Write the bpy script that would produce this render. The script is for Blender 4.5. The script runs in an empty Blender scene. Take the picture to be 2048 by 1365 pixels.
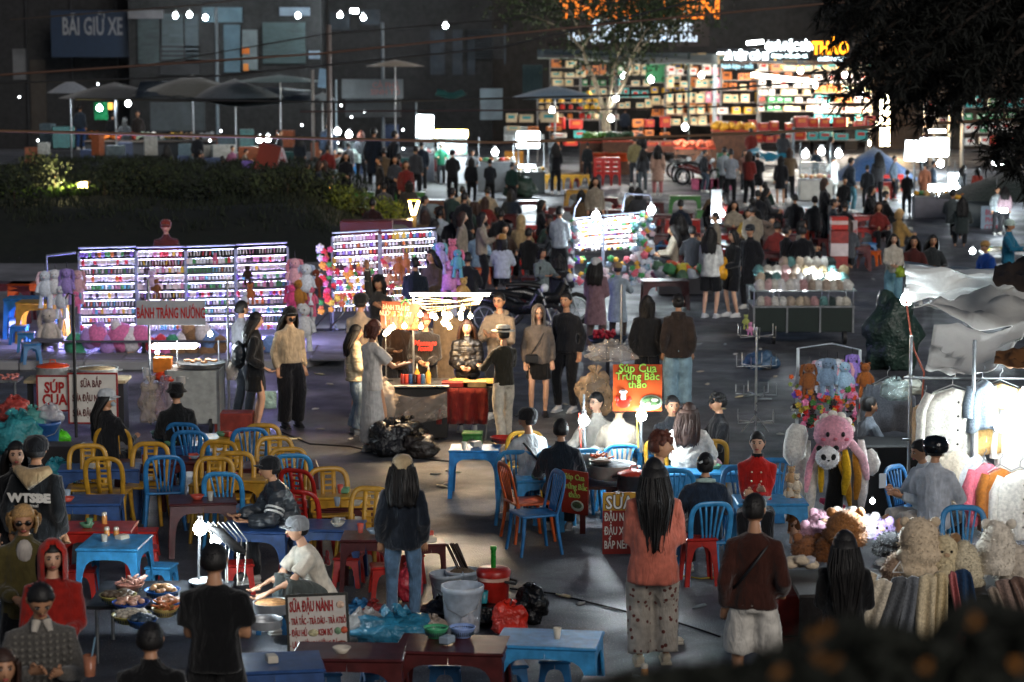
import bpy, math, random
from mathutils import Vector, Matrix, Euler, noise
R = math.radians
SC = bpy.context.scene
COL = SC.collection
rnd = random.Random(7)
# ------------------------------------------------------------ camera, world, light, exposure
FPX, PITCH, CH = 4836.0, R(7.45), 5.4
cam = bpy.data.objects.new('camera', bpy.data.cameras.new('camera')); COL.objects.link(cam)
cam.location = (0, 0, CH); cam.rotation_euler = (R(90)-PITCH, 0, 0)
cam.data.sensor_width = 36; cam.data.lens = FPX/2048*36
cam.data.clip_start = .3; cam.data.clip_end = 900
cam.data.dof.use_dof = True; cam.data.dof.focus_distance = 25.5; cam.data.dof.aperture_fstop = 2.3
SC.camera = cam
W = bpy.data.worlds.new('World'); SC.world = W; W.use_nodes = True
nt = W.node_tree; nt.nodes.clear()
sky = nt.nodes.new('ShaderNodeTexSky'); sky.sky_type = 'NISHITA'; sky.sun_disc = False
sky.sun_elevation = R(48); sky.sun_rotation = R(215)
bg = nt.nodes.new('ShaderNodeBackground'); bg.inputs[1].default_value = .010
out = nt.nodes.new('ShaderNodeOutputWorld')
nt.links.new(sky.outputs[0], bg.inputs[0]); nt.links.new(bg.outputs[0], out.inputs[0])
moon = bpy.data.objects.new('night_glow', bpy.data.lights.new('night_glow', 'SUN')); COL.objects.link(moon)
moon.data.energy = .75; moon.data.angle = R(30); moon.data.color = (1, .93, .86)
moon.rotation_euler = (R(65), 0, R(30))
SC.view_settings.view_transform = 'Standard'; SC.view_settings.look = 'None'
SC.view_settings.exposure = 1.0; SC.view_settings.gamma = 1
SC.render.engine = 'CYCLES'
cy = SC.cycles
cy.use_denoising = True; cy.max_bounces = 6; cy.diffuse_bounces = 2; cy.glossy_bounces = 3
cy.transmission_bounces = 4; cy.transparent_max_bounces = 10
cy.sample_clamp_indirect = 2.0; cy.sample_clamp_direct = 40; cy.use_light_tree = True
cy.caustics_reflective = False; cy.caustics_refractive = False
cy.use_adaptive_sampling = True
# ------------------------------------------------------------ picture <-> place
ct, st = math.cos(PITCH), math.sin(PITCH)
def ray(px, py):
    return Vector((px-1024, FPX*ct+(682.5-py)*st, -FPX*st+(682.5-py)*ct))
def G(px, py, z=0.0):
    d = ray(px, py); t = (z-CH)/d.z
    return Vector((d.x*t, d.y*t, z))
def AT(px, py, D):
    d = ray(px, py); t = D/d.y
    return Vector((d.x*t, D, CH+d.z*t))
def DEP(py, z=0.0): return G(1024, py, z).y
def XA(px, D, z=0.0): return (px-1024)/FPX*(D*ct+(CH-z)*st)
# ------------------------------------------------------------ materials
_mats = {}
def hexc(h):
    h = h.lstrip('#'); c = [int(h[i:i+2], 16)/255 for i in (0, 2, 4)]
    return tuple(((x/12.92) if x <= .04045 else ((x+.055)/1.055)**2.4) for x in c)
def mat(col, rough=.5, kind='plain', emit=0, metal=0, alpha=1, spec=.5, ecol=None):
    key = (col, rough, kind, emit, metal, alpha, spec, ecol)
    if key in _mats: return _mats[key]
    c = hexc(col) if isinstance(col, str) else col
    m = bpy.data.materials.new('%s_%s' % (kind, str(col).strip('#(')[:7])); m.use_nodes = True
    n = m.node_tree.nodes; l = m.node_tree.links; b = n['Principled BSDF']
    b.inputs['Roughness'].default_value = rough; b.inputs['Metallic'].default_value = metal
    b.inputs['Specular IOR Level'].default_value = spec
    if emit:
        b.inputs['Base Color'].default_value = (*c, 1)
        e = hexc(ecol) if ecol else c
        b.inputs['Emission Color'].default_value = (*e, 1); b.inputs['Emission Strength'].default_value = emit
        _mats[key] = m; return m
    par = {'plain': (6, .86, 1.08, 0, 0), 'plastic': (11, .62, 1.15, .05, 40), 'cloth': (14, .72, 1.15, .75, 9), 'sheet': (2.5, .8, 1.12, .25, 5), 'fur': (30, .72, 1.15, .8, 60),
           'knit': (60, .6, 1.2, .8, 55), 'puffer': (10, .8, 1.1, .9, 9), 'wall': (1.2, .6, 1.15, .15, 20), 'bag': (7, .6, 1.3, 1., 14),
           'metal': (12, .75, 1.1, .08, 30), 'skin': (10, .92, 1.05, .08, 60), 'hair': (90, .5, 1.4, .5, 120), 'food': (30, .45, 1.35, .6, 40),
           'leaf': (3, .5, 1.5, 0, 0), 'wood': (8, .6, 1.2, .3, 30)}[kind]
    tc = n.new('ShaderNodeTexCoord'); no = n.new('ShaderNodeTexNoise')
    no.inputs['Scale'].default_value = par[0]; no.inputs['Detail'].default_value = 5
    oi = n.new('ShaderNodeObjectInfo'); ad = n.new('ShaderNodeVectorMath')
    l.new(tc.outputs['Object'], ad.inputs[0]); l.new(oi.outputs['Random'], ad.inputs[1])
    l.new(ad.outputs[0], no.inputs['Vector'])
    mr = n.new('ShaderNodeMapRange'); mr.inputs[1].default_value = .3; mr.inputs[2].default_value = .7
    mr.inputs[3].default_value = par[1]; mr.inputs[4].default_value = par[2]
    l.new(no.outputs[0], mr.inputs[0])
    sc = n.new('ShaderNodeVectorMath'); sc.operation = 'SCALE'; sc.inputs[0].default_value = c
    l.new(mr.outputs[0], sc.inputs['Scale']); l.new(sc.outputs[0], b.inputs['Base Color'])
    if kind in ('plastic', 'metal', 'wall'):
        m2 = n.new('ShaderNodeMapRange'); m2.inputs[3].default_value = rough*.6; m2.inputs[4].default_value = min(1, rough*1.6)
        n2 = n.new('ShaderNodeTexNoise'); n2.inputs['Scale'].default_value = 5; n2.inputs['Detail'].default_value = 6
        l.new(ad.outputs[0], n2.inputs['Vector']); l.new(n2.outputs[0], m2.inputs[0]); l.new(m2.outputs[0], b.inputs['Roughness'])
    if par[3]:
        bn = n.new('ShaderNodeTexNoise'); bn.inputs['Scale'].default_value = par[4]; bn.inputs['Detail'].default_value = 3
        if kind == 'cloth': bn.inputs['Distortion'].default_value = 1.2
        bu = n.new('ShaderNodeBump'); bu.inputs['Strength'].default_value = min(1, par[3]); bu.inputs['Distance'].default_value = {'cloth': .035, 'puffer': .04, 'bag': .05, 'fur': .008, 'sheet': .04}.get(kind, .01)
        mp = n.new('ShaderNodeMapping')
        if kind == 'cloth': mp.inputs['Scale'].default_value = (1.3, 1.3, .45)
        if kind == 'hair': mp.inputs['Scale'].default_value = (1, 1, .06)
        if kind == 'puffer': mp.inputs['Scale'].default_value = (.35, .35, 2)
        l.new(ad.outputs[0], mp.inputs[0]); l.new(mp.outputs[0], bn.inputs['Vector'])
        l.new(bn.outputs[0], bu.inputs['Height']); l.new(bu.outputs[0], b.inputs['Normal'])
    if kind in ('cloth', 'knit', 'fur'):
        b.inputs['Sheen Weight'].default_value = .25; b.inputs['Specular IOR Level'].default_value = .15
    if alpha < 1:
        b.inputs['Alpha'].default_value = alpha
        m.surface_render_method = 'BLENDED'
    _mats[key] = m
    return m
def dotted(c, d):
    m = mat(c, .91, 'cloth').copy(); n = m.node_tree.nodes; l = m.node_tree.links; b = n['Principled BSDF']
    v = n.new('ShaderNodeTexVoronoi'); v.inputs['Scale'].default_value = 17; tc = n.new('ShaderNodeTexCoord'); l.new(tc.outputs['Object'], v.inputs['Vector'])
    g = n.new('ShaderNodeMath'); g.operation = 'LESS_THAN'; g.inputs[1].default_value = .27; l.new(v.outputs['Distance'], g.inputs[0])
    x = n.new('ShaderNodeMix'); x.data_type = 'RGBA'; s = b.inputs['Base Color'].links[0].from_socket
    l.new(g.outputs[0], x.inputs['Factor']); l.new(s, x.inputs[6]); x.inputs[7].default_value = (*hexc(d), 1); l.new(x.outputs[2], b.inputs['Base Color']); return m
def PL(c, r=.32): return mat(c, r, 'plastic')
def CL(c): return mat(c, .9, 'cloth')
def FU(c): return mat(c, .95, 'fur')
def EM(c, s): return mat(c, .5, 'plain', emit=s)
def EMN(c, s):                     # a lamp's glowing skin; its light leaves through the lamp object inside it
    m = mat(c, .5, 'plain', emit=s); m.cycles.emission_sampling = 'NONE'; return m
METAL = mat('#9a9da0', .35, 'metal', metal=.9)
STEEL = mat('#c9ccce', .28, 'metal', metal=1)
DARK = mat('#1a1b1d', .6, 'plain')
WHITEP = mat('#d8dad8', .35, 'plastic')
# ------------------------------------------------------------ mesh builder
class MB:
    def __init__(s): s.v = []; s.f = []; s.m = []; s.s = []; s.k = 0; s.X = None
    def add(s, vs, fs, smooth=True):
        o = len(s.v)
        if s.X is not None: vs = [s.X @ Vector(v) for v in vs]
        s.v += [tuple(v) for v in vs]; s.f += [tuple(i+o for i in f) for f in fs]
        s.m += [s.k]*len(fs); s.s += [smooth]*len(fs); return s
    def box(s, c, d, rot=None, taper=1.0, bev=0):
        x, y, z = d[0]/2, d[1]/2, d[2]/2
        if bev:
            b = bev; vs = []; fs = []
            for (zz, xx, yy) in ((-z, x-b, y-b), (-z+b, x, y), (z-b, x*taper, y*taper), (z, x*taper-b, y*taper-b)):
                vs += [(-xx, -yy, zz), (xx, -yy, zz), (xx, yy, zz), (-xx, yy, zz)]
            fs = [(3, 2, 1, 0), (12, 13, 14, 15)]
            for k in range(3):
                for i in range(4): j = (i+1) % 4; fs.append((k*4+i, k*4+j, k*4+4+j, k*4+4+i))
        else:
            t = taper
            vs = [(-x, -y, -z), (x, -y, -z), (x, y, -z), (-x, y, -z), (-x*t, -y*t, z), (x*t, -y*t, z), (x*t, y*t, z), (-x*t, y*t, z)]
            fs = [(3, 2, 1, 0), (4, 5, 6, 7), (0, 1, 5, 4), (1, 2, 6, 5), (2, 3, 7, 6), (3, 0, 4, 7)]
        M = Matrix.Translation(c)
        if rot is not None: M = M @ (rot if isinstance(rot, Matrix) else Euler(rot)).to_matrix().to_4x4() if not isinstance(rot, Matrix) else M @ rot.to_4x4()
        return s.add([M @ Vector(v) for v in vs], fs, False)
    def tube(s, pts, rs, n=8, sq=None, cap=True):
        pts = [Vector(p) for p in pts]
        if isinstance(rs, (int, float)): rs = [rs]*len(pts)
        vs = []; fs = []; up = None
        for i, p in enumerate(pts):
            t = (pts[min(i+1, len(pts)-1)]-pts[max(i-1, 0)])
            t = t.normalized() if t.length > 1e-9 else Vector((0, 0, 1))
            if up is None: up = Vector((0, 1, 0)) if abs(t.y) < .9 else Vector((0, 0, 1))
            a = (up-t*up.dot(t))
            a = a.normalized() if a.length > 1e-6 else t.orthogonal().normalized()
            up = a; b = t.cross(a)
            r = rs[i]; ra, rb = (r if isinstance(r, tuple) else (r, r))
            for j in range(n):
                an = 2*math.pi*j/n; vs.append(p+b*math.cos(an)*ra+a*math.sin(an)*rb)
        for i in range(len(pts)-1):
            for j in range(n): k = (j+1) % n; fs.append((i*n+j, i*n+k, (i+1)*n+k, (i+1)*n+j))
        s.add(vs, fs)
        if cap: s.add(vs[:n], [tuple(range(n))[::-1]], False); s.add(vs[-n:], [tuple(range(n))], False)
        return s
    def ell(s, c, r, rot=None, n=10, m=6):
        if isinstance(r, (int, float)): r = (r, r, r)
        M = Matrix.Translation(c)
        if rot is not None: M = M @ Euler(rot).to_matrix().to_4x4()
        vs = [M @ Vector((0, 0, -r[2]))]; fs = []
        for i in range(1, m):
            a = math.pi*i/m-math.pi/2
            for j in range(n):
                b = 2*math.pi*j/n; vs.append(M @ Vector((r[0]*math.cos(a)*math.cos(b), r[1]*math.cos(a)*math.sin(b), r[2]*math.sin(a))))
        vs.append(M @ Vector((0, 0, r[2])))
        for j in range(n):
            k = (j+1) % n; fs.append((0, 1+k, 1+j)); fs.append((len(vs)-1, len(vs)-1-n+j, len(vs)-1-n+k))
        for i in range(m-2):
            for j in range(n): k = (j+1) % n; fs.append((1+i*n+j, 1+i*n+k, 1+(i+1)*n+k, 1+(i+1)*n+j))
        return s.add(vs, fs)
    def lathe(s, c, prof, n=16, sx=1, sy=1, closed=False):
        c = Vector(c); vs = []; fs = []
        for (r, z) in prof:
            for j in range(n): a = 2*math.pi*j/n; vs.append(c+Vector((r*math.cos(a)*sx, r*math.sin(a)*sy, z)))
        for i in range(len(prof)-1):
            for j in range(n): k = (j+1) % n; fs.append((i*n+j, i*n+k, (i+1)*n+k, (i+1)*n+j))
        s.add(vs, fs)
        if prof[0][0] > 1e-4: s.add(vs[:n], [tuple(range(n))[::-1]], False)
        if closed and prof[-1][0] > 1e-4: s.add(vs[-n:], [tuple(range(n))], False)
        return s
    def sheet(s, fn, nu, nv, smooth=True):
        vs = [fn(i/nu, j/nv) for j in range(nv+1) for i in range(nu+1)]
        fs = [(j*(nu+1)+i, j*(nu+1)+i+1, (j+1)*(nu+1)+i+1, (j+1)*(nu+1)+i) for j in range(nv) for i in range(nu)]
        return s.add(vs, fs, smooth)
    def slab(s, fn, nu, nv, th):
        """a sheet with thickness th (a vector) closed at its edges"""
        th = Vector(th); a = [Vector(fn(i/nu, j/nv)) for j in range(nv+1) for i in range(nu+1)]; N = len(a); w = nu+1
        vs = a+[p+th for p in a]; fs = []
        for j in range(nv):
            for i in range(nu):
                q = (j*w+i, j*w+i+1, (j+1)*w+i+1, (j+1)*w+i); fs.append(q); fs.append(tuple(x+N for x in q[::-1]))
        for i in range(nu):
            fs.append((i+1, i, i+N, i+1+N)); b = nv*w; fs.append((b+i, b+i+1, b+i+1+N, b+i+N))
        for j in range(nv):
            fs.append((j*w, (j+1)*w, (j+1)*w+N, j*w+N)); e = nu; fs.append(((j+1)*w+e, j*w+e, j*w+e+N, (j+1)*w+e+N))
        return s.add(vs, fs)
    def mesh(s, name):
        me = bpy.data.meshes.new(name); me.from_pydata(s.v, [], s.f)
        me.polygons.foreach_set('use_smooth', s.s)
        if any(s.m): me.polygons.foreach_set('material_index', s.m)
        me.update(); return me
    def build(s, name, mats, parent=None, loc=None, rz=None):
        me = s.mesh(name)
        for m in (mats if isinstance(mats, (list, tuple)) else [mats]): me.materials.append(m)
        o = bpy.data.objects.new(name, me); COL.objects.link(o)
        if parent is not None: o.parent = parent
        if loc is not None: o.location = loc
        if rz is not None: o.rotation_euler.z = rz
        return o
def tag(o, label=None, cat=None, group=None, kind=None):
    if label: o['label'] = label
    if cat: o['category'] = cat
    if group: o['group'] = group
    if kind: o['kind'] = kind
    return o
def thing(name, label, cat, loc=(0, 0, 0), rz=0, group=None):
    o = bpy.data.objects.new(name, None); COL.objects.link(o); o.empty_display_size = .1
    o.location = loc; o.rotation_euler.z = rz
    return tag(o, label, cat, group)
TREE = {}
def tree(o): return (o, [tree(c) for c in o.children])
def setmats(o, mm):
    if o.data is None or o.type not in ('MESH',): return
    for s in o.material_slots:
        k = s.material.name if s.material else ''
        if k in mm:
            s.link = 'OBJECT'; s.material = mm[k]
def dup(root, loc, rz=0, label=None, group=None, mm=None, sc=None, ch=None):
    """copy of a thing with its parts; mm swaps materials by name; ch caches the child list"""
    if root.name not in TREE: TREE[root.name] = tree(root)
    def cp(node, par):
        c = node[0].copy(); COL.objects.link(c)
        if par is not None: c.parent = par
        if mm: setmats(c, mm)
        for k in node[1]: cp(k, c)
        return c
    r = cp(TREE[root.name], None); r.location = loc; r.rotation_euler.z = rz
    if sc: r.scale = (sc,)*3 if isinstance(sc, (int, float)) else sc
    if label: r['label'] = label
    if group: r['group'] = group
    elif 'group' in r and group is False: del r['group']
    r.hide_render = False
    return r
def text(s, parent, loc, size, m, sx=.75, rot=(R(90), 0, 0), off=.012, ext=.004, ax='CENTER', name='lettering', shear=0, lh=None):
    cu = bpy.data.curves.new(name, 'FONT'); cu.body = s; cu.size = size; cu.offset = off*size; cu.extrude = ext
    cu.align_x = ax; cu.align_y = 'CENTER'; cu.resolution_u = 2; cu.shear = shear
    if lh: cu.space_line = lh
    cu.materials.append(m)
    o = bpy.data.objects.new(name, cu); COL.objects.link(o)
    o.location = loc; o.rotation_euler = rot; o.scale = (sx, 1, 1)
    if parent is not None: o.parent = parent
    return o
def lamp(loc, W_, col=(.82, .93, 1), rad=.04, parent=None, spot=None):
    d = bpy.data.lights.new('light', 'POINT'); d.energy = W_*LK; d.color = col; d.shadow_soft_size = rad
    o = bpy.data.objects.new('light', d); COL.objects.link(o); o.location = loc
    if parent is not None: o.parent = parent
    return o
LK = 2.1
COOL = (.80, .93, 1.0); WARM = (1.0, .62, .28); NEUT = (1, .93, .82)
# ------------------------------------------------------------ people
QUEUE = []
_tex = {}
def cloud(size):
    if size not in _tex:
        t = bpy.data.textures.new('folds', 'CLOUDS'); t.noise_scale = size; t.noise_depth = 2; _tex[size] = t
    return _tex[size]
def remesh(name, mb, mats, parent, vox=.022, folds=0, fs=.09, extra=None, smooth=1):
    o = mb.build(name, mats, parent)
    m = o.modifiers.new('r', 'REMESH'); m.mode = 'VOXEL'; m.voxel_size = vox; m.use_smooth_shade = True
    if smooth: m = o.modifiers.new('s', 'SMOOTH'); m.factor = .5; m.iterations = smooth
    if folds:
        m = o.modifiers.new('d', 'DISPLACE'); m.texture = cloud(fs); m.strength = folds; m.mid_level = .5
        m.texture_coords = 'LOCAL'
    QUEUE.append((o, extra)); return o
def flush():
    dg = bpy.context.evaluated_depsgraph_get(); dg.update()
    jobs = [(o, ex, bpy.data.meshes.new_from_object(o.evaluated_get(dg), preserve_all_data_layers=False, depsgraph=dg)) for o, ex in QUEUE]
    for o, ex, me in jobs:
        old = o.data; o.modifiers.clear(); name = old.name
        if ex is not None and ex.v:
            n = len(me.vertices); co = [0.0]*(3*n); me.vertices.foreach_get('co', co)
            vs = [tuple(co[i:i+3]) for i in range(0, 3*n, 3)]; fs = [tuple(p.vertices) for p in me.polygons]
            a = len(fs); fs += [tuple(i+n for i in f) for f in ex.f]
            m2 = bpy.data.meshes.new(name); m2.from_pydata(vs+ex.v, [], fs)
            m2.polygons.foreach_set('use_smooth', [True]*a+ex.s); m2.polygons.foreach_set('material_index', [0]*a+ex.m)
            m2.update(); me = m2
        me.materials.clear()
        for m in old.materials: me.materials.append(m)
        if ex is not None and ex.v: me.polygons.foreach_set('material_index', [0]*a+ex.m)
        o.data = me
        if ex is None: me.polygons.foreach_set('use_smooth', [True]*len(me.polygons))
    QUEUE.clear()
def ik(a, t, l1, l2, pole):
    a, t, pole = Vector(a), Vector(t), Vector(pole)
    d = t-a; L = min(d.length, (l1+l2)*.998); d.normalize(); t2 = a+d*L
    x = (l1*l1-l2*l2+L*L)/(2*L); h = math.sqrt(max(0, l1*l1-x*x))
    p = pole-d*pole.dot(d); p.normalize()
    return a+d*x+p*h, t2
SKIN = mat('#b98867', .5, 'skin'); SKINL = mat('#d0a285', .5, 'skin'); EYE = mat('#15100e', .25); LIP = mat('#a04a44', .5); BROW = mat('#1c1512', .8)
EYEW = mat('#cfc6bd', .3)
HBLK = mat('#141110', .55, 'hair'); HBRN = mat('#3a241a', .55, 'hair'); HRED = mat('#5a2c1c', .55, 'hair'); HBLD = mat('#b08a58', .6, 'hair')
HAIRC = {'k': HBLK, 'b': HBRN, 'r': HRED, 'y': HBLD}
def fingers(mb, w, d, side, curl=.5, s=1):
    """palm and five fingers from the wrist along d"""
    d = Vector(d).normalized(); n = Vector((0, -1, 0)) if abs(d.y) < .8 else Vector((0, 0, 1))
    n = (n-d*n.dot(d)).normalized(); b = d.cross(n)*side
    w = Vector(w)
    mb.tube([w-d*.02, w+d*.03, w+d*.085], [(.022, .014), (.036, .017), (.038, .014)], 8)
    for i, L in enumerate((.062, .074, .069, .052)):
        o = w+d*.08+b*(.028-.019*i)
        p1 = o+d*L*.5+n*L*.12*curl; p2 = p1+d*L*.35+n*L*.5*curl; p3 = p2+d*L*.1*(1-curl)+n*L*.4*curl
        mb.tube([o-d*.01, p1, p2, p3], [.0095, .009, .008, .006], 5)
    o = w+d*.02+b*.03
    mb.tube([o, o+b*.025+d*.025, o+b*.03+d*.055+n*.01, o+b*.022+d*.075+n*.02], [.012, .011, .010, .007], 5)
def headmesh(mb, c, M, ear=True, face=True, look=0):
    """skull, jaw, nose, eye sockets, ears; local -Y is the face"""
    T = Matrix.Translation(c) @ M; X0 = mb.X; mb.X = T
    n, m = 18, 13; vs = []; fs = []
    vs.append((0, .005, -.105))
    for i in range(1, m):
        a = math.pi*i/m-math.pi/2; z = math.sin(a); r = math.cos(a)
        for j in range(n):
            b = 2*math.pi*j/n-math.pi/2; x = r*math.cos(b)*.076; y = r*math.sin(b)*.094; zz = z*.115
            f = max(0, -math.sin(b)*r)
            if zz < 0:
                k = -zz/.115; x *= 1-.34*k*k*(.6+.4*f); y = y*(1-.12*k) if y < 0 else y*(1-.55*k); zz *= 1-.02*f
            if f > .2:
                g = math.exp(-(x/.013)**2)
                if -.05 < zz < .012: y -= .017*g*max(0, 1-abs(zz+.028)/.034)+.008*g*max(0, 1-abs(zz+.012)/.03)
                y += .007*math.exp(-((abs(x)-.032)/.014)**2-((zz-.008)/.014)**2)
                y -= .006*math.exp(-(x/.02)**2-((zz+.062)/.012)**2)
                y -= .008*math.exp(-(x/.02)**2-((zz+.1)/.02)**2)
            vs.append((x, y, zz))
    vs.append((0, .01, .112))
    for j in range(n):
        k = (j+1) % n; fs.append((0, 1+k, 1+j)); fs.append((len(vs)-1, len(vs)-1-n+j, len(vs)-1-n+k))
    for i in range(m-2):
        for j in range(n): k = (j+1) % n; fs.append((1+i*n+j, 1+i*n+k, 1+(i+1)*n+k, 1+(i+1)*n+j))
    mb.k = 0; mb.add(vs, fs)
    mb.tube([(0, -.088, .01), (0, -.097, -.016), (0, -.106, -.034), (0, -.093, -.043)], [.005, .008, .011, .006], 6)
    if ear:
        for s in (-1, 1): mb.ell((s*.077, .01, -.008), (.011, .02, .032), (0, s*.25, 0), 7, 5)
    if face:
        for s in (-1, 1):
            mb.k = 1; mb.ell((s*.03, -.085, .006), (.016, .008, .007), (0, 0, s*.25), 8, 4)
            mb.k = 4; mb.ell((s*.03+look*.004, -.0925, .006), (.009, .004, .0075), None, 6, 4)
            mb.k = 2; mb.tube([(s*.015, -.092, .022), (s*.03, -.092, .028), (s*.047, -.082, .024)], [(.004, .005), (.005, .006), (.003, .003)], 5)
            mb.tube([(s*.016, -.0885, .01), (s*.03, -.0905, .0145), (s*.045, -.084, .01)], .0018, 4)
        mb.k = 3; mb.ell((0, -.0915, -.058), (.024, .007, .006), None, 8, 4); mb.ell((0, -.090, -.066), (.019, .007, .006), None, 8, 4)
        mb.k = 0
    mb.X = X0
def hairmesh(mb, c, M, style, sh, rng):
    """style: short long vlong bun bob pony curly"""
    T = Matrix.Translation(c) @ M; mb.X = T
    def cap(low, back, r=1.0, fr=.035):
        n, m = 18, 9; vs = []; fs = []
        for i in range(m+1):
            for j in range(n):
                b = 2*math.pi*j/n-math.pi/2; f = -math.sin(b)
                lim = fr if f > .75 else (low if f > -.1 else back)
                if .35 < f <= .75: lim = fr+(low-fr)*(.75-f)/.4
                z0 = lim/.125; z0 = max(-.98, min(.9, z0)); a0 = math.asin(z0); a = a0+(math.pi/2-a0)*i/m
                w = 1+.03*math.sin(5*b+i)+.02*rng.uniform(-1, 1)
                k = .90 if i == 0 else 1
                vs.append((math.cos(a)*math.cos(b)*.086*r*w*k, math.cos(a)*math.sin(b)*.104*r*w*k+.006, math.sin(a)*.126*r*(.98+.04*w-.03)))
        for i in range(m):
            for j in range(n): k = (j+1) % n; fs.append((i*n+j, i*n+k, (i+1)*n+k, (i+1)*n+j))
        mb.add(vs, fs)
    if style == 'short': cap(.0, -.055, 1.03, .05)
    elif style == 'curly':
        cap(.01, -.05, 1.02, .06)
        for i in range(26):
            a = rng.uniform(0, 6.28); z = rng.uniform(.02, .12); r = math.sqrt(max(.02, 1-(z/.13)**2))
            mb.ell((math.cos(a)*.08*r, math.sin(a)*.098*r, z), rng.uniform(.018, .03), None, 6, 4)
    elif style == 'buzz': cap(.01, -.045, .985, .06)
    elif style in ('long', 'vlong', 'bob', 'medium'):
        cap(-.03, -.09, 1.05, .05)
        L = {'bob': .17, 'medium': .28, 'long': .42, 'vlong': .68}[style]; wd = {'bob': 1.18, 'medium': 1.1, 'long': 1.12, 'vlong': 1.0}[style]
        mb.X = Matrix.Translation(c) @ M.to_euler().to_matrix().to_4x4() if False else T
        back = sh
        def fn(u, v):
            a = math.pi*(-.22+1.44*u); k = v*L
            w = (.09+(.055 if L > .3 else .02)*min(1, v*L/.24))*wd*(1-(.5 if L > .5 else .25)*max(0, v-.35)/.65)
            x = math.cos(a)*w*(1+.03*math.sin(u*23)+.05*math.sin(u*9)*v); y = math.sin(a)*.105*(1-.55*v)+.008+back*v+(.10 if L > .3 else .03)*min(1, max(0, v*L-.04)/.2)+.008*math.sin(u*27)*v
            z = .05-k-.02*math.sin(u*31)*v
            return (x, y, z)
        mb.slab(fn, 20, 8, (0, -.014, 0))
        for i in range(46):
            u = rng.uniform(.02, .98); v1 = rng.uniform(.55, 1.06); o = rng.uniform(.0, .014); w_ = rng.uniform(.003, .007); q = []
            for j in range(6): v = .1+(v1-.1)*j/5; p = Vector(fn(u+.02*math.sin(j+i), v)); q.append(p+Vector((o*math.cos(math.pi*u), o+.004, 0)))
            mb.tube(q, [w_]*5+[.001], 4, cap=False)
    elif style == 'bun':
        cap(-.01, -.075, 1.02, .045); mb.ell((0, .095, .05), (.045, .04, .045), None, 9, 6)
    elif style == 'pony':
        cap(-.01, -.075, 1.03, .045)
        mb.tube([(0, .1, .03), (0, .15, 0), (0, .14, -.12), (0, .11, -.28), (0, .1, -.34)], [.02, .035, .035, .025, .008], 8)
    if style in ('short', 'curly', 'bun', 'pony', 'bob', 'medium', 'long', 'vlong'):
        for i in range(90 if style in ('short', 'curly') else 40):
            a = rng.uniform(0, 6.28); z = rng.uniform(.25, 1)*.118
            if math.sin(a) < .15 and z < .085: continue
            r_ = math.sqrt(max(.01, 1-(z/.126)**2)); n_ = Vector((math.cos(a)*r_, math.sin(a)*r_, z/.126)); p = Vector((n_.x*.084, n_.y*.1+.006, z*.99))
            d = (n_*.35+Vector((rng.uniform(-1, 1), rng.uniform(-.4, 1), -.5))).normalized()*rng.uniform(.015, .03); s_ = n_.cross(d).normalized()*.006
            mb.add([p-s_, p+s_, p+d+n_*.012], [(0, 1, 2)])
    mb.X = None
POSES = {  # arms: hand targets relative to the shoulder midpoint (x out, y back, z up)
 'down': ((.205, -.04, -.555), (.215, .0, -.55)), 'phone': ((.09, -.30, -.22), (.07, -.31, -.24)), 'front': ((.07, -.25, -.38), (.05, -.26, -.40)),
 'crossed': ((-.03, -.20, -.27), (-.05, -.235, -.30)), 'table': ((.14, -.36, -.30), (.16, -.34, -.31)), 'knees': ((.12, -.40, -.36), (.10, -.42, -.38)),
 'reach': ((.1, -.5, -.12), (.22, -.02, -.5)), 'raise': ((.14, -.16, .52), (.12, -.24, -.15)), 'chin': ((.04, -.20, .10), (.14, -.3, -.3)),
 'pocket': ((.24, -.06, -.42), (.24, -.06, -.42)), 'work': ((.16, -.40, -.26), (.18, -.36, -.30)), 'carry': ((.2, -.14, -.46), (.21, -.02, -.55)), 'hip': ((.24, .0, -.34), (.16, -.3, -.28))}
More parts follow.
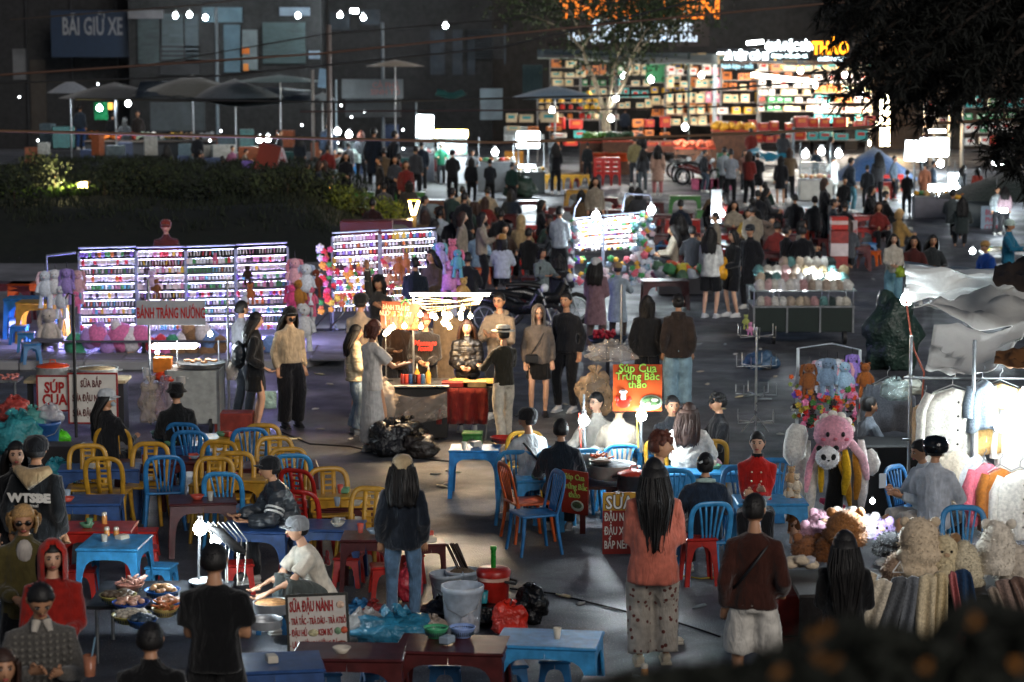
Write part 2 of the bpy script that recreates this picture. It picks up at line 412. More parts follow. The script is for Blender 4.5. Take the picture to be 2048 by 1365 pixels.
def body(name, label, px, ytop, foot, face=0, pose='down', top='#202225', bot='#1b1c20', hair='short k', sit=None, lean=0, hy=0, hp=0,
         tk='jacket', bk='trousers', shoe='#c8c6c0', skin=None, near=True, group=None, feet=None, hem=None, h=None, x=None, D=None, tm='cloth', wide=1.0, look=0, sy=None, facef=True, side=0, roll=0):
    """one person; ytop is the picture row of the head's top, foot the row of the soles (or None: h = body height in metres)"""
    rng = random.Random(int(px*7+ytop)); skin = skin or SKIN
    vox = .021 if near else .034
    seated = sit is not None
    pz = (sit+.10) if seated else .92
    if pose == 'squat': pz = .32
    dirv = Vector((math.sin(R(side)), -math.sin(R(lean)), math.cos(R(lean)))).normalized()
    P = Vector((0, 0, pz)); S = P+dirv*.49; N = P+dirv*.545
    hd = Vector((0, -math.sin(R(lean*.5+hp*.4)), math.cos(R(lean*.5+hp*.4)))); Hc = N+hd*.155+Vector((0, -.02, 0))
    Hm = (Matrix.Rotation(R(hy), 4, 'Z') @ Matrix.Rotation(R(hp), 4, 'X') @ Matrix.Rotation(R(roll), 4, 'Y'))
    topz = Hc.z+.118
    if D is None:
        if foot is not None: D = DEP(foot)
        else:
            hh = topz if h is None else h; D = DEP(ytop, hh)
    ph = AT(px, ytop, D)
    sc = max(.72, min(1.25, ph.z/topz)) if foot is not None else (1 if h is None else h/topz)
    if x is None: x = ph.x
    rt = Matrix.Rotation(R(face), 4, 'Z'); off = rt @ (Vector((Hc.x, Hc.y, 0))*sc)
    t = thing(name, label, 'person', (x-off.x, D-off.y, 0), R(face), group); wide = 1+(wide-1)*.5; t.scale = (sc*wide, sc*wide, sc)
    # legs
    hips = [P+Vector((s*.09, 0, -.01)) for s in (-1, 1)]; L1, L2 = .43, .42
    if feet is None:
        feet = ((.10, -.36, .08), (.12, -.40, .08)) if seated else (((.11, -.02, .08), (.11, .03, .08)) if pose != 'squat' else ((.16, -.16, .08), (.17, -.14, .08)))
    legs = []
    for s, hp_, ft in zip((-1, 1), hips, feet):
        f = Vector((ft[0]*s, ft[1], ft[2])); k, a = ik(hp_, f, L1, L2, (s*.15, -1, .25 if not seated else .9)); legs.append((hp_, k, a))
    ps = POSES.get(pose if pose != 'squat' else 'knees')
    side_v = Vector((1, 0, 0)); arms = []
    for s, tg in zip((-1, 1), ps):
        sh = S+Vector((s*.155, .005, -.055)); w = S+Vector((s*tg[0], tg[1], tg[2]))
        e, w = ik(sh, w, .29, .26, (s*(.25 if pose in ('down', 'carry') else .6), .8, -.4) if pose not in ('raise',) or s == 1 else (s*.8, -.2, .2)); arms.append((sh, e, w))
    # body, one surface
    b = MB()
    b.tube([P+dirv*-.06, P, P+dirv*.14, P+dirv*.32, P+dirv*.45, P+dirv*.52], [(.12, .085), (.145, .095), (.115, .08), (.14, .09), (.13, .07), (.05, .05)], 10)
    b.tube([S-dirv*.02, N+hd*.03, Hc-hd*.06], [(.07, .06), .05, .046], 8)
    for (sh, e, w) in arms: b.tube([sh-Vector((0, 0, 0))+(S-sh)*.3, sh, e, w, w+(w-e).normalized()*.03], [.05, .048, .037, .026, .024], 8)
    for (hh, k, a) in legs:
        q = [hh, (hh+k)/2, k, k+(a-k)*.35, a]; b.tube(q, [.078, .07, .052, .052, .035], 8)
        b.tube([a+Vector((0, .04, -.04)), a+Vector((0, -.14, -.05))], [.036, .028], 6)
    ex = MB()
    for s, (sh, e, w) in zip((-1, 1), arms):
        if near: fingers(ex, w, (w-e), s, .55)
        else: ex.ell(w+(w-e).normalized()*.06, (.035, .03, .05), None, 6, 4)
    headmesh(ex, Hc, Hm, True, near and facef, look)
    remesh('body', b, [skin, EYEW, BROW, LIP, EYE], t, .03 if near else .045, 0, extra=ex, smooth=1)
    # top garment
    off = {'tee': .018, 'jacket': .025, 'hoodie': .027, 'coat': .028, 'shirt': .016, 'puffer': .048, 'loose': .034, 'sweater': .024}[tk]
    tl = hem if hem is not None else {'tee': -.10, 'jacket': -.10, 'hoodie': -.12, 'coat': -.42, 'shirt': -.05, 'puffer': -.06, 'loose': -.22, 'sweater': -.08}[tk]
    g = MB(); q = []; rr = []
    if tl < -.2 and not seated:
        q += [P+Vector((0, 0, tl)), P+Vector((0, 0, tl*.5))]; rr += [(.185+off, .14+off), (.175+off, .125+off)]
    else: q += [P+dirv*max(tl, -.12)]; rr += [((.176 if bk in ('shorts', 'wide') else .158)+off, .112+off)]
    fl = {'jacket': .02, 'puffer': .03, 'loose': .035, 'coat': .01, 'hoodie': .02}.get(tk, 0)
    q += [P+dirv*.02, P+dirv*.17, P+dirv*.34, P+dirv*.45, P+dirv*.50, P+dirv*.535]
    rr += [(.15+off, .105+off), (.13+off+fl, .09+off+fl), (.152+off, .10+off), (.16+off*.7, .085+off*.8), (.11+off*.5, .07+off*.6), (.058+off*.2, .055+off*.2)]
    g.tube(q, rr, 14)
    for (sh, e, w) in arms:
        base = [S+(sh-S)*.35, sh]
        if tk in ('tee',):
            g.tube(base+[sh+(e-sh)*.5, sh+(e-sh)*.72], [.038+off*.6, .052+off*.9, .056+off, .06+off], 9)
        else:
            en = w-(w-e).normalized()*.015
            g.tube(base+[sh+(e-sh)*.55, e, e+(en-e)*.5, e+(en-e)*.86, en], [.038+off*.6, .048+off*.9, .046+off, .042+off, .038+off, .034+off*.9, .026+off*.5], 9)
    if tk in ('hoodie',): g.tube([S+Vector((-.11, .05, .05)), S+Vector((0, .11, .02)), S+Vector((.11, .05, .05))], [(.03, .03), (.07, .045), (.03, .03)], 8)
    if tk in ('jacket', 'coat', 'puffer', 'sweater'): g.tube([N-dirv*.04, N+hd*.03], [.068, .064], 10)
    nm = {'tee': 'shirt', 'shirt': 'shirt', 'hoodie': 'hoodie', 'puffer': 'puffer_jacket', 'loose': 'sweater', 'sweater': 'sweater', 'coat': 'coat', 'jacket': 'jacket'}[tk]
    topm = top if not isinstance(top, str) else mat(top, .35 if tm == 'puffer' else .9, tm)
    go = remesh(nm, g, topm, t, vox, (.04 if tk == 'puffer' else .02) if near else .0, .14 if tk != 'puffer' else .05)
    # bottom
    botm = bot if not isinstance(bot, str) else mat(bot, .9, 'cloth')
    if bk != 'none':
        k = MB(); wd = {'trousers': .018, 'wide': .045, 'tight': .008, 'shorts': .026, 'skirt': .03, 'maxi': .03}[bk]
        if bk in ('skirt', 'maxi') and not seated:
            zb = -.33 if bk == 'skirt' else -.78
            k.tube([P+Vector((0, 0, zb)), P+Vector((0, 0, zb*.5)), P, P+dirv*.1], [(.21, .16), (.185, .15), (.165, .12), (.14, .1)], 14)
        else:
            k.tube([P+dirv*-.07, P, P+dirv*.1], [(.14+wd*.5, .10+wd*.5), (.155+wd*.4, .11+wd*.4), (.135, .095)], 12)
            for (hh, kn, a) in legs:
                if bk == 'shorts' or bk == 'skirt': k.tube([hh, hh+(kn-hh)*.5, hh+(kn-hh)*.92], [.074+wd*.3, .086+wd, .082+wd*1.1], 10)
                else: k.tube([hh, (hh+kn)/2, kn, kn+(a-kn)*.4, a+(kn-a)*.05], [.076+wd*.3, .078+wd, .058+wd, .055+wd, .043+wd*1.3], 10)
        remesh({'trousers': 'trousers', 'wide': 'trousers', 'tight': 'jeans', 'shorts': 'shorts', 'skirt': 'skirt', 'maxi': 'skirt'}[bk], k, botm, t, vox, .018 if near else 0, .15)
    if near or not seated:
        for (hh, kn, a) in legs:
            s_ = MB(); s_.tube([a+Vector((0, .05, -.03)), a+Vector((0, .01, -.02)), a+Vector((0, -.09, -.035)), a+Vector((0, -.17, -.045)), a+Vector((0, -.19, -.055))], [(.03, .035), (.042, .045), (.044, .035), (.04, .022), (.02, .012)], 8)
            s_.box(a+Vector((0, -.065, -.068)), (.088, .25, .022), bev=.006)
            s_.build('shoe', mat(shoe, .6, 'plain'), t)
    # hair
    st_, hc = hair.split()[:2]; rest = hair.split()[2:]
    hb = MB()
    if st_ != 'none':
        hairmesh(hb, Hc, Hm, st_, .02 + .1*(lean/40), rng); hb.build('hair', HAIRC[hc], t)
    T = Matrix.Translation(Hc) @ Hm
    i = 0
    while i < len(rest):
        w = rest[i]; c = rest[i+1] if i+1 < len(rest) else '#222222'; m = MB(); m.X = T; i += 2
        cm = mat(c, .85, 'cloth')
        if w == 'cap':
            m.lathe((0, .006, 0), [(.097, .0), (.1, .05), (.094, .09), (.068, .124), (.001, .14)], 16, 1, 1.16)
            m.slab(lambda u, v: ((u-.5)*.15, -.085-.085*v*math.sin(math.pi*(.12+.76*u)), .045-.012*v-.04*(u-.5)**2), 8, 3, (0, 0, .006)); m.build('cap', cm, t)
        elif w == 'bucket':
            m.lathe((0, .006, 0), [(.135, .012), (.128, .02), (.096, .055), (.09, .105), (.07, .125), (.001, .128)], 16, 1, 1.1); m.build('bucket_hat', cm, t)
        elif w == 'beanie':
            m.lathe((0, .008, 0), [(.092, .03), (.1, .035), (.1, .07), (.094, .1), (.06, .14), (.001, .15)], 14, 1, 1.14); m.build('beanie', cm, t)
        elif w == 'boater':
            m.lathe((0, .006, 0), [(.165, .045), (.168, .05), (.1, .056), (.097, .125), (.001, .133)], 20, 1, 1.12); h_ = m.build('straw_hat', cm, t)
            m = MB(); m.X = T; m.lathe((0, .006, 0), [(.101, .058), (.1015, .09)], 20, 1, 1.12); m.build('hat_band', mat('#17171a', .8), h_)
        elif w == 'hood':
            m.slab(lambda u, v: (math.cos(math.pi*(1.5+(u-.5)*1.66))*(.108+.01*v) if False else math.sin((u-.5)*2*math.pi*.80)*(.112-.02*v)*(1 if v < .85 else .8), math.cos((u-.5)*2*math.pi*.80)*(.125-.02*v)-.0, -.17+.33*v-.10*max(0, v-.75)), 18, 8, (0, 0, .012)) if False else None
            n_ = 18; vs = []; fs = []
            for jj in range(9):
                v = jj/8; z = -.17+.31*v; r_ = math.sqrt(max(.03, 1-max(0, (z-.02)/.135)**2));
                for ii in range(n_+1):
                    a_ = (ii/n_-.5)*2*math.pi*(.80 if z < .1 else .9); vs.append((math.sin(a_)*.113*r_, math.cos(a_)*.128*r_+.004, z))
            for jj in range(8):
                for ii in range(n_): a_ = jj*(n_+1)+ii; fs.append((a_, a_+1, a_+n_+2, a_+n_+1))
            m.add(vs, fs); m.ell((0, .01, .125), (.06, .07, .03), None, 10, 5); m.build('hood', cm, t)
        elif w == 'helmet':
            m.lathe((0, .01, 0), [(.12, -.02), (.135, .02), (.13, .08), (.09, .13), (.001, .15)], 16, 1, 1.12); m.build('helmet', mat(c, .12), t)
        elif w == 'glasses':
            for s in (-1, 1):
                m.tube([(s*(.032+.021*math.cos(a*.785)), -.099, .006+.019*math.sin(a*.785)) for a in range(9)], .0028, 4, cap=False)
                m.tube([(s*.053, -.098, .008), (s*.08, .0, .01)], .0025, 4)
            m.tube([(-.01, -.1, .008), (.01, -.1, .008)], .0025, 4); m.build('glasses', mat(c, .3), t)
        elif w == 'shades':
            for s in (-1, 1):
                m.ell((s*.032, -.099, .006), (.026, .006, .019), None, 10, 5); m.tube([(s*.055, -.095, .01), (s*.08, 0, .012)], .003, 4)
            m.tube([(-.01, -.1, .01), (.01, -.1, .01)], .003, 4); m.build('sunglasses', mat(c, .1), t)
        elif w == 'mask':
            m.ell((0, -.078, -.048), (.052, .03, .037), None, 12, 6); m.build('face_mask', cm, t)
        elif w == 'clip':
            m.ell((.05, .11, .04), (.03, .006, .012), (0, .5, 0), 8, 4); m.build('hair_clip', mat(c, .3), t)
    t['_p'] = 1; INFO[t.name] = dict(S=S, N=N, P=P, Hc=Hc, Hm=Hm, arms=arms, legs=legs, dirv=dirv)
    del t['_p']
    return t
INFO = {}
def strap(t, c='#141416', r=.011, s=1, zlow=.02, bag=None, front=0):
    I = INFO[t.name]; S, P = I['S'], I['P']; d = I['dirv']
    m = MB(); q = []
    for k in range(25):
        a = 2*math.pi*k/24; u = (1+math.cos(a))/2
        ctr = P+d*(zlow+(.47-zlow)*u); hx = .20; x = s*hx*(u*1.5-.75)*.85;
        q.append(ctr+Vector((s*(-.155+.27*u), math.sin(a)*(.165-.03*u), 0)))
    m.tube(q, [(r, r*.6)]*25, 5, cap=False); o = m.build('shoulder_strap', mat(c, .5), t)
    if bag:
        m = MB(); m.box(P+d*zlow+Vector((-s*.12, -.17 if front else .17, -.01)), (.2, .08, .14), bev=.02); m.build('crossbody_bag', mat(bag, .5), t)
def backtext(t, s, size, c, z=.34, back=True, sx=1, shear=0, lh=None, off=.03):
    I = INFO[t.name]; p = I['P']+I['dirv']*z+Vector((0, .185 if back else -.185, 0))
    o = text(s, t, p, size, mat(c, .8), sx=sx, rot=(R(90), 0, R(180) if back else 0), ext=.003, shear=shear, lh=lh, off=off); o.name = 'printed_lettering'
    return o
# ------------------------------------------------------------ ground, pavement, planted bank
def asphalt():
    m = bpy.data.materials.new('asphalt'); m.use_nodes = True; n = m.node_tree.nodes; l = m.node_tree.links; b = n['Principled BSDF']
    tc = n.new('ShaderNodeTexCoord')
    def nz(s, d=4, dist=0):
        o = n.new('ShaderNodeTexNoise'); o.inputs['Scale'].default_value = s; o.inputs['Detail'].default_value = d; o.inputs['Distortion'].default_value = dist
        l.new(tc.outputs['Object'], o.inputs['Vector']); return o.outputs[0]
    def mr(x, a, b_, c, d):
        o = n.new('ShaderNodeMapRange'); l.new(x, o.inputs[0])
        for i, v in zip((1, 2, 3, 4), (a, b_, c, d)): o.inputs[i].default_value = v
        return o.outputs[0]
    def mul(x, y):
        o = n.new('ShaderNodeMath'); o.operation = 'MULTIPLY'; l.new(x, o.inputs[0]); l.new(y, o.inputs[1]); return o.outputs[0]
    v = mul(mul(mr(nz(.35, 5), .3, .7, .45, 1.35), mr(nz(2.2, 6, 1), .35, .65, .6, 1.3)), mr(nz(55, 2), .3, .7, .7, 1.5))
    sc = n.new('ShaderNodeVectorMath'); sc.operation = 'SCALE'; sc.inputs[0].default_value = (.074, .078, .090); l.new(v, sc.inputs['Scale'])
    sp = mr(nz(60, 1), .68, .72, 0, 1); mx = n.new('ShaderNodeMix'); mx.data_type = 'RGBA'
    l.new(sp, mx.inputs['Factor']); l.new(sc.outputs[0], mx.inputs[6]); mx.inputs[7].default_value = (.35, .34, .32, 1)
    l.new(mx.outputs[2], b.inputs['Base Color']); l.new(mr(nz(.8, 5), .35, .65, .33, .8), b.inputs['Roughness'])
    bu = n.new('ShaderNodeBump'); bu.inputs['Strength'].default_value = .5; bu.inputs['Distance'].default_value = .01
    l.new(nz(70, 3), bu.inputs['Height']); l.new(bu.outputs[0], b.inputs['Normal']); return m
ASPH = asphalt()
g = MB()
g.sheet(lambda u, v: (-160+320*u, -10+480*v, 0), 16, 24)
tag(g.build('ground', ASPH), 'dark worn asphalt of the night market square', kind='structure')
# raised pavement behind the long trinket boards, edged with kerb stones
PAVE = mat('#77777c', .75, 'wall'); KERB = mat('#9a9a9e', .7, 'wall')
kp = [Vector((-17, DEP(741), 0)), G(300, 740), G(600, 738), G(690, 712), G(735, 690), G(800, 610), G(835, 520), G(850, 440)]
pv = MB(); top = [(p.x, p.y+.02, .128) for p in kp]+[(-3.2, 85, .128), (-30, 85, .128), (-30, kp[0].y, .128)]
n_ = len(top); pv.add(top+[(x, y, -.05) for x, y, z in top], [tuple(range(n_))]+[((i+1) % n_, i, i+n_, (i+1) % n_+n_) for i in range(n_)], False)
pav = tag(pv.build('pavement', PAVE), 'raised concrete pavement behind the trinket boards', kind='structure')
first = None
for a, b in zip(kp[:-1], kp[1:]):
    L = (b-a).length; k = max(1, round(L/1.0)); an = math.atan2(b.y-a.y, b.x-a.x)
    for i in range(k):
        p = a.lerp(b, (i+.5)/k); q = MB(); q.box((0, 0, .07), (L/k-.02, .16, .15), bev=.02)
        if first is None: first = q.build('kerb_stone', KERB, pav); o = first
        else: o = first.copy(); COL.objects.link(o); o.scale.x = (L/k-.02)/first['_l']
        if o is first: first['_l'] = L/k-.02
        o.location = p; o.rotation_euler.z = an
del first['_l']
# paving slabs in the lit strip between the kerb and the boards
SL = MB(); SL.box((0, 0, 0), (.57, .57, .03), bev=.006)
sl0 = None
for r_ in range(6):
    for c in range(28):
        x = -8.9+.6*c; y = kp[1].y+.45+.6*r_
        if x > -2.9-.9*(r_ > 2): continue
        if sl0 is None: sl0 = o = SL.build('paving_slab', PAVE, pav)
        else: o = sl0.copy(); COL.objects.link(o)
        o.location = (x, y, .128+rnd.uniform(0, .004)); o.rotation_euler.z = rnd.uniform(-.006, .006)
# planted bank of the roundabout
def bank_h(x, y):
    u = max(0, min(1, (y-DEP(545))/5.0)); w = max(0, min(1, (84-y)/7))
    e = max(0, min(1, (-2.2-.05*(y-50)-x)/3.0)); s = lambda t: t*t*(3-2*t)
    return s(u)*s(w)*s(e)*(.95+.35*noise.noise(Vector((x*.2, y*.15, 0))))
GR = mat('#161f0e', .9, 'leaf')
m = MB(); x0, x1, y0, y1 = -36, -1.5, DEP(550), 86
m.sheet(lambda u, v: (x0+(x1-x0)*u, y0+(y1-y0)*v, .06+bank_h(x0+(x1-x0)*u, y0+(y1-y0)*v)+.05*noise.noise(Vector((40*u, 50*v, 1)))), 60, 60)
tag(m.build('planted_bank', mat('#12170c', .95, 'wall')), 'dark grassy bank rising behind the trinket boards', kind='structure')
def blades(name, label, spots, h, col, n, wid=.02, spread=.5):
    m = MB(); r = random.Random(len(spots)*7+n)
    for (x, y, z, s) in spots:
        for i in range(n):
            a = r.uniform(0, 6.28); d = r.uniform(0, spread)*s; hx = x+math.cos(a)*d; hy = y+math.sin(a)*d
            zz = z if z is not None else .06+bank_h(hx, hy)
            b = r.uniform(0, 6.28); q = h*s*r.uniform(.5, 1.2); lx = r.uniform(-.5, .5)*q; ly = r.uniform(-.5, .5)*q; w = wid*r.uniform(.6, 1.3)
            m.add([(hx-math.cos(b)*w, hy-math.sin(b)*w, zz), (hx+math.cos(b)*w, hy+math.sin(b)*w, zz), (hx+lx, hy+ly, zz+q)], [(0, 1, 2)], False)
    o = m.build(name, col); return tag(o, label, kind='stuff')
sp = []
r = random.Random(5)
for i in range(2600):
    x = r.uniform(-24, -3.5); y = r.uniform(DEP(520), 80);
    if bank_h(x, y) > .25: sp.append((x, y, None, 1))
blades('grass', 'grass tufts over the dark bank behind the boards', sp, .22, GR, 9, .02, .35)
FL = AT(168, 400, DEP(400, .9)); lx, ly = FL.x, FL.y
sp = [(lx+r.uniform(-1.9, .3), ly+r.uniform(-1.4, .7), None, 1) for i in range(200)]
blades('lit_grass', 'long green grass lit by the flood lamp', sp, .2, mat('#4f6b22', .9, 'leaf'), 12, .015, .2)  # lighter copy of the bank grass, lamp glow painted into the blades
fz = .06+bank_h(lx, ly)
t = thing('flood_lamp', 'small box flood lamp glowing in the grass of the dark bank', 'lamp', (lx, ly, fz))
q = MB(); q.box((0, 0, .17), (.34, .2, .2), bev=.02); q.build('housing', mat('#8a6a3a', .5, 'metal'), t)
q = MB(); q.box((-.03, -.105, .17), (.28, .012, .15)); q.build('diffuser', EM('#ffe890', 26), t)
q = MB(); q.tube([(0, 0, -.05), (0, 0, .1)], .03, 8); q.build('post', DARK, t)
lamp((-.42, -.25, .22), 60, (1, .85, .35), .08, t)
# low shrubs along the near edge of the bank
def shrub(name, label, cat, p, rx, rz, cols, n=500, seed=0, leaf=.06, group=None, trunk=True):
    r = random.Random(seed); t = thing(name, label, cat, p, 0, group); m = MB(); m.k = 0
    cl = [(r.uniform(-.6, .6)*rx, r.uniform(-.6, .6)*rx, rz*r.uniform(.35, .75), r.uniform(.35, .6)) for _ in range(9)]
    for i in range(n):
        cx, cy, cz, cr = cl[i % 9]; d = Vector((r.gauss(0, 1), r.gauss(0, 1), r.gauss(0, 1))).normalized()*r.uniform(.6, 1.05)
        c = Vector((cx, cy, cz))+Vector((d.x*rx*cr, d.y*rx*cr, d.z*rz*cr)); c.z = max(.03, c.z)
        a = Vector((r.gauss(0, 1), r.gauss(0, 1), r.gauss(0, 1))).normalized(); b = a.orthogonal().normalized(); s = leaf*r.uniform(.6, 1.4)
        m.k = i % len(cols); m.add([c-a*s, c+b*s*.4, c+a*s, c-b*s*.4], [(0, 1, 2, 3)], False)
    m.build('foliage', cols, t)
    q = MB(); q.tube([(0, 0, 0), (.03, 0, rz*.5)], .025, 6); q.build('stem', mat('#3a2c1e', .9, 'wood'), t); return t
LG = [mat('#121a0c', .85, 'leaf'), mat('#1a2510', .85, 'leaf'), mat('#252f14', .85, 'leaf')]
LEAF_LIT = [mat('#6f7424', .8, 'leaf'), mat('#55601e', .8, 'leaf'), mat('#3a4418', .8, 'leaf')]  # lit copy of the shrub leaves, lamp light put into the colours
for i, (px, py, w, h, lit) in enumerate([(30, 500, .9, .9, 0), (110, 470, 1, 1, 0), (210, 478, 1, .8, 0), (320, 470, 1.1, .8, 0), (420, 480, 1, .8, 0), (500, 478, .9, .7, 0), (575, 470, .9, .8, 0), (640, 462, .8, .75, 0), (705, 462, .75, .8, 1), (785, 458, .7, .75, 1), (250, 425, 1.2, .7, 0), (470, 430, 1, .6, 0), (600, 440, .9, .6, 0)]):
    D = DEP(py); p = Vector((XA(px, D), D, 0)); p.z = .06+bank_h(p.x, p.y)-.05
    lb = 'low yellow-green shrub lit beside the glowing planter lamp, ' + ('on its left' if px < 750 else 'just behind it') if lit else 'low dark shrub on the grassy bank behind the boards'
    shrub('shrub', lb, 'shrub', p, w, h, LEAF_LIT if lit else LG, 700, i, .07, None if lit else 'dark shrubs on the bank')
# glowing V-shaped bollard lamp near the middle board
D = DEP(475); p = Vector((XA(828, D), D, .1))
t = thing('bollard_lamp', 'square bollard lamp with two V-shaped glowing panels', 'lamp', p)
q = MB(); q.box((0, 0, .25), (.12, .12, .5)); q.build('post', mat('#3a2b16', .6), t)
q = MB(); q.box((0, 0, .86), (.3, .3, .035), bev=.01); q.build('cap', mat('#b07a22', .5), t)
q = MB(); q.box((-.07, -.07, .66), (.05, .03, .36), (0, -.22, 0)); q.build('glowing_panel', EM('#ffe9a0', 22), t)
q = MB(); q.box((.07, -.07, .66), (.05, .03, .36), (0, .3, 0)); q.build('glowing_panel', EM('#ffe9a0', 22), t)
lamp((0, -.25, .7), 22, (1, .75, .3), .1, t)
# ------------------------------------------------------------ trees
def limb(m, p, d, L, r0, r, depth, ends, bend=.25):
    pts = [p]; rs = [r0]; q = Vector(p); d = Vector(d).normalized()
    for i in range(4):
        d = (d+Vector((r.uniform(-bend, bend), r.uniform(-bend, bend), r.uniform(-bend, bend)*.5))).normalized(); q = q+d*L/4; pts.append(q); rs.append(r0*(1-.14*(i+1)))
    m.tube(pts, rs, 7); ends.append((pts[-1], depth)); ends.append((pts[-2], depth))
    if depth > 0:
        for k in range(2+(depth > 1)):
            dd = (d+Vector((r.uniform(-1, 1), r.uniform(-1, 1), r.uniform(-.3, .5)))*.8).normalized()
            limb(m, pts[-1-(k % 2)], dd, L*.7, r0*.5, r, depth-1, ends)
r = random.Random(11); D = 93
base = Vector((XA(1212, D), D, 0))
t = thing('street_tree', 'forked street tree standing among the lit fruit stalls', 'tree', base)
m = MB(); ends = []
m.tube([(0, 0, 0), (.02, 0, 1.2), (-.02, 0, 1.9)], [.22, .17, .17], 9)
limb(m, Vector((-.02, 0, 1.9)), (-.5, 0, 1.6), 2.8, .13, r, 2, ends); limb(m, Vector((.0, 0, 1.9)), (.42, 0, 1.5), 2.8, .13, r, 2, ends); limb(m, Vector((0, 0, 1.9)), (.05, .2, 1.5), 2.4, .1, r, 2, ends)
m.build('trunk', mat('#6e6656', .9, 'wood'), t)
f = MB(); r = random.Random(3)
for i in range(7000):
    e = ends[i % len(ends)][0]; c = e+Vector((r.gauss(0, .75), r.gauss(0, .75), r.gauss(.25, .4)))
    if c.z < 3.3: continue
    a = Vector((r.gauss(0, 1), r.gauss(0, 1), r.gauss(0, 1))).normalized(); b = a.orthogonal().normalized(); s = r.uniform(.06, .13)
    f.k = i % 3; f.add([c-a*s, c+b*s*.5, c+a*s, c-b*s*.5], [(0, 1, 2, 3)], False)
f.build('crown', [mat('#223018', .8, 'leaf'), mat('#2e3d1c', .8, 'leaf'), mat('#1a2414', .8, 'leaf')], t)
# overhanging conifer in the upper right, trunk just outside the picture
r = random.Random(21); TD = 17.5
t = thing('conifer_tree', 'dark conifer hanging its needled branches into the upper right', 'tree', (6.6, TD+1.2, 0))
m = MB(); m.tube([(0, 0, 0), (-.1, 0, 3), (-.2, 0, 6), (-.1, 0, 10)], [.35, .3, .24, .1], 10)
f = MB(); NT = Vector((6.6, TD+1.2, 0))
def spray(tip_px, tip_py, dd, z0, dens):
    tip = AT(tip_px, tip_py, TD+dd)-NT; root = Vector((-.15, dd*.2, z0)); pts = []
    for i in range(9):
        u = i/8; q = root.lerp(tip, u); q.z += .75*math.sin(math.pi*u)*(.5+.5*u); pts.append(q)
    m.tube(pts, [.07*(1-.85*i/8) for i in range(9)], 6)
    for i in range(dens):
        u = r.random()**.6; k = min(7, int(u*8)); p = pts[k].lerp(pts[k+1], u*8-k)
        a = r.uniform(0, 6.28); w = .62*(1-.72*u); L = r.uniform(.15, 1)*w
        dr = Vector((math.cos(a)*L*.7-.25*L, math.sin(a)*L, -.25*L+r.uniform(-.12, .16))); q = p+dr
        for j in range(11):
            c = p.lerp(q, (j+.5)/11); nd = (dr.normalized()*.8+Vector((r.gauss(0, .6), r.gauss(0, .6), r.gauss(-.35, .5)))).normalized()*r.uniform(.05, .12)
            sd = nd.cross(Vector((r.gauss(0, 1), r.gauss(0, 1), 1))).normalized()*.009
            f.add([c-sd, c+sd, c+nd], [(0, 1, 2)], False)
for a_ in [(1655, 95, .3, 6.4, 240), (1668, 150, 0, 6.3, 260), (1690, 196, -.3, 6.0, 260), (1730, 215, .3, 5.8, 260), (1760, 250, .6, 5.6, 260), (1835, 250, 0, 5.4, 300), (1900, 232, -.4, 5.6, 280), (1960, 250, .2, 5.5, 280), (1975, 320, .5, 5.0, 300), (2010, 345, -.2, 4.9, 300), (2050, 372, 0, 4.8, 320),
           (1640, 20, .5, 7.0, 260), (1660, 55, -.4, 6.8, 260), (1720, 100, .8, 6.2, 280), (1790, 170, -.6, 6.0, 320), (1860, 120, .4, 6.4, 320), (1930, 160, -.5, 6.2, 320), (1800, 60, .2, 6.8, 320), (1880, 30, -.2, 7, 320), (1960, 70, .6, 6.8, 320), (1740, 20, -.7, 7.1, 320), (2000, 200, 0, 5.8, 320), (2040, 120, .5, 6.5, 320), (1700, 60, .1, 6.7, 320), (1820, 200, .6, 5.7, 300), (2030, 270, .3, 5.3, 300), (1760, 130, .1, 6.2, 300), (1900, 190, .2, 5.9, 300), (1990, 30, .1, 7.2, 300), (1850, 80, -.3, 6.6, 300), (1780, 190, .2, 5.8, 260),(1720,170,.5,6,240)]:
    spray(*a_)
m.build('trunk', mat('#2a211a', .9, 'wood'), t); f.build('crown', mat('#090d08', .9, 'leaf'), t)
# flowering bush right in front of the lens at the bottom
r = random.Random(9); t = thing('flowering_bush', 'blurred dark bush with small orange flowers close to the viewpoint', 'bush', (0, 0, 0))
f = MB(); fl = MB(); FD = 4.2
q = MB()
def top_y(px):
    pts = [(1150, 1372), (1300, 1345), (1500, 1330), (1620, 1262), (1700, 1240), (1780, 1255), (1860, 1275), (1900, 1215), (1960, 1195), (2010, 1215), (2060, 1225), (2200, 1210)]
    for (a, ya), (b, yb) in zip(pts, pts[1:]):
        if a <= px <= b: return ya+(yb-ya)*(px-a)/(b-a)
    return 1400
for i in range(5200):
    px = r.uniform(1150, 2190); py = top_y(px)+r.random()**1.3*260+r.uniform(-4, 14); D = FD+r.uniform(-.35, .35); c = AT(px, py, D)
    a = Vector((r.gauss(0, 1), r.gauss(0, .6), r.gauss(0, 1))).normalized(); b = a.cross(Vector((0, 1, 0))).normalized(); s = r.uniform(.012, .024)
    f.add([c-a*s, c+b*s*.55, c+a*s, c-b*s*.55], [(0, 1, 2, 3)], False)
for (px, py) in [(1655, 1258), (1625, 1268), (1640, 1315), (1668, 1325), (1850, 1330), (1950, 1240), (2030, 1330), (1560, 1345)]:
    for k in range(5):
        c = AT(px+r.uniform(-9, 9), py+r.uniform(-8, 8), FD-.4); o = MB()
        for j in range(5):
            a = j*1.257; fl.add([c, c+Vector((math.cos(a)*.005, 0, math.sin(a)*.005)), c+Vector((math.cos(a+.6)*.006, -.003, math.sin(a+.6)*.006)), c+Vector((math.cos(a+1.2)*.005, 0, math.sin(a+1.2)*.005))], [(0, 1, 2, 3)], False)
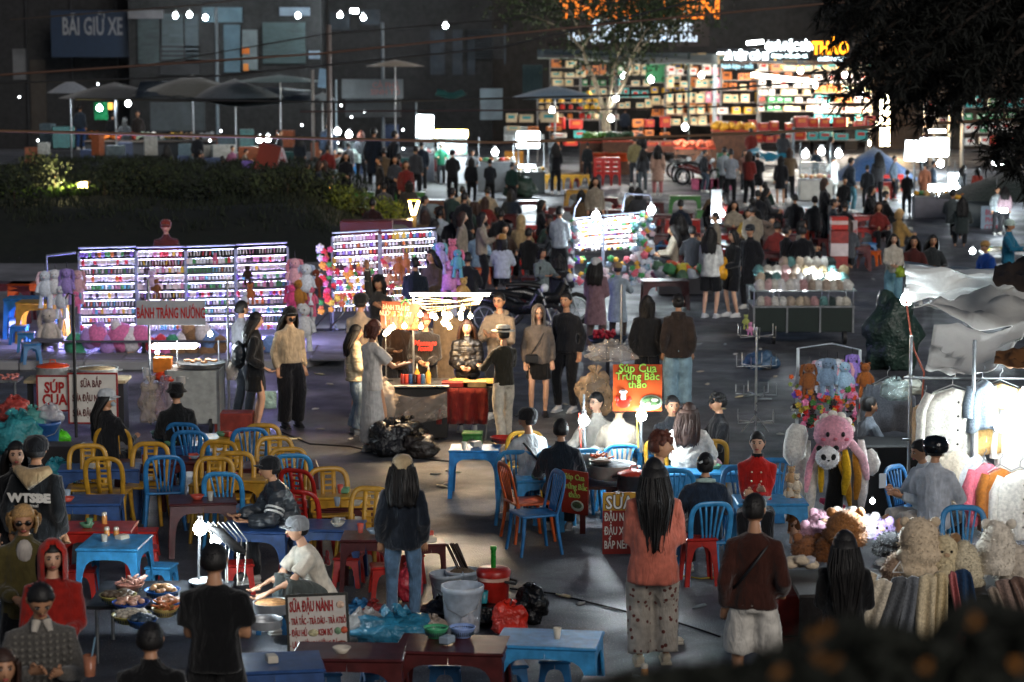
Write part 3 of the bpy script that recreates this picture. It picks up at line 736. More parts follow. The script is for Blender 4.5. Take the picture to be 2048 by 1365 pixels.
for px in (1650, 1760, 1900, 1960, 2050, 1500, 1350):
    a = AT(px, top_y(px)+40, FD); q.tube([(a.x+r.uniform(-.05, .05), FD, 3.2), (a.x, FD, a.z-.3), tuple(a)], .006, 5)
f.build('foliage', mat('#12160d', .8, 'leaf'), t); fl.build('blossoms', mat('#a87030', .7, 'leaf'), t); q.build('stem', mat('#241c14', .9, 'wood'), t)
w_ = MB(); w_.box((1.2, FD+.1, 1.6), (4.2, .25, 3.1)); w_.build('planter_wall', mat('#232323', .8, 'wall'))
tag(bpy.data.objects['planter_wall'], 'dark planter wall under the flowering bush at the bottom edge', 'wall')
# ------------------------------------------------------------ plastic furniture
BLUE = PL('#2a70a8'); BLUED = PL('#2c4c80'); SKY = PL('#388ac0'); YEL = PL('#b88a2a'); RED = PL('#a8221a'); MAR = PL('#4a1a1a'); ORA = PL('#c4561f'); GRN = PL('#3f7a3a'); PIN = PL('#c95a8a')
PC = dict(b=BLUE, d=BLUED, s=SKY, y=YEL, r=RED, m=MAR, o=ORA, g=GRN, p=PIN)
PN = dict(b='blue', d='dark blue', s='bright blue', y='yellow', r='red', m='maroon', o='orange', g='green', p='pink')
PMAT = 'tpl_plastic'; TPL = mat((.5, .5, .5), .321, 'plastic'); TPL.name = PMAT
def arch_leg(L, Wd, H, lw, ap, spl, sx, sy, th=.014, n=7):
    """corner leg with half an arch on each side (L along x, Wd along y)"""
    m = MB()
    for axis in (0, 1):
        half = (L if axis == 0 else Wd)/2; prof = []
        for i in range(n+1):
            a = math.pi/2*i/n; e_ = .42 if H > .5 else .6; prof.append((lw+(half-lw)*(1-max(0, math.cos(a))**e_), (H-ap)*math.sin(a)**e_))
        outer = [];
        def P(x, z, inset):
            s = spl*(1-z/H); a = half+s-x; b = (Wd if axis == 0 else L)/2+s-inset
            return (sx*a, sy*b, z) if axis == 0 else (sx*b, sy*a, z)
        for ins in (0, th):
            vs = []; fs = []
            for (x, z) in prof: vs += [P(0, z, ins), P(x if x < half else half+spl*(1-z/H), z, ins)]
            vs += [P(0, H, ins), P(half, H, ins)]
            k = len(vs)//2
            for i in range(k-1): fs.append((2*i, 2*i+1, 2*i+3, 2*i+2))
            m.add(vs, fs, False)
            outer.append([vs[2*i+1] for i in range(k-1)])
        a, b = outer; vs = a+b; nn = len(a); m.add(vs, [(i, i+1, i+1+nn, i+nn) for i in range(nn-1)], False)
    return m
def plastic_seat(name, kindname, L, Wd, H, lw, ap, spl, slots=True):
    t = thing(name, 'plain plastic '+kindname, kindname)
    m = MB(); m.box((0, 0, H-.012), (L+.012, Wd+.012, .03), bev=.012)
    if slots: m.box((0, 0, H+.004), (L*.22, .012, .004))
    m.build('seat' if name != 'plastic_table' else 'tabletop', TPL, t)
    for sx in (-1, 1):
        for sy in (-1, 1): arch_leg(L-.02, Wd-.02, H-.02, lw, ap, spl, sx, sy).build('leg', TPL, t)
    return t
def plastic_chair(kind):
    t = thing('plastic_chair', 'plain plastic chair', 'chair'); H = .42
    m = MB(); m.slab(lambda u, v: ((u-.5)*(.40+.03*(1-v)), (v-.5)*.40, H-.02*math.sin(math.pi*u)*math.sin(math.pi*v)), 6, 5, (0, 0, -.022)); m.build('seat', TPL, t)
    for sx in (-1, 1):
        for sy in (-1, 1):
            m = MB(); x = sx*.185; y = sy*.175
            m.tube([(x, y, H-.01), (x+sx*.015, y+sy*.02, .2), (x+sx*.035, y+sy*.05, 0)], [(.028, .022), (.022, .018), (.02, .016)], 6); m.build('leg', TPL, t)
    m = MB(); q = []
    for i in range(17):
        a = math.pi*i/16; cx = -math.cos(a); sx = .2*math.copysign(abs(cx)**.5, cx); z = H+.18+.22*math.sin(a)**.6
        if i == 0: q.append((-.185, .175, H-.03))
        q.append((sx, .19+.085*(z-H)/.4, z))
    q.append((.185, .175, H-.03)); m.tube(q, (.011), 6, cap=False); m2 = [(.028, .012)]*len(q); m = MB(); m.tube(q, m2, 8); m.build('back_frame', TPL, t)
    bz = lambda z: .19+.085*(z-H)/.4
    if kind == 'y':
        for s in (-1, 1):
            m = MB(); m.slab(lambda u, v: (s*(.035+.045*u), bz(H+.01+.37*v), H+.01+.37*v), 1, 4, (0, .014, 0)); m.build('splat', TPL, t)
        for k in range(6):
            z = H+.06+k*.058; m = MB(); m.box((0, bz(z)+.007, z), (.085, .014, .022)); m.build('slat', TPL, t)
    else:
        for k in range(5):
            x0 = (k-2)*.035; x1 = (k-2)*.062
            m = MB(); m.slab(lambda u, v: (x0+(x1-x0)*v**1.4+(u-.5)*.02, bz(H+.01+.36*v), H+.01+.37*v), 1, 5, (0, .012, 0)); m.build('slat', TPL, t)
    if kind == 'arm':
        for s in (-1, 1):
            m = MB(); m.tube([(s*.205, .2, H+.2), (s*.225, .0, H+.19), (s*.215, -.14, H+.15), (s*.19, -.165, H-.01)], [(.012, .02)]*4, 6); m.build('armrest', TPL, t)
    return t
T_STOOL = plastic_seat('plastic_stool', 'stool', .25, .25, .29, .045, .05, .025)
T_TALL = plastic_seat('tall_stool', 'stool', .30, .30, .47, .045, .06, .03)
T_TABLE = plastic_seat('plastic_table', 'table', .80, .52, .56, .07, .08, .03, False)
T_CHY = plastic_chair('y'); T_CHB = plastic_chair('b')
for q in (T_STOOL, T_TALL, T_TABLE, T_CHY, T_CHB): q.location = (300, -50, 0)
TN = [0]
def furn(tpl, px, py, rz, c, label, group=None, z=0, sc=None, D=None, by='foot', H=None):
    """by 'foot': py is the row of the front feet; by 'top': py is the row of the top's centre at height H"""
    if by == 'top': p = G(px, py, H)
    else: p = G(px, py, 0)
    loc = (p.x, p.y, z)
    m = {PMAT: PC[c]}
    return dup(tpl, loc, R(rz), label, group, m, sc)
def stool(px, py, c, label, rz=5, g='low plastic stools', sc=None): return furn(T_STOOL, px, py, rz, c, label, g, by='top', H=.29, sc=sc)
def tall(px, py, c, label, rz=5, g='tall plastic stools'): return furn(T_TALL, px, py, rz, c, label, g, by='top', H=.47)
def table(px, py, c, label, rz=0, g='plastic tables', sc=None):
    TN[0] += 1
    return furn(T_TABLE, px, py, rz, c, label, g, by='top', z=.0012*(TN[0] % 9), H=.56 if not sc else .56*(sc if isinstance(sc, (int, float)) else sc[2]), sc=sc)
def clutter(p, i):
    r = random.Random(i); c = r.choice(['#a8a8a0', '#c8c0b0', '#8a9aa8', '#b84a3a', '#5a8a6a'])
    m = MB()
    if i % 3 == 0: m.lathe((0, 0, 0), [(.022, 0), (.034, .09), (.031, .09), (.02, .01)], 10); n, l = 'cup', 'small plastic cup standing on one of the plastic tables'
    elif i % 3 == 1: m.lathe((0, 0, 0), [(.04, 0), (.075, .045), (.07, .045), (.035, .01)], 14); n, l = 'small_bowl', 'small bowl left on one of the plastic tables'
    else: m.box((0, 0, .03), (.11, .08, .06), bev=.008); n, l = 'napkin_box', 'napkin box on one of the plastic tables'
    tag(m.build(n, mat(c, .4), None, p, r.uniform(0, 3)), l, n.replace('_', ' '), n.replace('_', ' ')+'s on the plastic tables')
def chair(px, py, c, label, rz=0, g='plastic chairs with backs'):
    """px, py: centre of the top of the backrest; rz 0 = backrest away from the viewer"""
    p = G(px, py, .80); d = Vector((-math.sin(R(rz)), math.cos(R(rz)), 0))*.26
    rz += rnd.uniform(-14, 14); t = dup(T_CHY if c == 'y' or c == 'r' else T_CHB, (p.x-d.x, p.y-d.y, 0), R(rz), label, g, {PMAT: PC[c]}); return t
# ------------------------------------------------------------ prop builders
def blob(c, r, seed=0, amp=.18, fr=2.2, n=18, m=12, flat=None, X=None, mb=None):
    """crumpled rounded lump"""
    mb = mb or MB(); a0 = len(mb.v); mb.ell((0, 0, 0), 1, None, n, m); o = Vector((seed*3.1, seed*1.7, 0))
    for i in range(a0, len(mb.v)):
        v = Vector(mb.v[i]); k = 1+amp*noise.noise(v*fr+o)*1.6+amp*.5*abs(noise.noise(v*fr*2.7+o)); v = v*k
        v = Vector((v.x*r[0], v.y*r[1], v.z*r[2]))+Vector(c)
        if flat is not None: v.z = max(flat, v.z)
        mb.v[i] = tuple(v)
    return mb
def bag(name, label, p, r, col, alpha=1, seed=0, knot=True, group=None, cat='bag', rough=.3, D=None):
    m = blob((0, 0, r[2]*.85), r, seed, .32, 1.9, 24, 16, 0.0)
    if knot:
        for k in range(5):
            a = k*1.257+seed; m.tube([(0, 0, r[2]*1.5), (math.cos(a)*r[0]*.12, math.sin(a)*r[0]*.12, r[2]*1.85), (math.cos(a)*r[0]*.35, math.sin(a)*r[0]*.3, r[2]*2.15)], [r[0]*.16, r[0]*.05, r[0]*.14], 6)
    o = m.build(name, mat(col, rough, 'bag', alpha=alpha), None, p); return tag(o, label, cat, group)
def bulb(label, p, watts, e=40, r=.04, col='#f4fcff', lc=COOL, drop=0, group=None, name='light_bulb', arm=None):
    t = thing(name, label, 'light bulb', p, 0, group)
    q = MB(); q.lathe((0, 0, 0), [(.001, -r), (r*.7, -r*.72), (r, 0), (r*.72, r*.7), (r*.35, r*1.1)], 10); q.build('glass', EMN(col, e), t)
    q = MB(); q.tube([(0, 0, r*1.1), (0, 0, r*1.9)], r*.42, 8); q.build('socket', mat('#c8c8c8', .5), t)
    if drop: q = MB(); q.tube([(0, 0, r*2.2), (0, 0, r*2+drop)], .006, 4); q.build('cord', DARK, t)
    if watts: lamp((0, 0, 0), watts, lc, r*1.05, t)
    return t
def sign(name, label, c, w, h, col, rz=0, tilt=0, border=None, cat='sign', th=.015, emit=0, group=None, rx=0):
    """upright board centred at c"""
    t = thing(name, label, cat, c, 0, group); t.rotation_euler = (R(rx), R(tilt), R(rz))
    q = MB(); q.box((0, 0, 0), (w, th, h), bev=.003); q.build('panel', EM(col, emit) if emit else mat(col, .45), t)
    if border:
        for (x, z, a, b) in ((0, h/2, w+.02, .022), (0, -h/2, w+.02, .022), (w/2, 0, .022, h-.022), (-w/2, 0, .022, h-.022)):
            q = MB(); q.box((x, 0, z), (a, th+.008, b)); q.build('border', mat(border, .5), t)
    return t
def fuzz(mb, n, L, seed=1, wd=.004):
    r = random.Random(seed); fs = [f for f in mb.f if len(f) >= 3]; vs = mb.v
    if not fs: return
    nv = []; nf = []
    for i in range(n):
        f = fs[r.randrange(len(fs))]; a, b, c = Vector(vs[f[0]]), Vector(vs[f[1]]), Vector(vs[f[2]]); u, v = r.random(), r.random(); k = u+v
        if k > 1: u, v = 1-u, 1-v
        p = a+(b-a)*u+(c-a)*v; nn = (b-a).cross(c-a)
        if nn.length < 1e-9: continue
        nn.normalize(); d = (nn+Vector((r.uniform(-.8, .8), r.uniform(-.8, .8), r.uniform(-1.2, .4)))).normalized()*L*r.uniform(.5, 1.2); s = d.cross(nn)
        s = s.normalized()*wd if s.length > 1e-6 else Vector((wd, 0, 0)); o = len(nv); nv += [p-s, p+s, p+d]; nf.append((o, o+1, o+2))
    mb.k = 0; mb.add(nv, nf)
# plush toys -------------------------------------------------
def plush(kind):
    t = thing('plush_toy', 'plush toy', 'plush toy'); F = FU('#808081'); F.name = 'tpl_fur'; F2 = FU('#808082'); F2.name = 'tpl_fur2'
    m = MB(); m.lathe((0, 0, -.62), [(.001, 0), (.09, .01), (.135, .08), (.13, .18), (.08, .31), (.04, .36)], 12, 1, .85); m.build('torso', F, t)
    m = MB(); m.ell((0, -.02, -.21), (.105, .1, .1), None, 12, 8); m.build('head', F, t)
    for s in (-1, 1):
        m = MB(); m.tube([(s*.07, 0, -.33), (s*.14, -.03, -.42), (s*.16, -.04, -.53)], [.03, .036, .04], 7); m.build('arm', F, t)
        m = MB(); m.tube([(s*.07, 0, -.55), (s*.085, -.03, -.7), (s*.09, -.05, -.83)], [.045, .04, .055], 8); m.build('leg', F, t)
        m = MB()
        if kind == 'bunny': m.tube([(s*.06, 0, -.14), (s*.12, .01, -.16), (s*.15, -.02, -.28), (s*.145, -.03, -.40)], [(.02, .02), (.032, .018), (.04, .02), (.02, .012)], 7)
        else: m.ell((s*.08, 0, -.13), (.035, .025, .035), None, 8, 5)
        m.build('ear', F2, t)
        m = MB(); m.ell((s*.04, -.115, -.2), .011, None, 6, 4); m.build('eye', EYE, t)
    m = MB(); m.ell((0, -.118, -.235), (.022, .014, .014), None, 6, 4); m.build('nose', F2, t)
    m = MB(); m.tube([(0, 0, -.11), (0, 0, .02)], .006, 4); m.build('hanging_loop', DARK, t)
    return t
T_BUN = plush('bunny'); T_BEAR = plush('bear')
# second plush call reused the material names; keep the first
for o in bpy.data.objects:
    if o.type == 'MESH':
        for s in o.material_slots:
            if s.material and s.material.name.startswith('tpl_fur.'): s.material = bpy.data.materials['tpl_fur']
            if s.material and s.material.name.startswith('tpl_fur2.'): s.material = bpy.data.materials['tpl_fur2']
def toy(tpl, p, c, c2, label, sc=1, rz=0, group=None):
    return dup(tpl, p, R(rz), label, group, {'tpl_fur': FU(c), 'tpl_fur2': FU(c2)}, sc)
# trinket boards --------------------------------------------
TR = [mat('#e6e8f0', .35), mat('#d890b8', .4), mat('#8a6ad0', .4), mat('#e8c04a', .4), mat('#d83a4a', .4), mat('#6ab8d8', .4), mat('#f0e0e8', .3), mat('#403040', .5), mat('#e07a3a', .4), mat('#4a9a5a', .4)]
POSTM = mat('#8d94a8', .4, 'metal', metal=.6)
def trinket_panel(label, pl, pr, yt0, yt1, D0, D1, zb, rows, led='#d9dcff', es=16, seed=0, w8=None, step=None, top=.0, base=True, density=.042, strip=True, big=1.0, lab2=None):
    A = AT(pl, yt0, D0); B = AT(pr, yt1, D1); dx = Vector((B.x-A.x, B.y-A.y, 0)); L = dx.length; an = math.atan2(dx.y, dx.x)
    zt = (A.z+B.z)/2; slope = (B.z-A.z)/L; r = random.Random(seed)
    t = thing('trinket_board', label, 'display board', (A.x, A.y, 0), an)
    Z = lambda x, k: (zt-.04-(zt-zb-.06)*k/(rows-1))+slope*(x-L/2)*(1-k/(rows-1)*.6)
    for x in (0, L):
        q = MB(); q.box((x, .02, zt/2+slope*(x-L/2)/2+.03), (.035, .035, zt+slope*(x-L/2)-.02-(.14 if True else 0)), None); q.build('post', POSTM, t)
    q = MB(); q.tube([(0, .02, zt+.03-slope*L/2), (L, .02, zt+.03+slope*L/2)], .016, 6); q.build('top_rail', POSTM, t)
    e = EM(led, es); hang = MB()
    for k in range(rows):
        z0, z1 = Z(0, k), Z(L, k)
        q = MB(); q.tube([(0, .01, z0), (L, .01, z1)], .008, 5); q.build('rail', POSTM, t)
        if strip and k > 0 or k == 0 and strip:
            q = MB(); a_, b_ = Vector((.03, -.0, z0+.005)), Vector((L-.03, -.0, z1+.005)); h = Vector((0, -.016, -.001))
            q.add([a_, b_, b_+h, a_+h], [(0, 3, 2, 1)], False); q.build('led_strip', e, t)
        kinds = r.choice(['bead', 'charm', 'drop', 'charm', 'strap']); cols = r.sample(range(10), 4); cols = [0, 6, 0, 6]+cols if r.random() < .7 else [0]+cols
        x = .03; gap = (zt-zb)/(rows-1)
        while x < L-.03:
            hang.k = r.choice(cols); z = z0+(z1-z0)*x/L; y = -.02-r.uniform(0, .02); s = r.uniform(.8, 1.2)*big
            if kinds == 'bead': hang.box((x, y, z-.035), (.03*s, .02, .06*s))
            elif kinds == 'charm': hang.ell((x, y, z-.04), (.021*s, .016, .033*s), None, 6, 4)
            elif kinds == 'drop': hang.tube([(x, y, z), (x, y, z-.03), (x, y-.004, z-.075)], [.003, .012*s, .016*s], 5)
            else: hang.box((x, y, z-.045), (.012*s, .01, .085), (0, r.uniform(-.2, .2), 0))
            x += density*r.uniform(.8, 1.15)*big
    if base:
        for x in (.06, L-.06):
            q = MB(); q.box((x, 0, .2), (.035, .6, .03)); q.build('foot', POSTM, t)
    hang_o = hang.build('hanging_trinkets', TR, None, (A.x, A.y, 0), an)
    tag(hang_o, lab2 or ('rows of tiny charms and clips hanging from '+label.split(',')[0]), kind='stuff')
    return t
# food and table things -------------------------------------
def pot(name, label, p, r, h, col='#c4c8ca', lid=None, fill=None, metal=1, cat='pot', handles=True):
    t = thing(name, label, cat, p); M_ = mat(col, .3, 'metal', metal=.35) if metal else mat(col, .45, 'plastic')
    m = MB(); m.lathe((0, 0, 0), [(r*.93, 0), (r, .02), (r, h), (r*1.04, h+.008), (r*.97, h+.004), (r*.95, h*.5)], 20); m.build('wall', M_, t)
    if fill:
        m = MB(); m.lathe((0, 0, h*.72), [(r*.96, 0), (r*.9, .03), (.001, .05)], 18); m.build('filling', mat(fill, .7, 'food'), t)
    if lid:
        m = MB(); m.lathe((0, 0, h), [(r*1.02, 0), (r*.98, .02), (r*.3, .05), (.001, .055)], 18); m.build('lid', PL(lid), t)
        m = MB(); m.tube([(-.04, 0, h+.05), (-.03, 0, h+.09), (.03, 0, h+.09), (.04, 0, h+.05)], .008, 6); m.build('handle', PL(lid), t)
    if handles:
        for s in (-1, 1): m = MB(); m.tube([(s*r, -.05, h*.8), (s*(r+.05), -.04, h*.82), (s*(r+.05), .04, h*.82), (s*r, .05, h*.8)], .008, 6); m.build('handle', M_, t)
    return t
def basket(name, label, p, r, h, col, food=None, cat='basket', group=None, seed=0, sx=1.0, kind='ball', fh=.05, n=22):
    t = thing(name, label, cat, p, 0, group); m = MB(); m.lathe((0, 0, 0), [(r*.62, 0), (r*.7, .008), (r*.95, h*.85), (r*1.02, h), (r*.98, h*1.02), (r*.9, h*.8), (r*.6, .02)], 24, sx, 1); m.build('bowl', PL(col), t)
    m = MB()
    for i in range(36):
        a = 2*math.pi*i/36; m.box((math.cos(a)*r*.845*sx, math.sin(a)*r*.845, h*.52), (.006, .006, h*.55), (0, 0, a))
    m.build('lattice', mat('#22303a', .6), t)
    if food:
        rr = random.Random(seed); m = MB()
        for i in range(n):
            a = rr.uniform(0, 6.28); d = math.sqrt(rr.random())*r*.72; c = (math.cos(a)*d*sx, math.sin(a)*d, h*.75+fh*(1-d/r)+rr.uniform(0, .015))
            if kind == 'ball': m.ell(c, (rr.uniform(.03, .045), rr.uniform(.025, .04), .02), (rr.uniform(-.4, .4), rr.uniform(-.4, .4), a), 7, 5)
            elif kind == 'stick': m.tube([c, (c[0]+rr.uniform(-.09, .09), c[1]+rr.uniform(-.09, .09), c[2]+.03)], [.012, .01], 5)
            else: m.ell(c, (.018, .018, .014), None, 6, 4)
        o = m.build('food', mat(food, .45, 'food'), t)
    return t
def shaker(label, p, group='seasoning shakers on the plastic tables'):
    t = thing('shaker', label, 'shaker', p, 0, group)
    m = MB(); m.lathe((0, 0, 0), [(.026, 0), (.028, .01), (.028, .07), (.022, .085)], 10); m.build('jar', mat('#c88a4a', .25), t)
    m = MB(); m.lathe((0, 0, .085), [(.026, 0), (.026, .02), (.02, .03), (.001, .032)], 10); m.build('lid', mat('#c8c2b4', .4), t); return t
def bottle(label, p, c, r=.035, h=.2, group=None, name='sauce_bottle', capc='#d8d8d8'):
    t = thing(name, label, 'bottle', p, 0, group)
    m = MB(); m.lathe((0, 0, 0), [(r, 0), (r, h*.62), (r*.4, h*.78), (r*.35, h*.85)], 10); m.build('body', PL(c, .25), t)
    m = MB(); m.tube([(0, 0, h*.84), (0, 0, h*.9), (0, 0, h*1.1)], [r*.42, r*.36, r*.1], 8); m.build('nozzle', PL(capc, .4), t); return t
def carton(name, label, p, d, c, rz=0, group=None, cat='box', k='plastic', band=None):
    t = thing(name, label, cat, p, rz, group) if band else None
    m = MB(); m.box((0, 0, d[2]/2), d, bev=min(d)*.04);
    if not band: o = m.build(name, mat(c, .5, k), None, p, rz); return tag(o, label, cat, group)
    m.build('body', mat(c, .5, k), t); m = MB(); m.box((0, 0, d[2]*.55), (d[0]+.004, d[1]+.004, d[2]*.3)); m.build('label_band', mat(band, .5), t); return t
def bucket(name, label, p, r, h, c, handle=True, fill=None, lid=None):
    t = thing(name, label, 'bucket', p)
    m = MB(); m.lathe((0, 0, 0), [(r*.82, 0), (r*.98, h*.86), (r*1.05, h*.88), (r*1.05, h), (r*.99, h), (r*.8, .04), (.001, .03)], 22); m.build('body', PL(c), t)
    if handle: m = MB(); m.tube([(r*1.04, 0, h*.9), (r*.7, -r*.75, h*.55), (0, -r*1.12, h*.42), (-r*.7, -r*.75, h*.55), (-r*1.04, 0, h*.9)], .005, 5); m.build('handle', METAL, t)
    if fill: m = MB(); m.lathe((0, 0, h*.85), [(r*.95, 0), (r*.5, .05), (.001, .06)], 14); m.build('contents', mat(fill, .7, 'food'), t)
    return t
def motorbike(label, p, rz, c):
    t = thing('motorbike', label, 'motorbike', p, R(rz)); B = mat(c, .25, 'plastic')
    for y, nm in ((-.62, 'front'), (.62, 'rear')):
        m = MB(); q = [(0, y+.27*math.cos(a*.524), .29+.27*math.sin(a*.524)) for a in range(13)]; m.tube(q, .04, 7, cap=False); w = m.build('wheel', mat('#101010', .8), t)
        m = MB(); q = [(0, y+.2*math.cos(a*.524), .29+.2*math.sin(a*.524)) for a in range(13)]; m.tube(q, .016, 5, cap=False)
        for a in range(6): m.tube([(0, y, .29), (0, y+.2*math.cos(a*1.047), .29+.2*math.sin(a*1.047))], .008, 4)
        m.build('rim', METAL, w)
    m = MB(); m.tube([(0, .75, .62), (0, .35, .6), (0, 0, .48), (0, -.28, .5), (0, -.42, .75)], [(.07, .05), (.13, .12), (.11, .12), (.13, .12), (.14, .1)], 9); m.build('fairing', B, t)
    m = MB(); m.tube([(0, .72, .76), (0, .3, .76), (0, -.05, .7)], [(.08, .03), (.14, .05), (.1, .04)], 8); m.build('seat', mat('#141414', .6), t)
    m = MB(); m.tube([(-.32, -.25, 1.0), (-.1, -.38, .98), (.1, -.38, .98), (.32, -.25, 1.0)], .018, 6); m.build('handlebar', DARK, t)
    m = MB(); m.ell((0, -.5, .86), (.1, .07, .08), None, 9, 6); m.build('headlight', mat('#d8dde0', .1), t)
    m = MB(); m.tube([(0, -.4, .85), (0, -.62, .29)], .03, 6); m.build('fork', METAL, t)
    for s in (-1, 1):
        m = MB(); m.tube([(s*.25, -.3, 1.0), (s*.33, -.3, 1.14)], .006, 4); m.ell((s*.34, -.3, 1.17), (.06, .015, .035), None, 8, 4); m.build('mirror', DARK, t)
    return t
def drape(name, label, corners, sag, col, mats=None, th=(0, .006, .012), cat='tarpaulin', nu=22, nv=12, seed=0, amp=.07, alpha=1, rough=.45, group=None, nx=None):
    """a cloth hung between four points: c00, c10, c11, c01"""
    a, b, c, d = [Vector(x) for x in corners]
    def fn(u, v):
        p = (a*(1-u)+b*u)*(1-v)+(d*(1-u)+c*u)*v
        e = 4*u*(1-u); f = 4*v*(1-v); p = p-Vector((0, 0, sag*(e*.6+f*.4)))
        w = noise.noise(Vector((u*2.5+seed, v*5, seed)))*amp*1.8+noise.noise(Vector((u*5, v*16+seed+u*5, 1)))*amp*.5
        return p+Vector((w*.3, w, w))
    m = MB(); m.slab(fn, nu, nv, th); o = m.build(name, mats or mat(col, rough, 'sheet', alpha=alpha)); return tag(o, label, cat, group)
def cable(label, pts, r=.012, c='#1a1412', sag=0, name='overhead_cable', cat='cable', group=None, n=20, k='plain'):
    pts = [Vector(p) for p in pts]; q = []
    for i in range(len(pts)-1):
        for j in range(n): u = j/n; p = pts[i].lerp(pts[i+1], u); p.z -= sag*4*u*(1-u); q.append(p)
    q.append(pts[-1]); m = MB(); m.tube(q, r, 5); o = m.build(name, mat(c, .6)); return tag(o, label, cat, group)
def hook_coat(label, p, c, w=.5, h=.75, rz=0, kind='coat', tm='fur', fold=0, buttons=None, group=None):
    """a garment on a hanger"""
    t = thing('hanging_'+kind, label, kind, p, R(rz), group); r = random.Random(int(p[0]*100)+int(p[2]*100)); M_ = mat(c, .9, tm)
    def fn(u, v):
        x = (u-.5)*w*(.62+.38*min(1, v*6))*(1+.1*v); z = -.06*abs(u-.5)*2*(1 if v < .2 else 1)-v*h
        return (x, -.07-.025*math.sin(u*17)*v-.06*math.cos((u-.5)*math.pi), z)
    m = MB(); m.slab(fn, 16, 8, (0, .13, 0)); fuzz(m, 700 if tm == 'fur' else 0, .02, 3); m.build('torso', M_, t)
    if tm == 'fur': pass
    for s in (-1, 1): m = MB(); m.tube([(s*w*.40, 0, -.07), (s*w*.55, -.02, -.25), (s*w*.58, -.04, -h*.8)], [(.05, .07), (.06, .075), (.05, .06)], 9); m.build('sleeve', M_, t)
    if buttons:
        for k in range(4): m = MB(); m.ell((.02, -.15, -.14-k*.15), (.014, .006, .014), None, 7, 4); m.build('button', mat(buttons, .4), t)
    m = MB(); m.tube([(-w*.36, 0, -.05), (0, 0, .03), (w*.36, 0, -.05)], .007, 5); m.tube([(0, 0, .03), (0, 0, .09), (.03, 0, .12), (.02, 0, .15)], .005, 5); m.build('hanger', METAL, t)
    return t
def scarf(label, p, c, w=.16, h=.8, rz=0, flare=0, group='scarves hanging on the stall front', tm='knit'):
    ph = p[0]*37; w *= 1.45; ln = (p[0]-XA(1870, 19.2))*.55; h *= .85+.25*abs(math.sin(ph)); flare += .35
    def fn(u, v): return ((u-.5)*w*(.8+flare*v)+(ln+.04*math.sin(v*4+ph))*v, -.02-.05*v-.045*math.sin(u*11+v*2.4+ph)*(.3+v), -v*h+.03*math.sin(math.pi*u)*(1-v))
    m = MB(); m.slab(fn, 12, 12, (0, .03, 0)); m.k = 0
    for i in range(12): x = (i/11-.5)*w*(.8+flare)+ln+.04*math.sin(4+ph); m.tube([(x, -.07, -h), (x, -.07, -h-.06)], .006, 4)
    o = m.build('scarf', mat(c, .95, tm), None, p, R(rz)); return tag(o, label, 'scarf', group)
def fur_hat(label, p, c, r=.15, h=.34, ears=True, rolls=3, pt=0, group='plush winter hats stacked on the stall', seed=0, tm='fur', face=False, c2=None):
    t = thing('winter_hat', label, 'hat', p, 0, group); M_ = mat(c, .95, tm)
    m = MB(); prof = []
    n = 16
    for i in range(n+1):
        v = i/n; z = h*v; bulge = .15*abs(math.sin(v*math.pi*rolls)) if v < .6 else 0
        rr = r*(1.0-.12*v+bulge) if v < .6 else r*(.93)*math.sqrt(max(0, 1-((v-.6)/.4)**(2 if not pt else 1.1)))
        prof.append((max(.002, rr), z))
    m.lathe((0, 0, 0), prof, 20, 1, .9)
    for i in range(len(m.v)):
        v = Vector(m.v[i]); k = 1+.2*noise.noise(v*7+Vector((seed, 0, 0))); m.v[i] = (v.x*k+.05*v.z*math.sin(seed), v.y*k, v.z*(1+.12*noise.noise(v*5)))
    fuzz(m, 900, .03, seed)
    m.build('crown', M_, t)
    if ears:
        for s in (-1, 1): m = MB(); m.ell((s*r*.72, 0, h*.93), (.045, .03, .045), None, 9, 6); m.build('ear', mat(c2 or c, .95, tm), t)
    if face:
        for s in (-1, 1): m = MB(); m.ell((s*.04, -r*.87, h*.68), (.013, .008, .013), None, 7, 4); m.build('eye', EYE, t)
        m = MB(); m.ell((0, -r*.9, h*.6), (.03, .02, .022), None, 8, 5); m.build('muzzle', FU('#b89878'), t)
    return t
# ------------------------------------------------------------ board row on the left
DA = 39.3
zb = .50
PA = [(157, 271, 500, 497), (273, 370, 499, 497), (372, 470, 497, 494), (472, 575, 493, 489)]
nmz = ['left panel of the long trinket board, next to the hanging rabbits', 'second panel of the long trinket board, behind the riveted banner', 'third panel of the long trinket board, with coloured ribbons', 'right panel of the long trinket board, with bracelets and plush']
for i, (a, b, y0, y1) in enumerate(PA):
    trinket_panel(nmz[i], a, b, y0, y1, DA+i*.05, DA+i*.05+.04, zb, 10, led=['#cfd0ff', '#d8ccff', '#d0d6ff', '#e0ccff'][i], es=26, seed=i+3, big=1.45, density=.036)
    p = AT((a+b)/2, y0, DA-.5)
# added bar and point lamps, no fitting seen there, wash the pavement violet
t = thing('added_wash_bar', 'violet LED bar under the long trinket board lighting the pavement', 'lamp', (XA(360, DA), DA+.35, .25))
q = MB(); q.box((-.1, 0, 0), (4.2, .03, .03)); q.build('diffuser', EM('#8f7cff', 22), t)
for i, px in enumerate((120, 255, 390, 530)):
    p = AT(px, 690, DA+.5); lamp((p.x-t.location.x, .25, .25), 45, (.45, .42, 1), .15, t)
q = MB(); q.box((-.1, .03, 0), (4.3, .02, .06)); q.build('rail', POSTM, t)
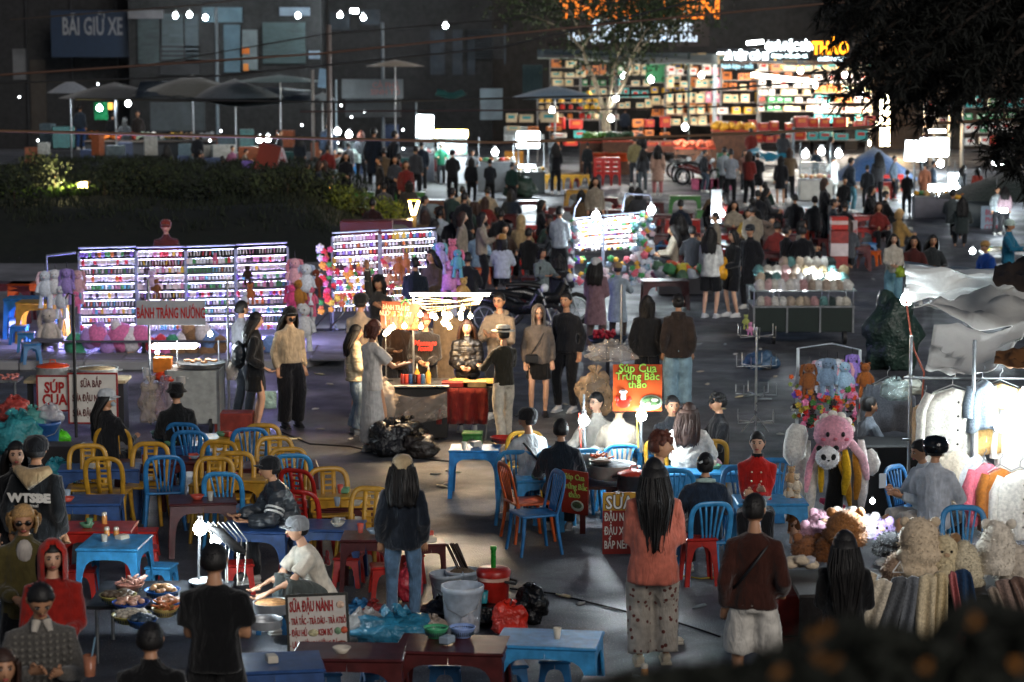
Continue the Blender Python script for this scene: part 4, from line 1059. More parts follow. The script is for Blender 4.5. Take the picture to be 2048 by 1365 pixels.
# left arm of the rack with toy rabbits
A = AT(93, 512, DA); B = AT(155, 505, DA)
t = thing('side_rack', 'metal arm rack at the left end of the trinket boards', 'rack', (A.x, DA, 0))
q = MB(); q.tube([(0, 0, A.z), (B.x-A.x-.03, 0, B.z)], .02, 6); q.build('rail', POSTM, t)
q = MB(); q.tube([(0, 0, .13), (0, 0, A.z)], .016, 6); q.build('post', POSTM, t)
q = MB(); q.tube([(0, -.0, .15), (.4, -.3, .15)], .02, 6); q.build('foot', POSTM, t)
tj = [(90, 530, '#cfd8e6', '#e8c8d4', 'pale blue and pink rabbit plush at the left end of the rack', 1.0, T_BUN), (110, 528, '#dfe0e6', '#c8d4e8', 'white rabbit plush with blue ears high on the left rack', .95, T_BUN),
      (133, 526, '#9a86c8', '#8470b4', 'lavender elephant plush hanging on the left rack', .95, T_BUN), (155, 530, '#c8a0a8', '#b88890', 'dusty pink rabbit plush by the first board post', .9, T_BUN),
      (100, 600, '#c2b8b0', '#b0a49c', 'large beige rabbit plush with long ears hanging low at the left end', 1.45, T_BUN), (122, 560, '#c8cdd8', '#e8b8c8', 'grey rabbit plush behind the big beige one', .9, T_BUN), (152, 575, '#d8709a', '#70a8c8', 'rainbow sock plush beside the first board', .6, T_BUN),
      (590, 505, '#e8b0c0', '#d88898', 'pink plush hanging from the right end of the long board', 1.0, T_BUN), (612, 515, '#dfe6f2', '#b8c8e8', 'white rabbit plush at the right end of the long board', 1.1, T_BUN),
      (598, 548, '#b07838', '#7a4a20', 'orange-brown bear plush at the right end of the long board', 1.0, T_BEAR), (622, 560, '#d86a8a', '#e8e0e0', 'rose plush bear behind the white rabbit', .9, T_BEAR), (607, 590, '#d2d4d6', '#c0c2c6', 'big white rabbit plush hanging lowest at the right board end', 1.35, T_BUN), (583, 560, '#e0508a', '#b03868', 'magenta long-eared plush beside the orange bear', .8, T_BUN), (632, 530, '#7a3a2a', '#c8c8c8', 'brown plush at the far right of the long board', .8, T_BEAR)]
for px, py, c, c2, lb, s, tp in tj:
    D = DA-.25-.02*(px % 5); p = AT(px, py, D); toy(tp, p, c, c2, lb, s*.8 if tp is T_BEAR else s*.85, rz=rnd.uniform(-15, 15), group=None)
# round plush masses on and in front of the boards
for k, (px, py, c, lb, s) in enumerate([(303, 535, '#c8b0d0', 'mauve plush cluster on the second board', .7), (312, 552, '#7a5030', 'brown plush tucked in the second board', .6), (495, 525, '#3a2a24', 'black and brown plush on the fourth board', .6), (500, 560, '#b06838', 'tan bear plush on the fourth board', .65), (490, 575, '#d0d4e0', 'pale plush at the edge of the fourth board', .65), (430, 503, '#d87090', 'small pink plush near the top of the fourth board', .35), (285, 590, '#3a2a2a', 'dark puppy plush low on the second board', .5)]):
    p = AT(px, py, DA-.12); toy(T_BEAR, p, c, c, lb, s*.75)
PF = [('#e07ab0', 'pink'), ('#b890d8', 'lilac'), ('#7a98d0', 'blue'), ('#8a6a50', 'brown'), ('#c09878', 'tan'), ('#4a9a7a', 'green'), ('#d84a5a', 'red'), ('#e8e0e8', 'white')]
spots = [(150, 690, 5, .32), (160, 720, 5, .3), (178, 678, 1, .28), (195, 672, 0, .3), (215, 690, 1, .26), (205, 716, 2, .24), (222, 722, 3, .24), (240, 724, 4, .24), (262, 724, 4, .26), (185, 740, 5, .2), (242, 675, 0, .4), (262, 680, 7, .34), (282, 672, 0, .3), (312, 720, 0, .26), (334, 714, 0, .24), (355, 712, 3, .26), (385, 706, 3, .26), (300, 690, 6, .2), (322, 684, 6, .2), (345, 684, 5, .2), (365, 682, 7, .24), (385, 672, 3, .25), (408, 668, 7, .3), (420, 680, 2, .3), (440, 690, 3, .25), (415, 712, 3, .3), (540, 690, 2, .25), (375, 655, 4, .2), (200, 655, 1, .16), (232, 652, 7, .16)]
for k, (px, py, ci, s) in enumerate(spots):
    p = AT(px, py, DA-.45-.02*k % .1); c, cn = PF[ci]
    m = blob((0, 0, 0), (s*.55, s*.5, s*.62), k, .12, 2.2, 14, 9);
    o = m.build('plush_cushion', FU(c), None, p); tag(o, 'round %s plush cushion piled under the long trinket board' % cn, 'plush cushion', 'plush cushions under the boards')
q = MB()
t = thing('display_table', 'low table under the boards carrying the plush cushions', 'table', (XA(290, DA-.5), DA-.45, 0))
q.box((0, 0, .34), (3.6, .5, .03)); q.build('tabletop', mat('#4a4a58', .6), t)
for x in (-1.7, 0, 1.7):
    q = MB(); q.box((x, 0, .17), (.05, .4, .32)); q.build('leg', DARK, t)
# ------------------------------------------------------------ middle board B
DB = 41.6
trinket_panel('left panel of the middle trinket board, behind the raised striped arm', 664, 758, 470, 464, DB, DB+.1, .55, 11, led='#eef4ff', es=26, seed=31, density=.04, big=1.5)
trinket_panel('right panel of the middle trinket board, with hair clips and pink rabbits beside it', 762, 872, 465, 459, DB+.12, DB+.2, .6, 11, led='#eef4ff', es=26, seed=32, density=.04, big=1.5)
for px, x0 in ((655, 0), (700, 0)):
    pass
t = thing('board_stand', 'wheeled stand legs under the middle trinket board', 'stand', (XA(662, DB), DB, 0))
q = MB(); q.tube([(0, 0, .14), (0, 0, .75)], .02, 6); q.tube([(-.3, 0, .16), (.35, 0, .16)], .02, 6); q.build('frame', DARK, t)
for x in (-.15, .12):
    q = MB(); q.tube([(x-.15, -.25, .18), (x+.1, .1, .45)], .015, 5); q.build('brace', DARK, t)
for x in (-.28, .3):
    q = MB(); q.tube([(x-.03, -.2, .2), (x+.03, -.2, .2)], .075, 10); q.build('wheel', DARK, t)
for px, py, c, lb, s in [(797, 505, '#b06a3a', 'orange-brown plush pair on the middle board', .6), (812, 500, '#c07848', 'ginger plush on the middle board', .5), (652, 500, '#c86a3a', 'orange plush flower at the left edge of the middle board', .3)]:
    p = AT(px, py, DB-.15); toy(T_BEAR, p, c, c, lb, s)
for px, py, c, c2, lb, s, tp in [(880, 475, '#b8a8e0', '#7ab8c8', 'lilac and teal rabbit plush on the right post of the middle board', .9, T_BUN), (905, 470, '#e07a9a', '#e8a0b8', 'bright pink plush head above the pink rabbit', .75, T_BEAR), (898, 505, '#d890c8', '#e8b0d8', 'large pink rabbit plush hanging beside the middle board', 1.25, T_BUN), (882, 545, '#a090d0', '#9080c0', 'lilac plush hanging low beside the pink rabbit', 1.0, T_BUN), (925, 545, '#c8a060', '#b08a50', 'golden bear plush right of the pink rabbit', .9, T_BEAR), (915, 490, '#68a8b8', '#e07a9a', 'teal and pink plush at the far right of the middle board', .8, T_BUN), (900, 590, '#d4d4e0', '#b8b8d0', 'white rabbit plush lowest beside the middle board', .8, T_BUN)]:
    p = AT(px, py, DB-.1-(px % 7)*.03); toy(tp, p, c, c2, lb, s*.85)
FC = ['#d83a3a', '#e07a9a', '#e8a03a', '#e8e0d8', '#4a9a4a', '#d84a6a', '#c86a3a', '#e8c84a']
def flower_bunch(cx, cy, w, h, D, n, label, group, seed, cols=FC, r0=.035, dz=.06, name='crochet_flower'):
    r = random.Random(seed); base = {}
    for i in range(n):
        px = cx+r.uniform(-w, w)*.5; py = cy+r.uniform(-h, h)*.5; p = AT(px, py, D-r.uniform(0, dz)); c = cols[r.randrange(len(cols))]
        if c not in base:
            m = MB(); m.ell((0, 0, 0), (r0, r0*.8, r0), None, 8, 5)
            for k in range(5): a = k*1.257; m.ell((math.cos(a)*r0*.75, -.01, math.sin(a)*r0*.75), (r0*.55, r0*.5, r0*.55), None, 6, 4)
            o = m.build(name, mat(c, .8, 'knit')); base[c] = o
        else: o = base[c].copy(); COL.objects.link(o)
        o.location = p; o.rotation_euler = (0, r.uniform(0, 6), 0); s = r.uniform(.75, 1.35); o.scale = (s, s, s)
        tag(o, label, 'flower', group)
flower_bunch(650, 560, 26, 130, DB-.15, 34, 'small crochet flower in the column at the left of the middle board', 'crochet flowers left of the middle board', 5, r0=.045)
flower_bunch(712, 575, 90, 75, DB-.12, 60, 'small crochet flower on the lower rows of the middle board', 'crochet flowers on the middle board', 6, r0=.04)
flower_bunch(790, 565, 50, 110, DB-.1, 40, 'small pale charm doll on the right panel of the middle board', 'charm dolls on the middle board', 8, ['#e8e0dc', '#d8c0b0', '#d84a4a', '#e0a070', '#c89878'], r0=.045, name='charm_doll')
lamp_p = AT(770, 470, DB-.8)
# ------------------------------------------------------------ board C (very bright, tilted)
DC = 50.5
trinket_panel('blazing white left half of the far trinket board under the bent lamps', 1148, 1206, 441, 435, DC, DC+.3, .75, 7, led='#f4ffff', es=34, seed=41, density=.06, big=1.35)
trinket_panel('blazing white right half of the far trinket board under the bent lamps', 1208, 1285, 435, 428, DC+.3, DC+.7, .75, 7, led='#f4ffff', es=34, seed=42, density=.06, big=1.35)
fc2 = ['#e8e8ec', '#d8e0e8', '#e0c8d0', '#4a9a5a', '#e0b04a', '#d86a7a', '#9ab0c8', '#c8d0d8', '#70a0a8', '#e8e0e0']
flower_bunch(1140, 520, 36, 150, DC-.15, 62, 'tiny plush charm hanging down the left edge of the far board', 'charms on the left edge of the far board', 9, fc2+['#c84a6a', '#6a4ab0'], r0=.055, name='plush_charm')
flower_bunch(1283, 500, 44, 150, DC-.1, 90, 'tiny plush charm hanging down the right edge of the far board', 'charms on the right edge of the far board', 10, fc2, r0=.055, name='plush_charm')
flower_bunch(1215, 545, 120, 60, DC-.12, 60, 'tiny plush charm on the lowest rows of the far board', 'charms on the bottom of the far board', 12, fc2, r0=.05, name='plush_charm')
for k, (pts, lp, w) in enumerate([([(1146, 440), (1150, 415), (1162, 396)], None, 0), ([(1245, 425), (1248, 400), (1252, 388), (1300, 390), (1303, 402)], (1303, 420), 150), ([(1193, 440), (1194, 418)], (1192, 432), 170)]):
    q3 = [AT(a, b, DC+.1-.25*(i > 2)) for i, (a, b) in enumerate(pts)]
    t = thing('bent_lamp_pole', ['bare bent lamp arm at the left of the far board', 'bent metal lamp arm reaching over the far board', 'short straight lamp arm in the middle of the far board'][k], 'lamp arm', q3[0])
    q = MB(); q.tube([p-q3[0] for p in q3], .018, 6); q.build('pole', POSTM, t)
    if lp: bulb(['', 'round white bulb hanging from the bent arm right of the far board', 'square white lamp shining at the top centre of the far board'][k], AT(*lp, DC-.15), w, 60, .085)
# ------------------------------------------------------------ carts
def cart_box(m, w, d, h, t, col, trim=METAL):
    q = MB(); q.box((0, 0, h/2+.12), (w, d, h), bev=.01); q.build('cabinet', col, t)
    for sx in (-1, 1):
        for sy in (-1, 1): q = MB(); q.box((sx*(w/2-.015), sy*(d/2-.015), (h+.12)/2), (.036, .036, h+.12)); q.build('corner_post', trim, t)
    for sx in (-1, 1): q = MB(); q.tube([(sx*(w/2-.12)-.02, -d/2+.02, .1), (sx*(w/2-.12)+.02, -d/2+.02, .1)], .1, 12); q.build('wheel', DARK, t)
# banh trang cart
D = DEP(868); c0 = Vector((XA(385, D), D+.35, 0))
t = thing('snack_cart', 'grey steel snack cart under the red lettered banner with glowing racks', 'food cart', c0)
cart_box(None, .72, .6, .72, t, mat('#a6aaa8', .45, 'metal', metal=.3))
q = MB(); q.box((-.45, .0, .62), (.5, .55, .03)); q.build('side_shelf', STEEL, t)
q = MB(); q.lathe((.08, -.02, .86), [(.30, 0), (.33, .05), (.34, .06), (.3, .03), (.001, .02)], 20); q.build('grill_pan', STEEL, t)
for s in (-.26, .3):
    q = MB(); q.tube([(s, .2, .84), (s, .2, 1.18)], .01, 5); q.build('rack_post', METAL, t)
q = MB(); q.box((-.28, .1, 1.12), (.62, .25, .05), bev=.02); q.build('light_box', EM('#fff4e8', 7), t)
for s, w in ((-.62, 2.02), (.44, 2.02)):
    q = MB(); q.tube([(s, .1, .05), (s, .1, w)], .018, 6); q.build('banner_pole', METAL, t)
p = AT(342, 626, D+.4)
s_ = sign('banner', 'grey banner reading BÁNH TRÁNG NƯỚNG in red above the steel cart', p, 1.0*XA(1160, D+.4), .335, '#9ea2a8', border=None, cat='banner', th=.01)
s_.children
text('BÁNH TRÁNG NƯỚNG', s_, (0, -.008, -.01), .2, mat('#a81c1c', .5), sx=.44, off=.02)
for k, (dx, dz) in enumerate([(-.2, .03), (.12, -.02), (.3, .02), (0, .04), (-.1, 0), (.2, .05)]):
    tag(blob((0, 0, 0), (.05, .04, .02), k, .2, 2, 8, 5).build('snack_piece', mat('#d8a070', .6, 'food'), None, c0+Vector((dx*.7+.05, -.05, .93+dz*.5))), 'grilled snack piece on the round pan of the steel cart', 'snack', 'snacks on the steel cart')
bulb('white bulb glowing between the racks of the steel cart', c0+Vector((.2, .1, 1.28)), 55, 40, .035, drop=.1)
bulb('second white bulb on the left rack of the steel cart', c0+Vector((-.5, .0, 1.05)), 40, 40, .03, drop=.08)
carton('juice_box', 'orange plastic box on the left shelf of the steel cart', c0+Vector((-.42, -.05, .79)), (.24, .18, .2), '#d87a1a', cat='box')
tag(blob((0, 0, 0), (.17, .12, .07), 3, .2).build('orange_bag', PL('#d8401a'), None, c0+Vector((-.35, -.2, .74))), 'bright orange plastic bag slumped on the cart shelf', 'bag')
for k, (dx, dy, z, s, c, lb) in enumerate([(-.55, -.3, .15, .16, '#b8a898', 'clear bag of rice crackers hanging at the left of the steel cart'), (-.35, -.33, .2, .15, '#a890a0', 'clear pinkish snack bag in front of the steel cart'), (.5, -.05, .68, .07, '#d0c0b0', 'small clear bag on the right side of the steel cart')]):
    bag('plastic_bag', lb, c0+Vector((dx, dy, z)), (s, s*.7, s*1.8), c, .45, k+4)
q_ = c0+Vector((-.62, -.25, .72)); m = MB(); m.lathe((0, 0, 0), [(.035, 0), (.05, .16)], 10); tag(m.build('cup_stack', mat('#c8ccd0', .2, 'plastic', alpha=.5), None, q_), 'stack of clear plastic cups at the left of the cart shelf', 'cups')
pot('saucepan', 'small saucepan beside the orange box on the steel cart', c0+Vector((-.15, -.25, .66)), .08, .1, '#c8c8c8')
# soup table with signs at the far left
D = DEP(870);
t = thing('soup_table', 'dark wheeled soup table carrying two big pots behind the white menu boards', 'table', (XA(150, D), D+.3, 0))
q = MB(); q.box((0, 0, .70), (1.35, .5, .04)); q.build('tabletop', mat('#a89878', .6, 'wood'), t)
for x in (-.6, .6): q = MB(); q.box((x, 0, .35), (.08, .4, .68)); q.build('leg', DARK, t)
tb = t.location
pot('soup_pot', 'steel soup pot with an orange lid at the far left', tb+Vector((-.33, 0, .722)), .22, .15, lid='#e04a1a')
pot('soup_pot', 'wide open steel soup pot behind the corn milk menu', tb+Vector((.26, 0, .722)), .28, .13, fill='#b8a078')
p = AT(109, 787, D-.1); s_ = sign('menu_board', 'white board with red frame reading SÚP CUA at the far left', p, .45, .46, '#cfcac2', border='#8a1c1c')
text('SÚP\nCUA', s_, (0, -.012, -.01), .2, mat('#a01818', .5), sx=.78, off=.035, lh=.8)
p = AT(186, 797, D-.15); s_ = sign('menu_board', 'white board with red frame listing corn and bean milk', p, .64, .66, '#cfcac2', border='#8a1c1c')
text('SỮA BẮP', s_, (-.02, -.012, .19), .13, mat('#5a1a1a', .5), sx=.55, off=.02); text('SỮA ĐẬU NÀNH', s_, (-.27, -.012, 0), .125, mat('#5a1a1a', .5), sx=.5, off=.02, ax='LEFT'); text('SỮA ĐẬU XANH', s_, (-.27, -.012, -.2), .125, mat('#5a1a1a', .5), sx=.5, off=.02, ax='LEFT')
q3 = AT(146, 590, D-.2); t = thing('lamp_pole', 'dark upright pole between the two white menu boards', 'pole', (q3.x, D-.2, 0)); q = MB(); q.tube([(0, 0, 0), (0, 0, q3.z)], .022, 7); q.build('shaft', DARK, t); q = MB(); q.tube([(0, 0, q3.z), (-.06, 0, q3.z+.02), (-.1, 0, q3.z-.05)], .01, 5); q.build('hook', DARK, t)
p0 = AT(10, 757, D+.1); t = thing('skewer_tray', 'steel tray of pink sausages on a stand at the left edge', 'tray', (p0.x, D, p0.z))
q = MB(); q.box((0, 0, 0), (.45, .4, .03)); q.build('tray', STEEL, t)
q = MB(); q.tube([(.18, -.15, -p0.z), (.18, -.15, 0)], .02, 5); q.tube([(-.2, -.15, -p0.z), (-.2, -.15, 0)], .02, 5); q.build('stand', METAL, t)
q = MB(); rr = random.Random(3)
for i in range(30): q.ell((rr.uniform(-.2, .2), rr.uniform(-.17, .17), .03+rr.uniform(0, .02)), (.035, .018, .018), (0, 0, rr.uniform(0, 3)), 6, 4)
q.build('sausages', mat('#c87a70', .5, 'food'), t)
for k, (px, py, s, c, al, lb, sd) in enumerate([(35, 885, .34, '#3a98a0', .75, 'big teal translucent rubbish bag at the left edge', 1), (65, 850, .2, '#5aa8a0', .7, 'small teal bag on top of the rubbish bags', 7), (30, 830, .2, '#a04038', 1, 'red-brown bundle above the teal bag', 5), (100, 835, .16, '#c8c8d0', .5, 'clear crinkled bag on the blue bucket', 9), (120, 880, .13, '#5ad020', .8, 'bright green plastic bag on the dark crate', 2), (145, 912, .16, '#a8b060', .6, 'yellow-green knotted bag beside the chairs', 3), (115, 955, .22, '#2a8898', .75, 'teal bag slumped behind the hooded man', 8)]):
    p = G(px, py+22, 0) if k not in (1, 2, 3, 4) else AT(px, py+12, DEP(900)); bag('plastic_bag', lb, p, (s, s*.8, s*.75), c, al, sd)
bucket('bucket', 'blue bucket under the clear bag at the far left', AT(95, 890, DEP(905)), .17, .3, '#2a5a9a')
carton('crate', 'dark crate under the green bag at the far left', G(125, 945), (.5, .4, .35), '#231f22', cat='crate')
# grill cart in the centre
D = DEP(882); c0 = Vector((XA(835, D), D+.3, 0))
t = thing('grill_cart', 'black grill cart hung with a cloudy plastic sheet under warm bulbs', 'food cart', c0)
q = MB(); q.box((0, 0, .36), (.78, .6, .66), bev=.01); q.build('cabinet', mat('#161617', .45), t)
q = MB(); q.box((0, 0, .72), (.84, .66, .035), bev=.008); q.build('worktop', STEEL, t)
pole_x = AT(826, 600, D+.45).x-c0.x; zt = AT(826, 590, D+.45).z
q = MB(); q.tube([(pole_x, .15, .7), (pole_x, .15, zt)], .016, 6); q.build('pole', METAL, t)
q = MB(); q.tube([(-.42, -.05, .7), (-.42, -.05, 1.68)], .008, 5); q.build('pole', METAL, t)
q = MB(); q.slab(lambda u, v: (-.35+.74*u, -.33-.03*math.sin(u*9+v*5), .66-.34*v-.08*math.sin(math.pi*u)), 14, 6, (0, .008, 0)); q.build('plastic_sheet', mat('#a8988a', .25, 'bag', alpha=.5), t)
a, b = AT(822, 591, D+.45), AT(978, 590, D+.45)
t = thing('tube_lamp', 'long white tube lamp over the grill cart', 'lamp', (a+b)/2)
L = b.x-a.x; q = MB(); q.tube([(-L/2, 0, 0), (L/2, 0, 0)], .016, 8); q.build('tube', EMN('#fff2dc', 22), t)
q = MB(); q.box((0, .02, .022), (L+.05, .04, .02)); q.build('fitting', WHITEP, t)
for x in (-.4, 0, .4): lamp((x, -.02, -.05), 9, NEUT, .08, t)
q = MB(); rr = random.Random(4)
for k in range(6):
    z = -.04-.02*k; q.tube([(-L*.75+.1*k, 0, z-.05), (-.3, .0, z-.02*k), (.1, .0, z-.05+.02*(k % 3)), (.38, .0, z+.02), (L*.42, 0, -.02)], .006, 5)
q.build('wiring', mat('#c8a878', .6), t)
bl = [(864, 632), (871, 636), (888, 628), (893, 634), (900, 633), (887, 645), (892, 640), (889, 648), (925, 617), (921, 628), (922, 636), (941, 633), (899, 655), (842, 630+24)]
for k, (px, py) in enumerate(bl):
    bulb('warm bulb in the cluster hanging under the tube lamp', AT(px, py, D+.03*(k % 3)), 24 if k % 2 == 0 else 0, 30, .032, '#ffdca0', WARM, drop=.12, group='bulbs clustered over the grill cart')
for k, (px, py) in enumerate([(771, 668), (779, 660), (786, 655), (809, 653), (776, 664), (841, 630)]):
    bulb('warm bulb on the left side of the grill cart by the red banner', AT(px, py, D+.05), 24 if k in (0, 3, 5) else 0, 40, .032, '#ffe6b8', WARM, drop=.06, group='bulbs by the red food banner')
s_ = sign('food_banner', 'small reddish food banner tied with green ribbon above the grill cart', AT(800, 632, D+.42), .50, .36, '#7a3a28', tilt=4, cat='banner', th=.01)
text('BÁNH TRÁNG\nNƯỚNG ĐÀ LẠT', s_, (-.06, -.01, .06), .09, mat('#d8b8a0', .6), sx=.62, off=.01, lh=.9)
q = MB(); rr = random.Random(8)
for i in range(22): q.ell((rr.uniform(-.2, .24), -.012, rr.uniform(-.17, .04)), (.04, .004, .03), (0, rr.uniform(0, 3), 0), 7, 4)
q.build('food_print', mat('#a8603a', .6, 'food'), s_)
q = MB(); q.tube([(-.0, -.02, .16), (.06, -.03, .24), (.12, -.02, .16)], .012, 5); q.tube([(.06, -.02, .16), (.05, -.02, -.1)], .01, 5); q.build('ribbon', mat('#1f7a3a', .6), s_)
# counter goods
for k, (px, py, c, h, lb) in enumerate([(834, 748, '#d8a03a', .26, 'tall yellow sauce bottle on the grill cart'), (857, 752, '#d8a03a', .27, 'second tall yellow sauce bottle on the grill cart'), (846, 760, '#d8c8a0', .17, 'pale bag-like sauce bottle between the yellow ones')]):
    bottle(lb, AT(px, py+22, D+.15)*1, c, .035, h)
for k, (px, c) in enumerate([(806, '#8a2a20'), (814, '#c8402a'), (822, '#2a4a7a'), (830, '#301c18'), (838, '#a83a2a'), (846, '#3a5a80')]):
    m = MB(); m.lathe((0, 0, 0), [(.03, 0), (.03, .12), (.026, .125)], 10, closed=True); tag(m.build('spice_can', PL(c, .25), None, (XA(px, D+.1), D+.1, .74)), 'small sauce can in the row on the grill cart', 'can', 'cans on the grill cart')
# red cloth table
c1 = Vector((XA(925, D), D+.35, 0))
t = thing('cloth_table', 'work table draped with a dark red cloth beside the grill cart', 'table', c1)
q = MB(); q.box((0, 0, .68), (1.0, .62, .03)); q.build('tabletop', mat('#3a2c24', .5), t)
q = MB(); q.slab(lambda u, v: (-.36+.68*u+.02*math.sin(v*3), -.32-.035*math.sin(u*22)*v-.02*v, .69-.47*v), 26, 6, (0, .008, 0)); q.build('cloth', mat('#6e1a16', .8, 'cloth'), t)
for s in (-1, 1): q = MB(); q.tube([(s*.3, -.25, .0), (s*.34, -.25, .66)], .016, 6); q.build('leg', METAL, t)
for k, (dx, dy, r_, c, f, lb) in enumerate([(.35, 0, .2, '#2a2522', '#b88a3a', 'black griddle with yellow pancakes on the cloth table'), (-.05, .05, .15, '#2a2522', '#c89a4a', 'flat pan with a pancake on the cloth table')]):
    pot('griddle', lb, c1+Vector((dx, dy, .7)), r_, .03, c, fill=f, metal=0, handles=False)
carton('red_tray', 'red tray on the cloth table', c1+Vector((-.1, -.2, .7)), (.34, .2, .06), '#a8281c', cat='tray'); carton('egg_tray', 'yellow tray of eggs on the cloth table', c1+Vector((.16, -.2, .7)), (.3, .2, .07), '#d8b070', cat='tray')
for k, (px, py, s, c, al, lb, sd) in enumerate([(785, 892, .3, '#17171a', 1, 'big black rubbish bag in front of the grill cart', 3), (838, 897, .22, '#2a2420', .95, 'crumpled brown-black bag right of the big black bag', 4), (815, 865, .22, '#1a1a1c', 1, 'small black bag behind the rubbish pile', 6), (762, 815, .2, '#c8b8a8', .5, 'clear plastic bag hanging at the left of the grill cart', 5), (735, 890, .12, '#c8d0d8', .45, 'narrow clear bag hanging beside the long skirt', 8)]):
    p = G(px, py+18) if k < 3 else AT(px, py+25, D-.1); bag('rubbish_bag' if k < 3 else 'plastic_bag', lb, p, (s, s*.8, s*(.7 if k < 3 else 1.3)), c, al, sd)
q = Vector((XA(1160, 31.5), 31.5, 0)); bag('plastic_bag', 'long clear bag of rice crackers standing left of the orange sign', AT(1190, 830, 31.3)*1, (.22, .17, .30), '#d8b890', .42, 12)
bag('plastic_bag', 'clear plastic bag spread above the cracker bag left of the orange sign', AT(1222, 722, 31.8), (.30, .2, .12), '#c8c0b8', .35, 14)
# orange hanging sign and lamps of the middle stall
DS = 26.1
s_ = sign('food_sign', 'bright orange sign reading Súp Cua hanging above the food stall', AT(1275, 776, DS), XA(1121.5, DS), .515, '#e0581c', cat='sign')
gm, bk_ = mat('#b8d850', .5), mat('#14200c', .6)
for tx, z, sz in (('Súp Cua', .215, .13), ('Trứng Bắc', .125, .115), ('thảo', .035, .11)):
    text(tx, s_, (0, -.012, z), sz, bk_, sx=.95, off=.05); text(tx, s_, (0, -.018, z), sz, gm, sx=.95, off=.02)
q = MB(); q.lathe((.14, -.012, -.17), [(.10, 0), (.12, .04)], 20, 1, .02)
q = MB(); q.ell((.15, -.012, -.16), (.125, .006, .085), None, 18, 6); q.build('bowl_print', mat('#c8dcc0', .4), s_)
q = MB(); q.ell((.15, -.017, -.145), (.10, .005, .055), None, 16, 6); q.build('soup_print', mat('#5a7a4a', .5, 'food'), s_)
q = MB(); q.ell((.12, -.022, -.17), (.03, .004, .022), None, 10, 5); q.ell((.19, -.022, -.13), (.04, .004, .02), None, 10, 5); q.build('garnish_print', mat('#e8e0c8', .5), s_)
q = MB(); q.ell((-.155, -.012, -.17), (.075, .006, .055), None, 14, 6); q.ell((-.225, -.012, -.12), (.022, .005, .03), None, 8, 5); q.ell((-.085, -.012, -.12), (.022, .005, .03), None, 8, 5); q.build('crab_print', mat('#e02a14', .4), s_)
q = MB(); q.box((-.155, -.018, -.09), (.055, .008, .08)); q.ell((-.155, -.018, -.04), (.045, .006, .025), None, 10, 5); q.build('chef_hat_print', mat('#e8e8e8', .5), s_)
for px, py, lb, lb2 in [(1168, 842, 'white lamp post at the left of the food stall', 'blazing white bulb on the left lamp post of the food stall'), (1283, 832, 'grey lamp post under the orange sign', 'blazing white bulb under the orange food sign')]:
    p = AT(px, py, DS-.05); t = thing('lamp_post', lb, 'lamp post', (p.x+.06, DS, 0)); q = MB(); q.tube([(-.04 if px < 1200 else -.06, .02, .75), (-.06, .03, p.z-.05)], .016, 7); q.tube([(-.06, .03, p.z+.05), (-.06, .03, p.z+.28)], .014, 7); q.build('shaft', mat('#5a5e60', .5), t)
    q = MB(); q.tube([(-.09, -.0, .8), (-.11, 0, 1.2), (-.07, 0, p.z-.1)], .008, 5); q.build('wire', mat('#c84a3a' if px < 1200 else '#c8a83a', .5), t)
    bulb(lb2, p, 90, 60, .06)
# corn and soup pots on stacked stools
base = G(1195, 1150)
t = thing('pot_stand', 'low dark wooden stand under the corn pots of the food stall', 'stand', (XA(1190, 25.6), 25.6, 0))
q = MB(); q.box((0, 0, .50), (.95, .5, .03)); q.build('top', mat('#3a1e1a', .5, 'wood'), t)
for x in (-.42, -.14, .14, .42): q = MB(); q.box((x, -.2, .25), (.06, .05, .5)); q.build('leg', MAR, t)
for x in (-.42, .42): q = MB(); q.box((x, .2, .25), (.06, .05, .5)); q.build('leg', MAR, t)
ts = t.location
pot('corn_pot', 'big steel pot of black snails topped by sausages at the food stall', ts+Vector((.18, -.02, .58)), .25, .14, '#d0d0c8', fill='#1c2428')
pot('steamer_pot', 'tall pale steamer pot behind the sausages', ts+Vector((-.12, .22, .55)), .17, .26, '#c0c8cc')
pot('soup_pot', 'dark soup pot with a red lid at the right of the food stall', ts+Vector((.40, -.32, .50)), .18, .17, '#4a4c50', lid='#c8402a')
basket('sausage_basket', 'wire tray of orange sausages on the snail pot', ts+Vector((.06, -.06, .74)), .13, .04, '#9a8a7a', '#d0623a', kind='stick', n=14, seed=4)
pt = AT(1150, 985, 25.0); s_ = sign('food_sign', 'dark red side sign with a soup bowl left of the pots', pt, .34, .46, '#8a2a18', rz=-38)
for tx, z in (('Súp Cua', .16), ('Trứng Bắc', .06), ('thảo', -.03)): text(tx, s_, (0, -.012, z), .085, mat('#9ab050', .5), sx=.9, off=.02)
q = MB(); q.ell((.04, -.012, -.14), (.085, .006, .06), None, 14, 6); q.build('bowl_print', mat('#b8c8b0', .4), s_)
q = MB(); q.ell((.04, -.017, -.13), (.065, .005, .038), None, 12, 6); q.build('soup_print', mat('#4a5a3a', .5, 'food'), s_)
pt = AT(1238, 1048, 24.4); s_ = sign('milk_sign', 'red and yellow sign reading SỮA ĐẬU BẮP on the stall front', pt, .34, .66, '#8a2018', rz=4)
q = MB(); q.box((0, -.010, .235), (.335, .004, .185)); q.build('yellow_band', mat('#c8962a', .5), s_)
wt, br = mat('#e8e4da', .5), mat('#2a120c', .6)
text('SỮA', s_, (0, -.018, .22), .19, br, sx=.8, off=.05); text('SỮA', s_, (0, -.022, .22), .19, wt, sx=.8, off=.015)
for k, w in enumerate(('ĐẬU NÀNH', 'ĐẬU XANH', 'BẮP NẾP')): text(w, s_, (-.155, -.014, .07-.145*k), .115, wt, sx=.56, off=.02, ax='LEFT')
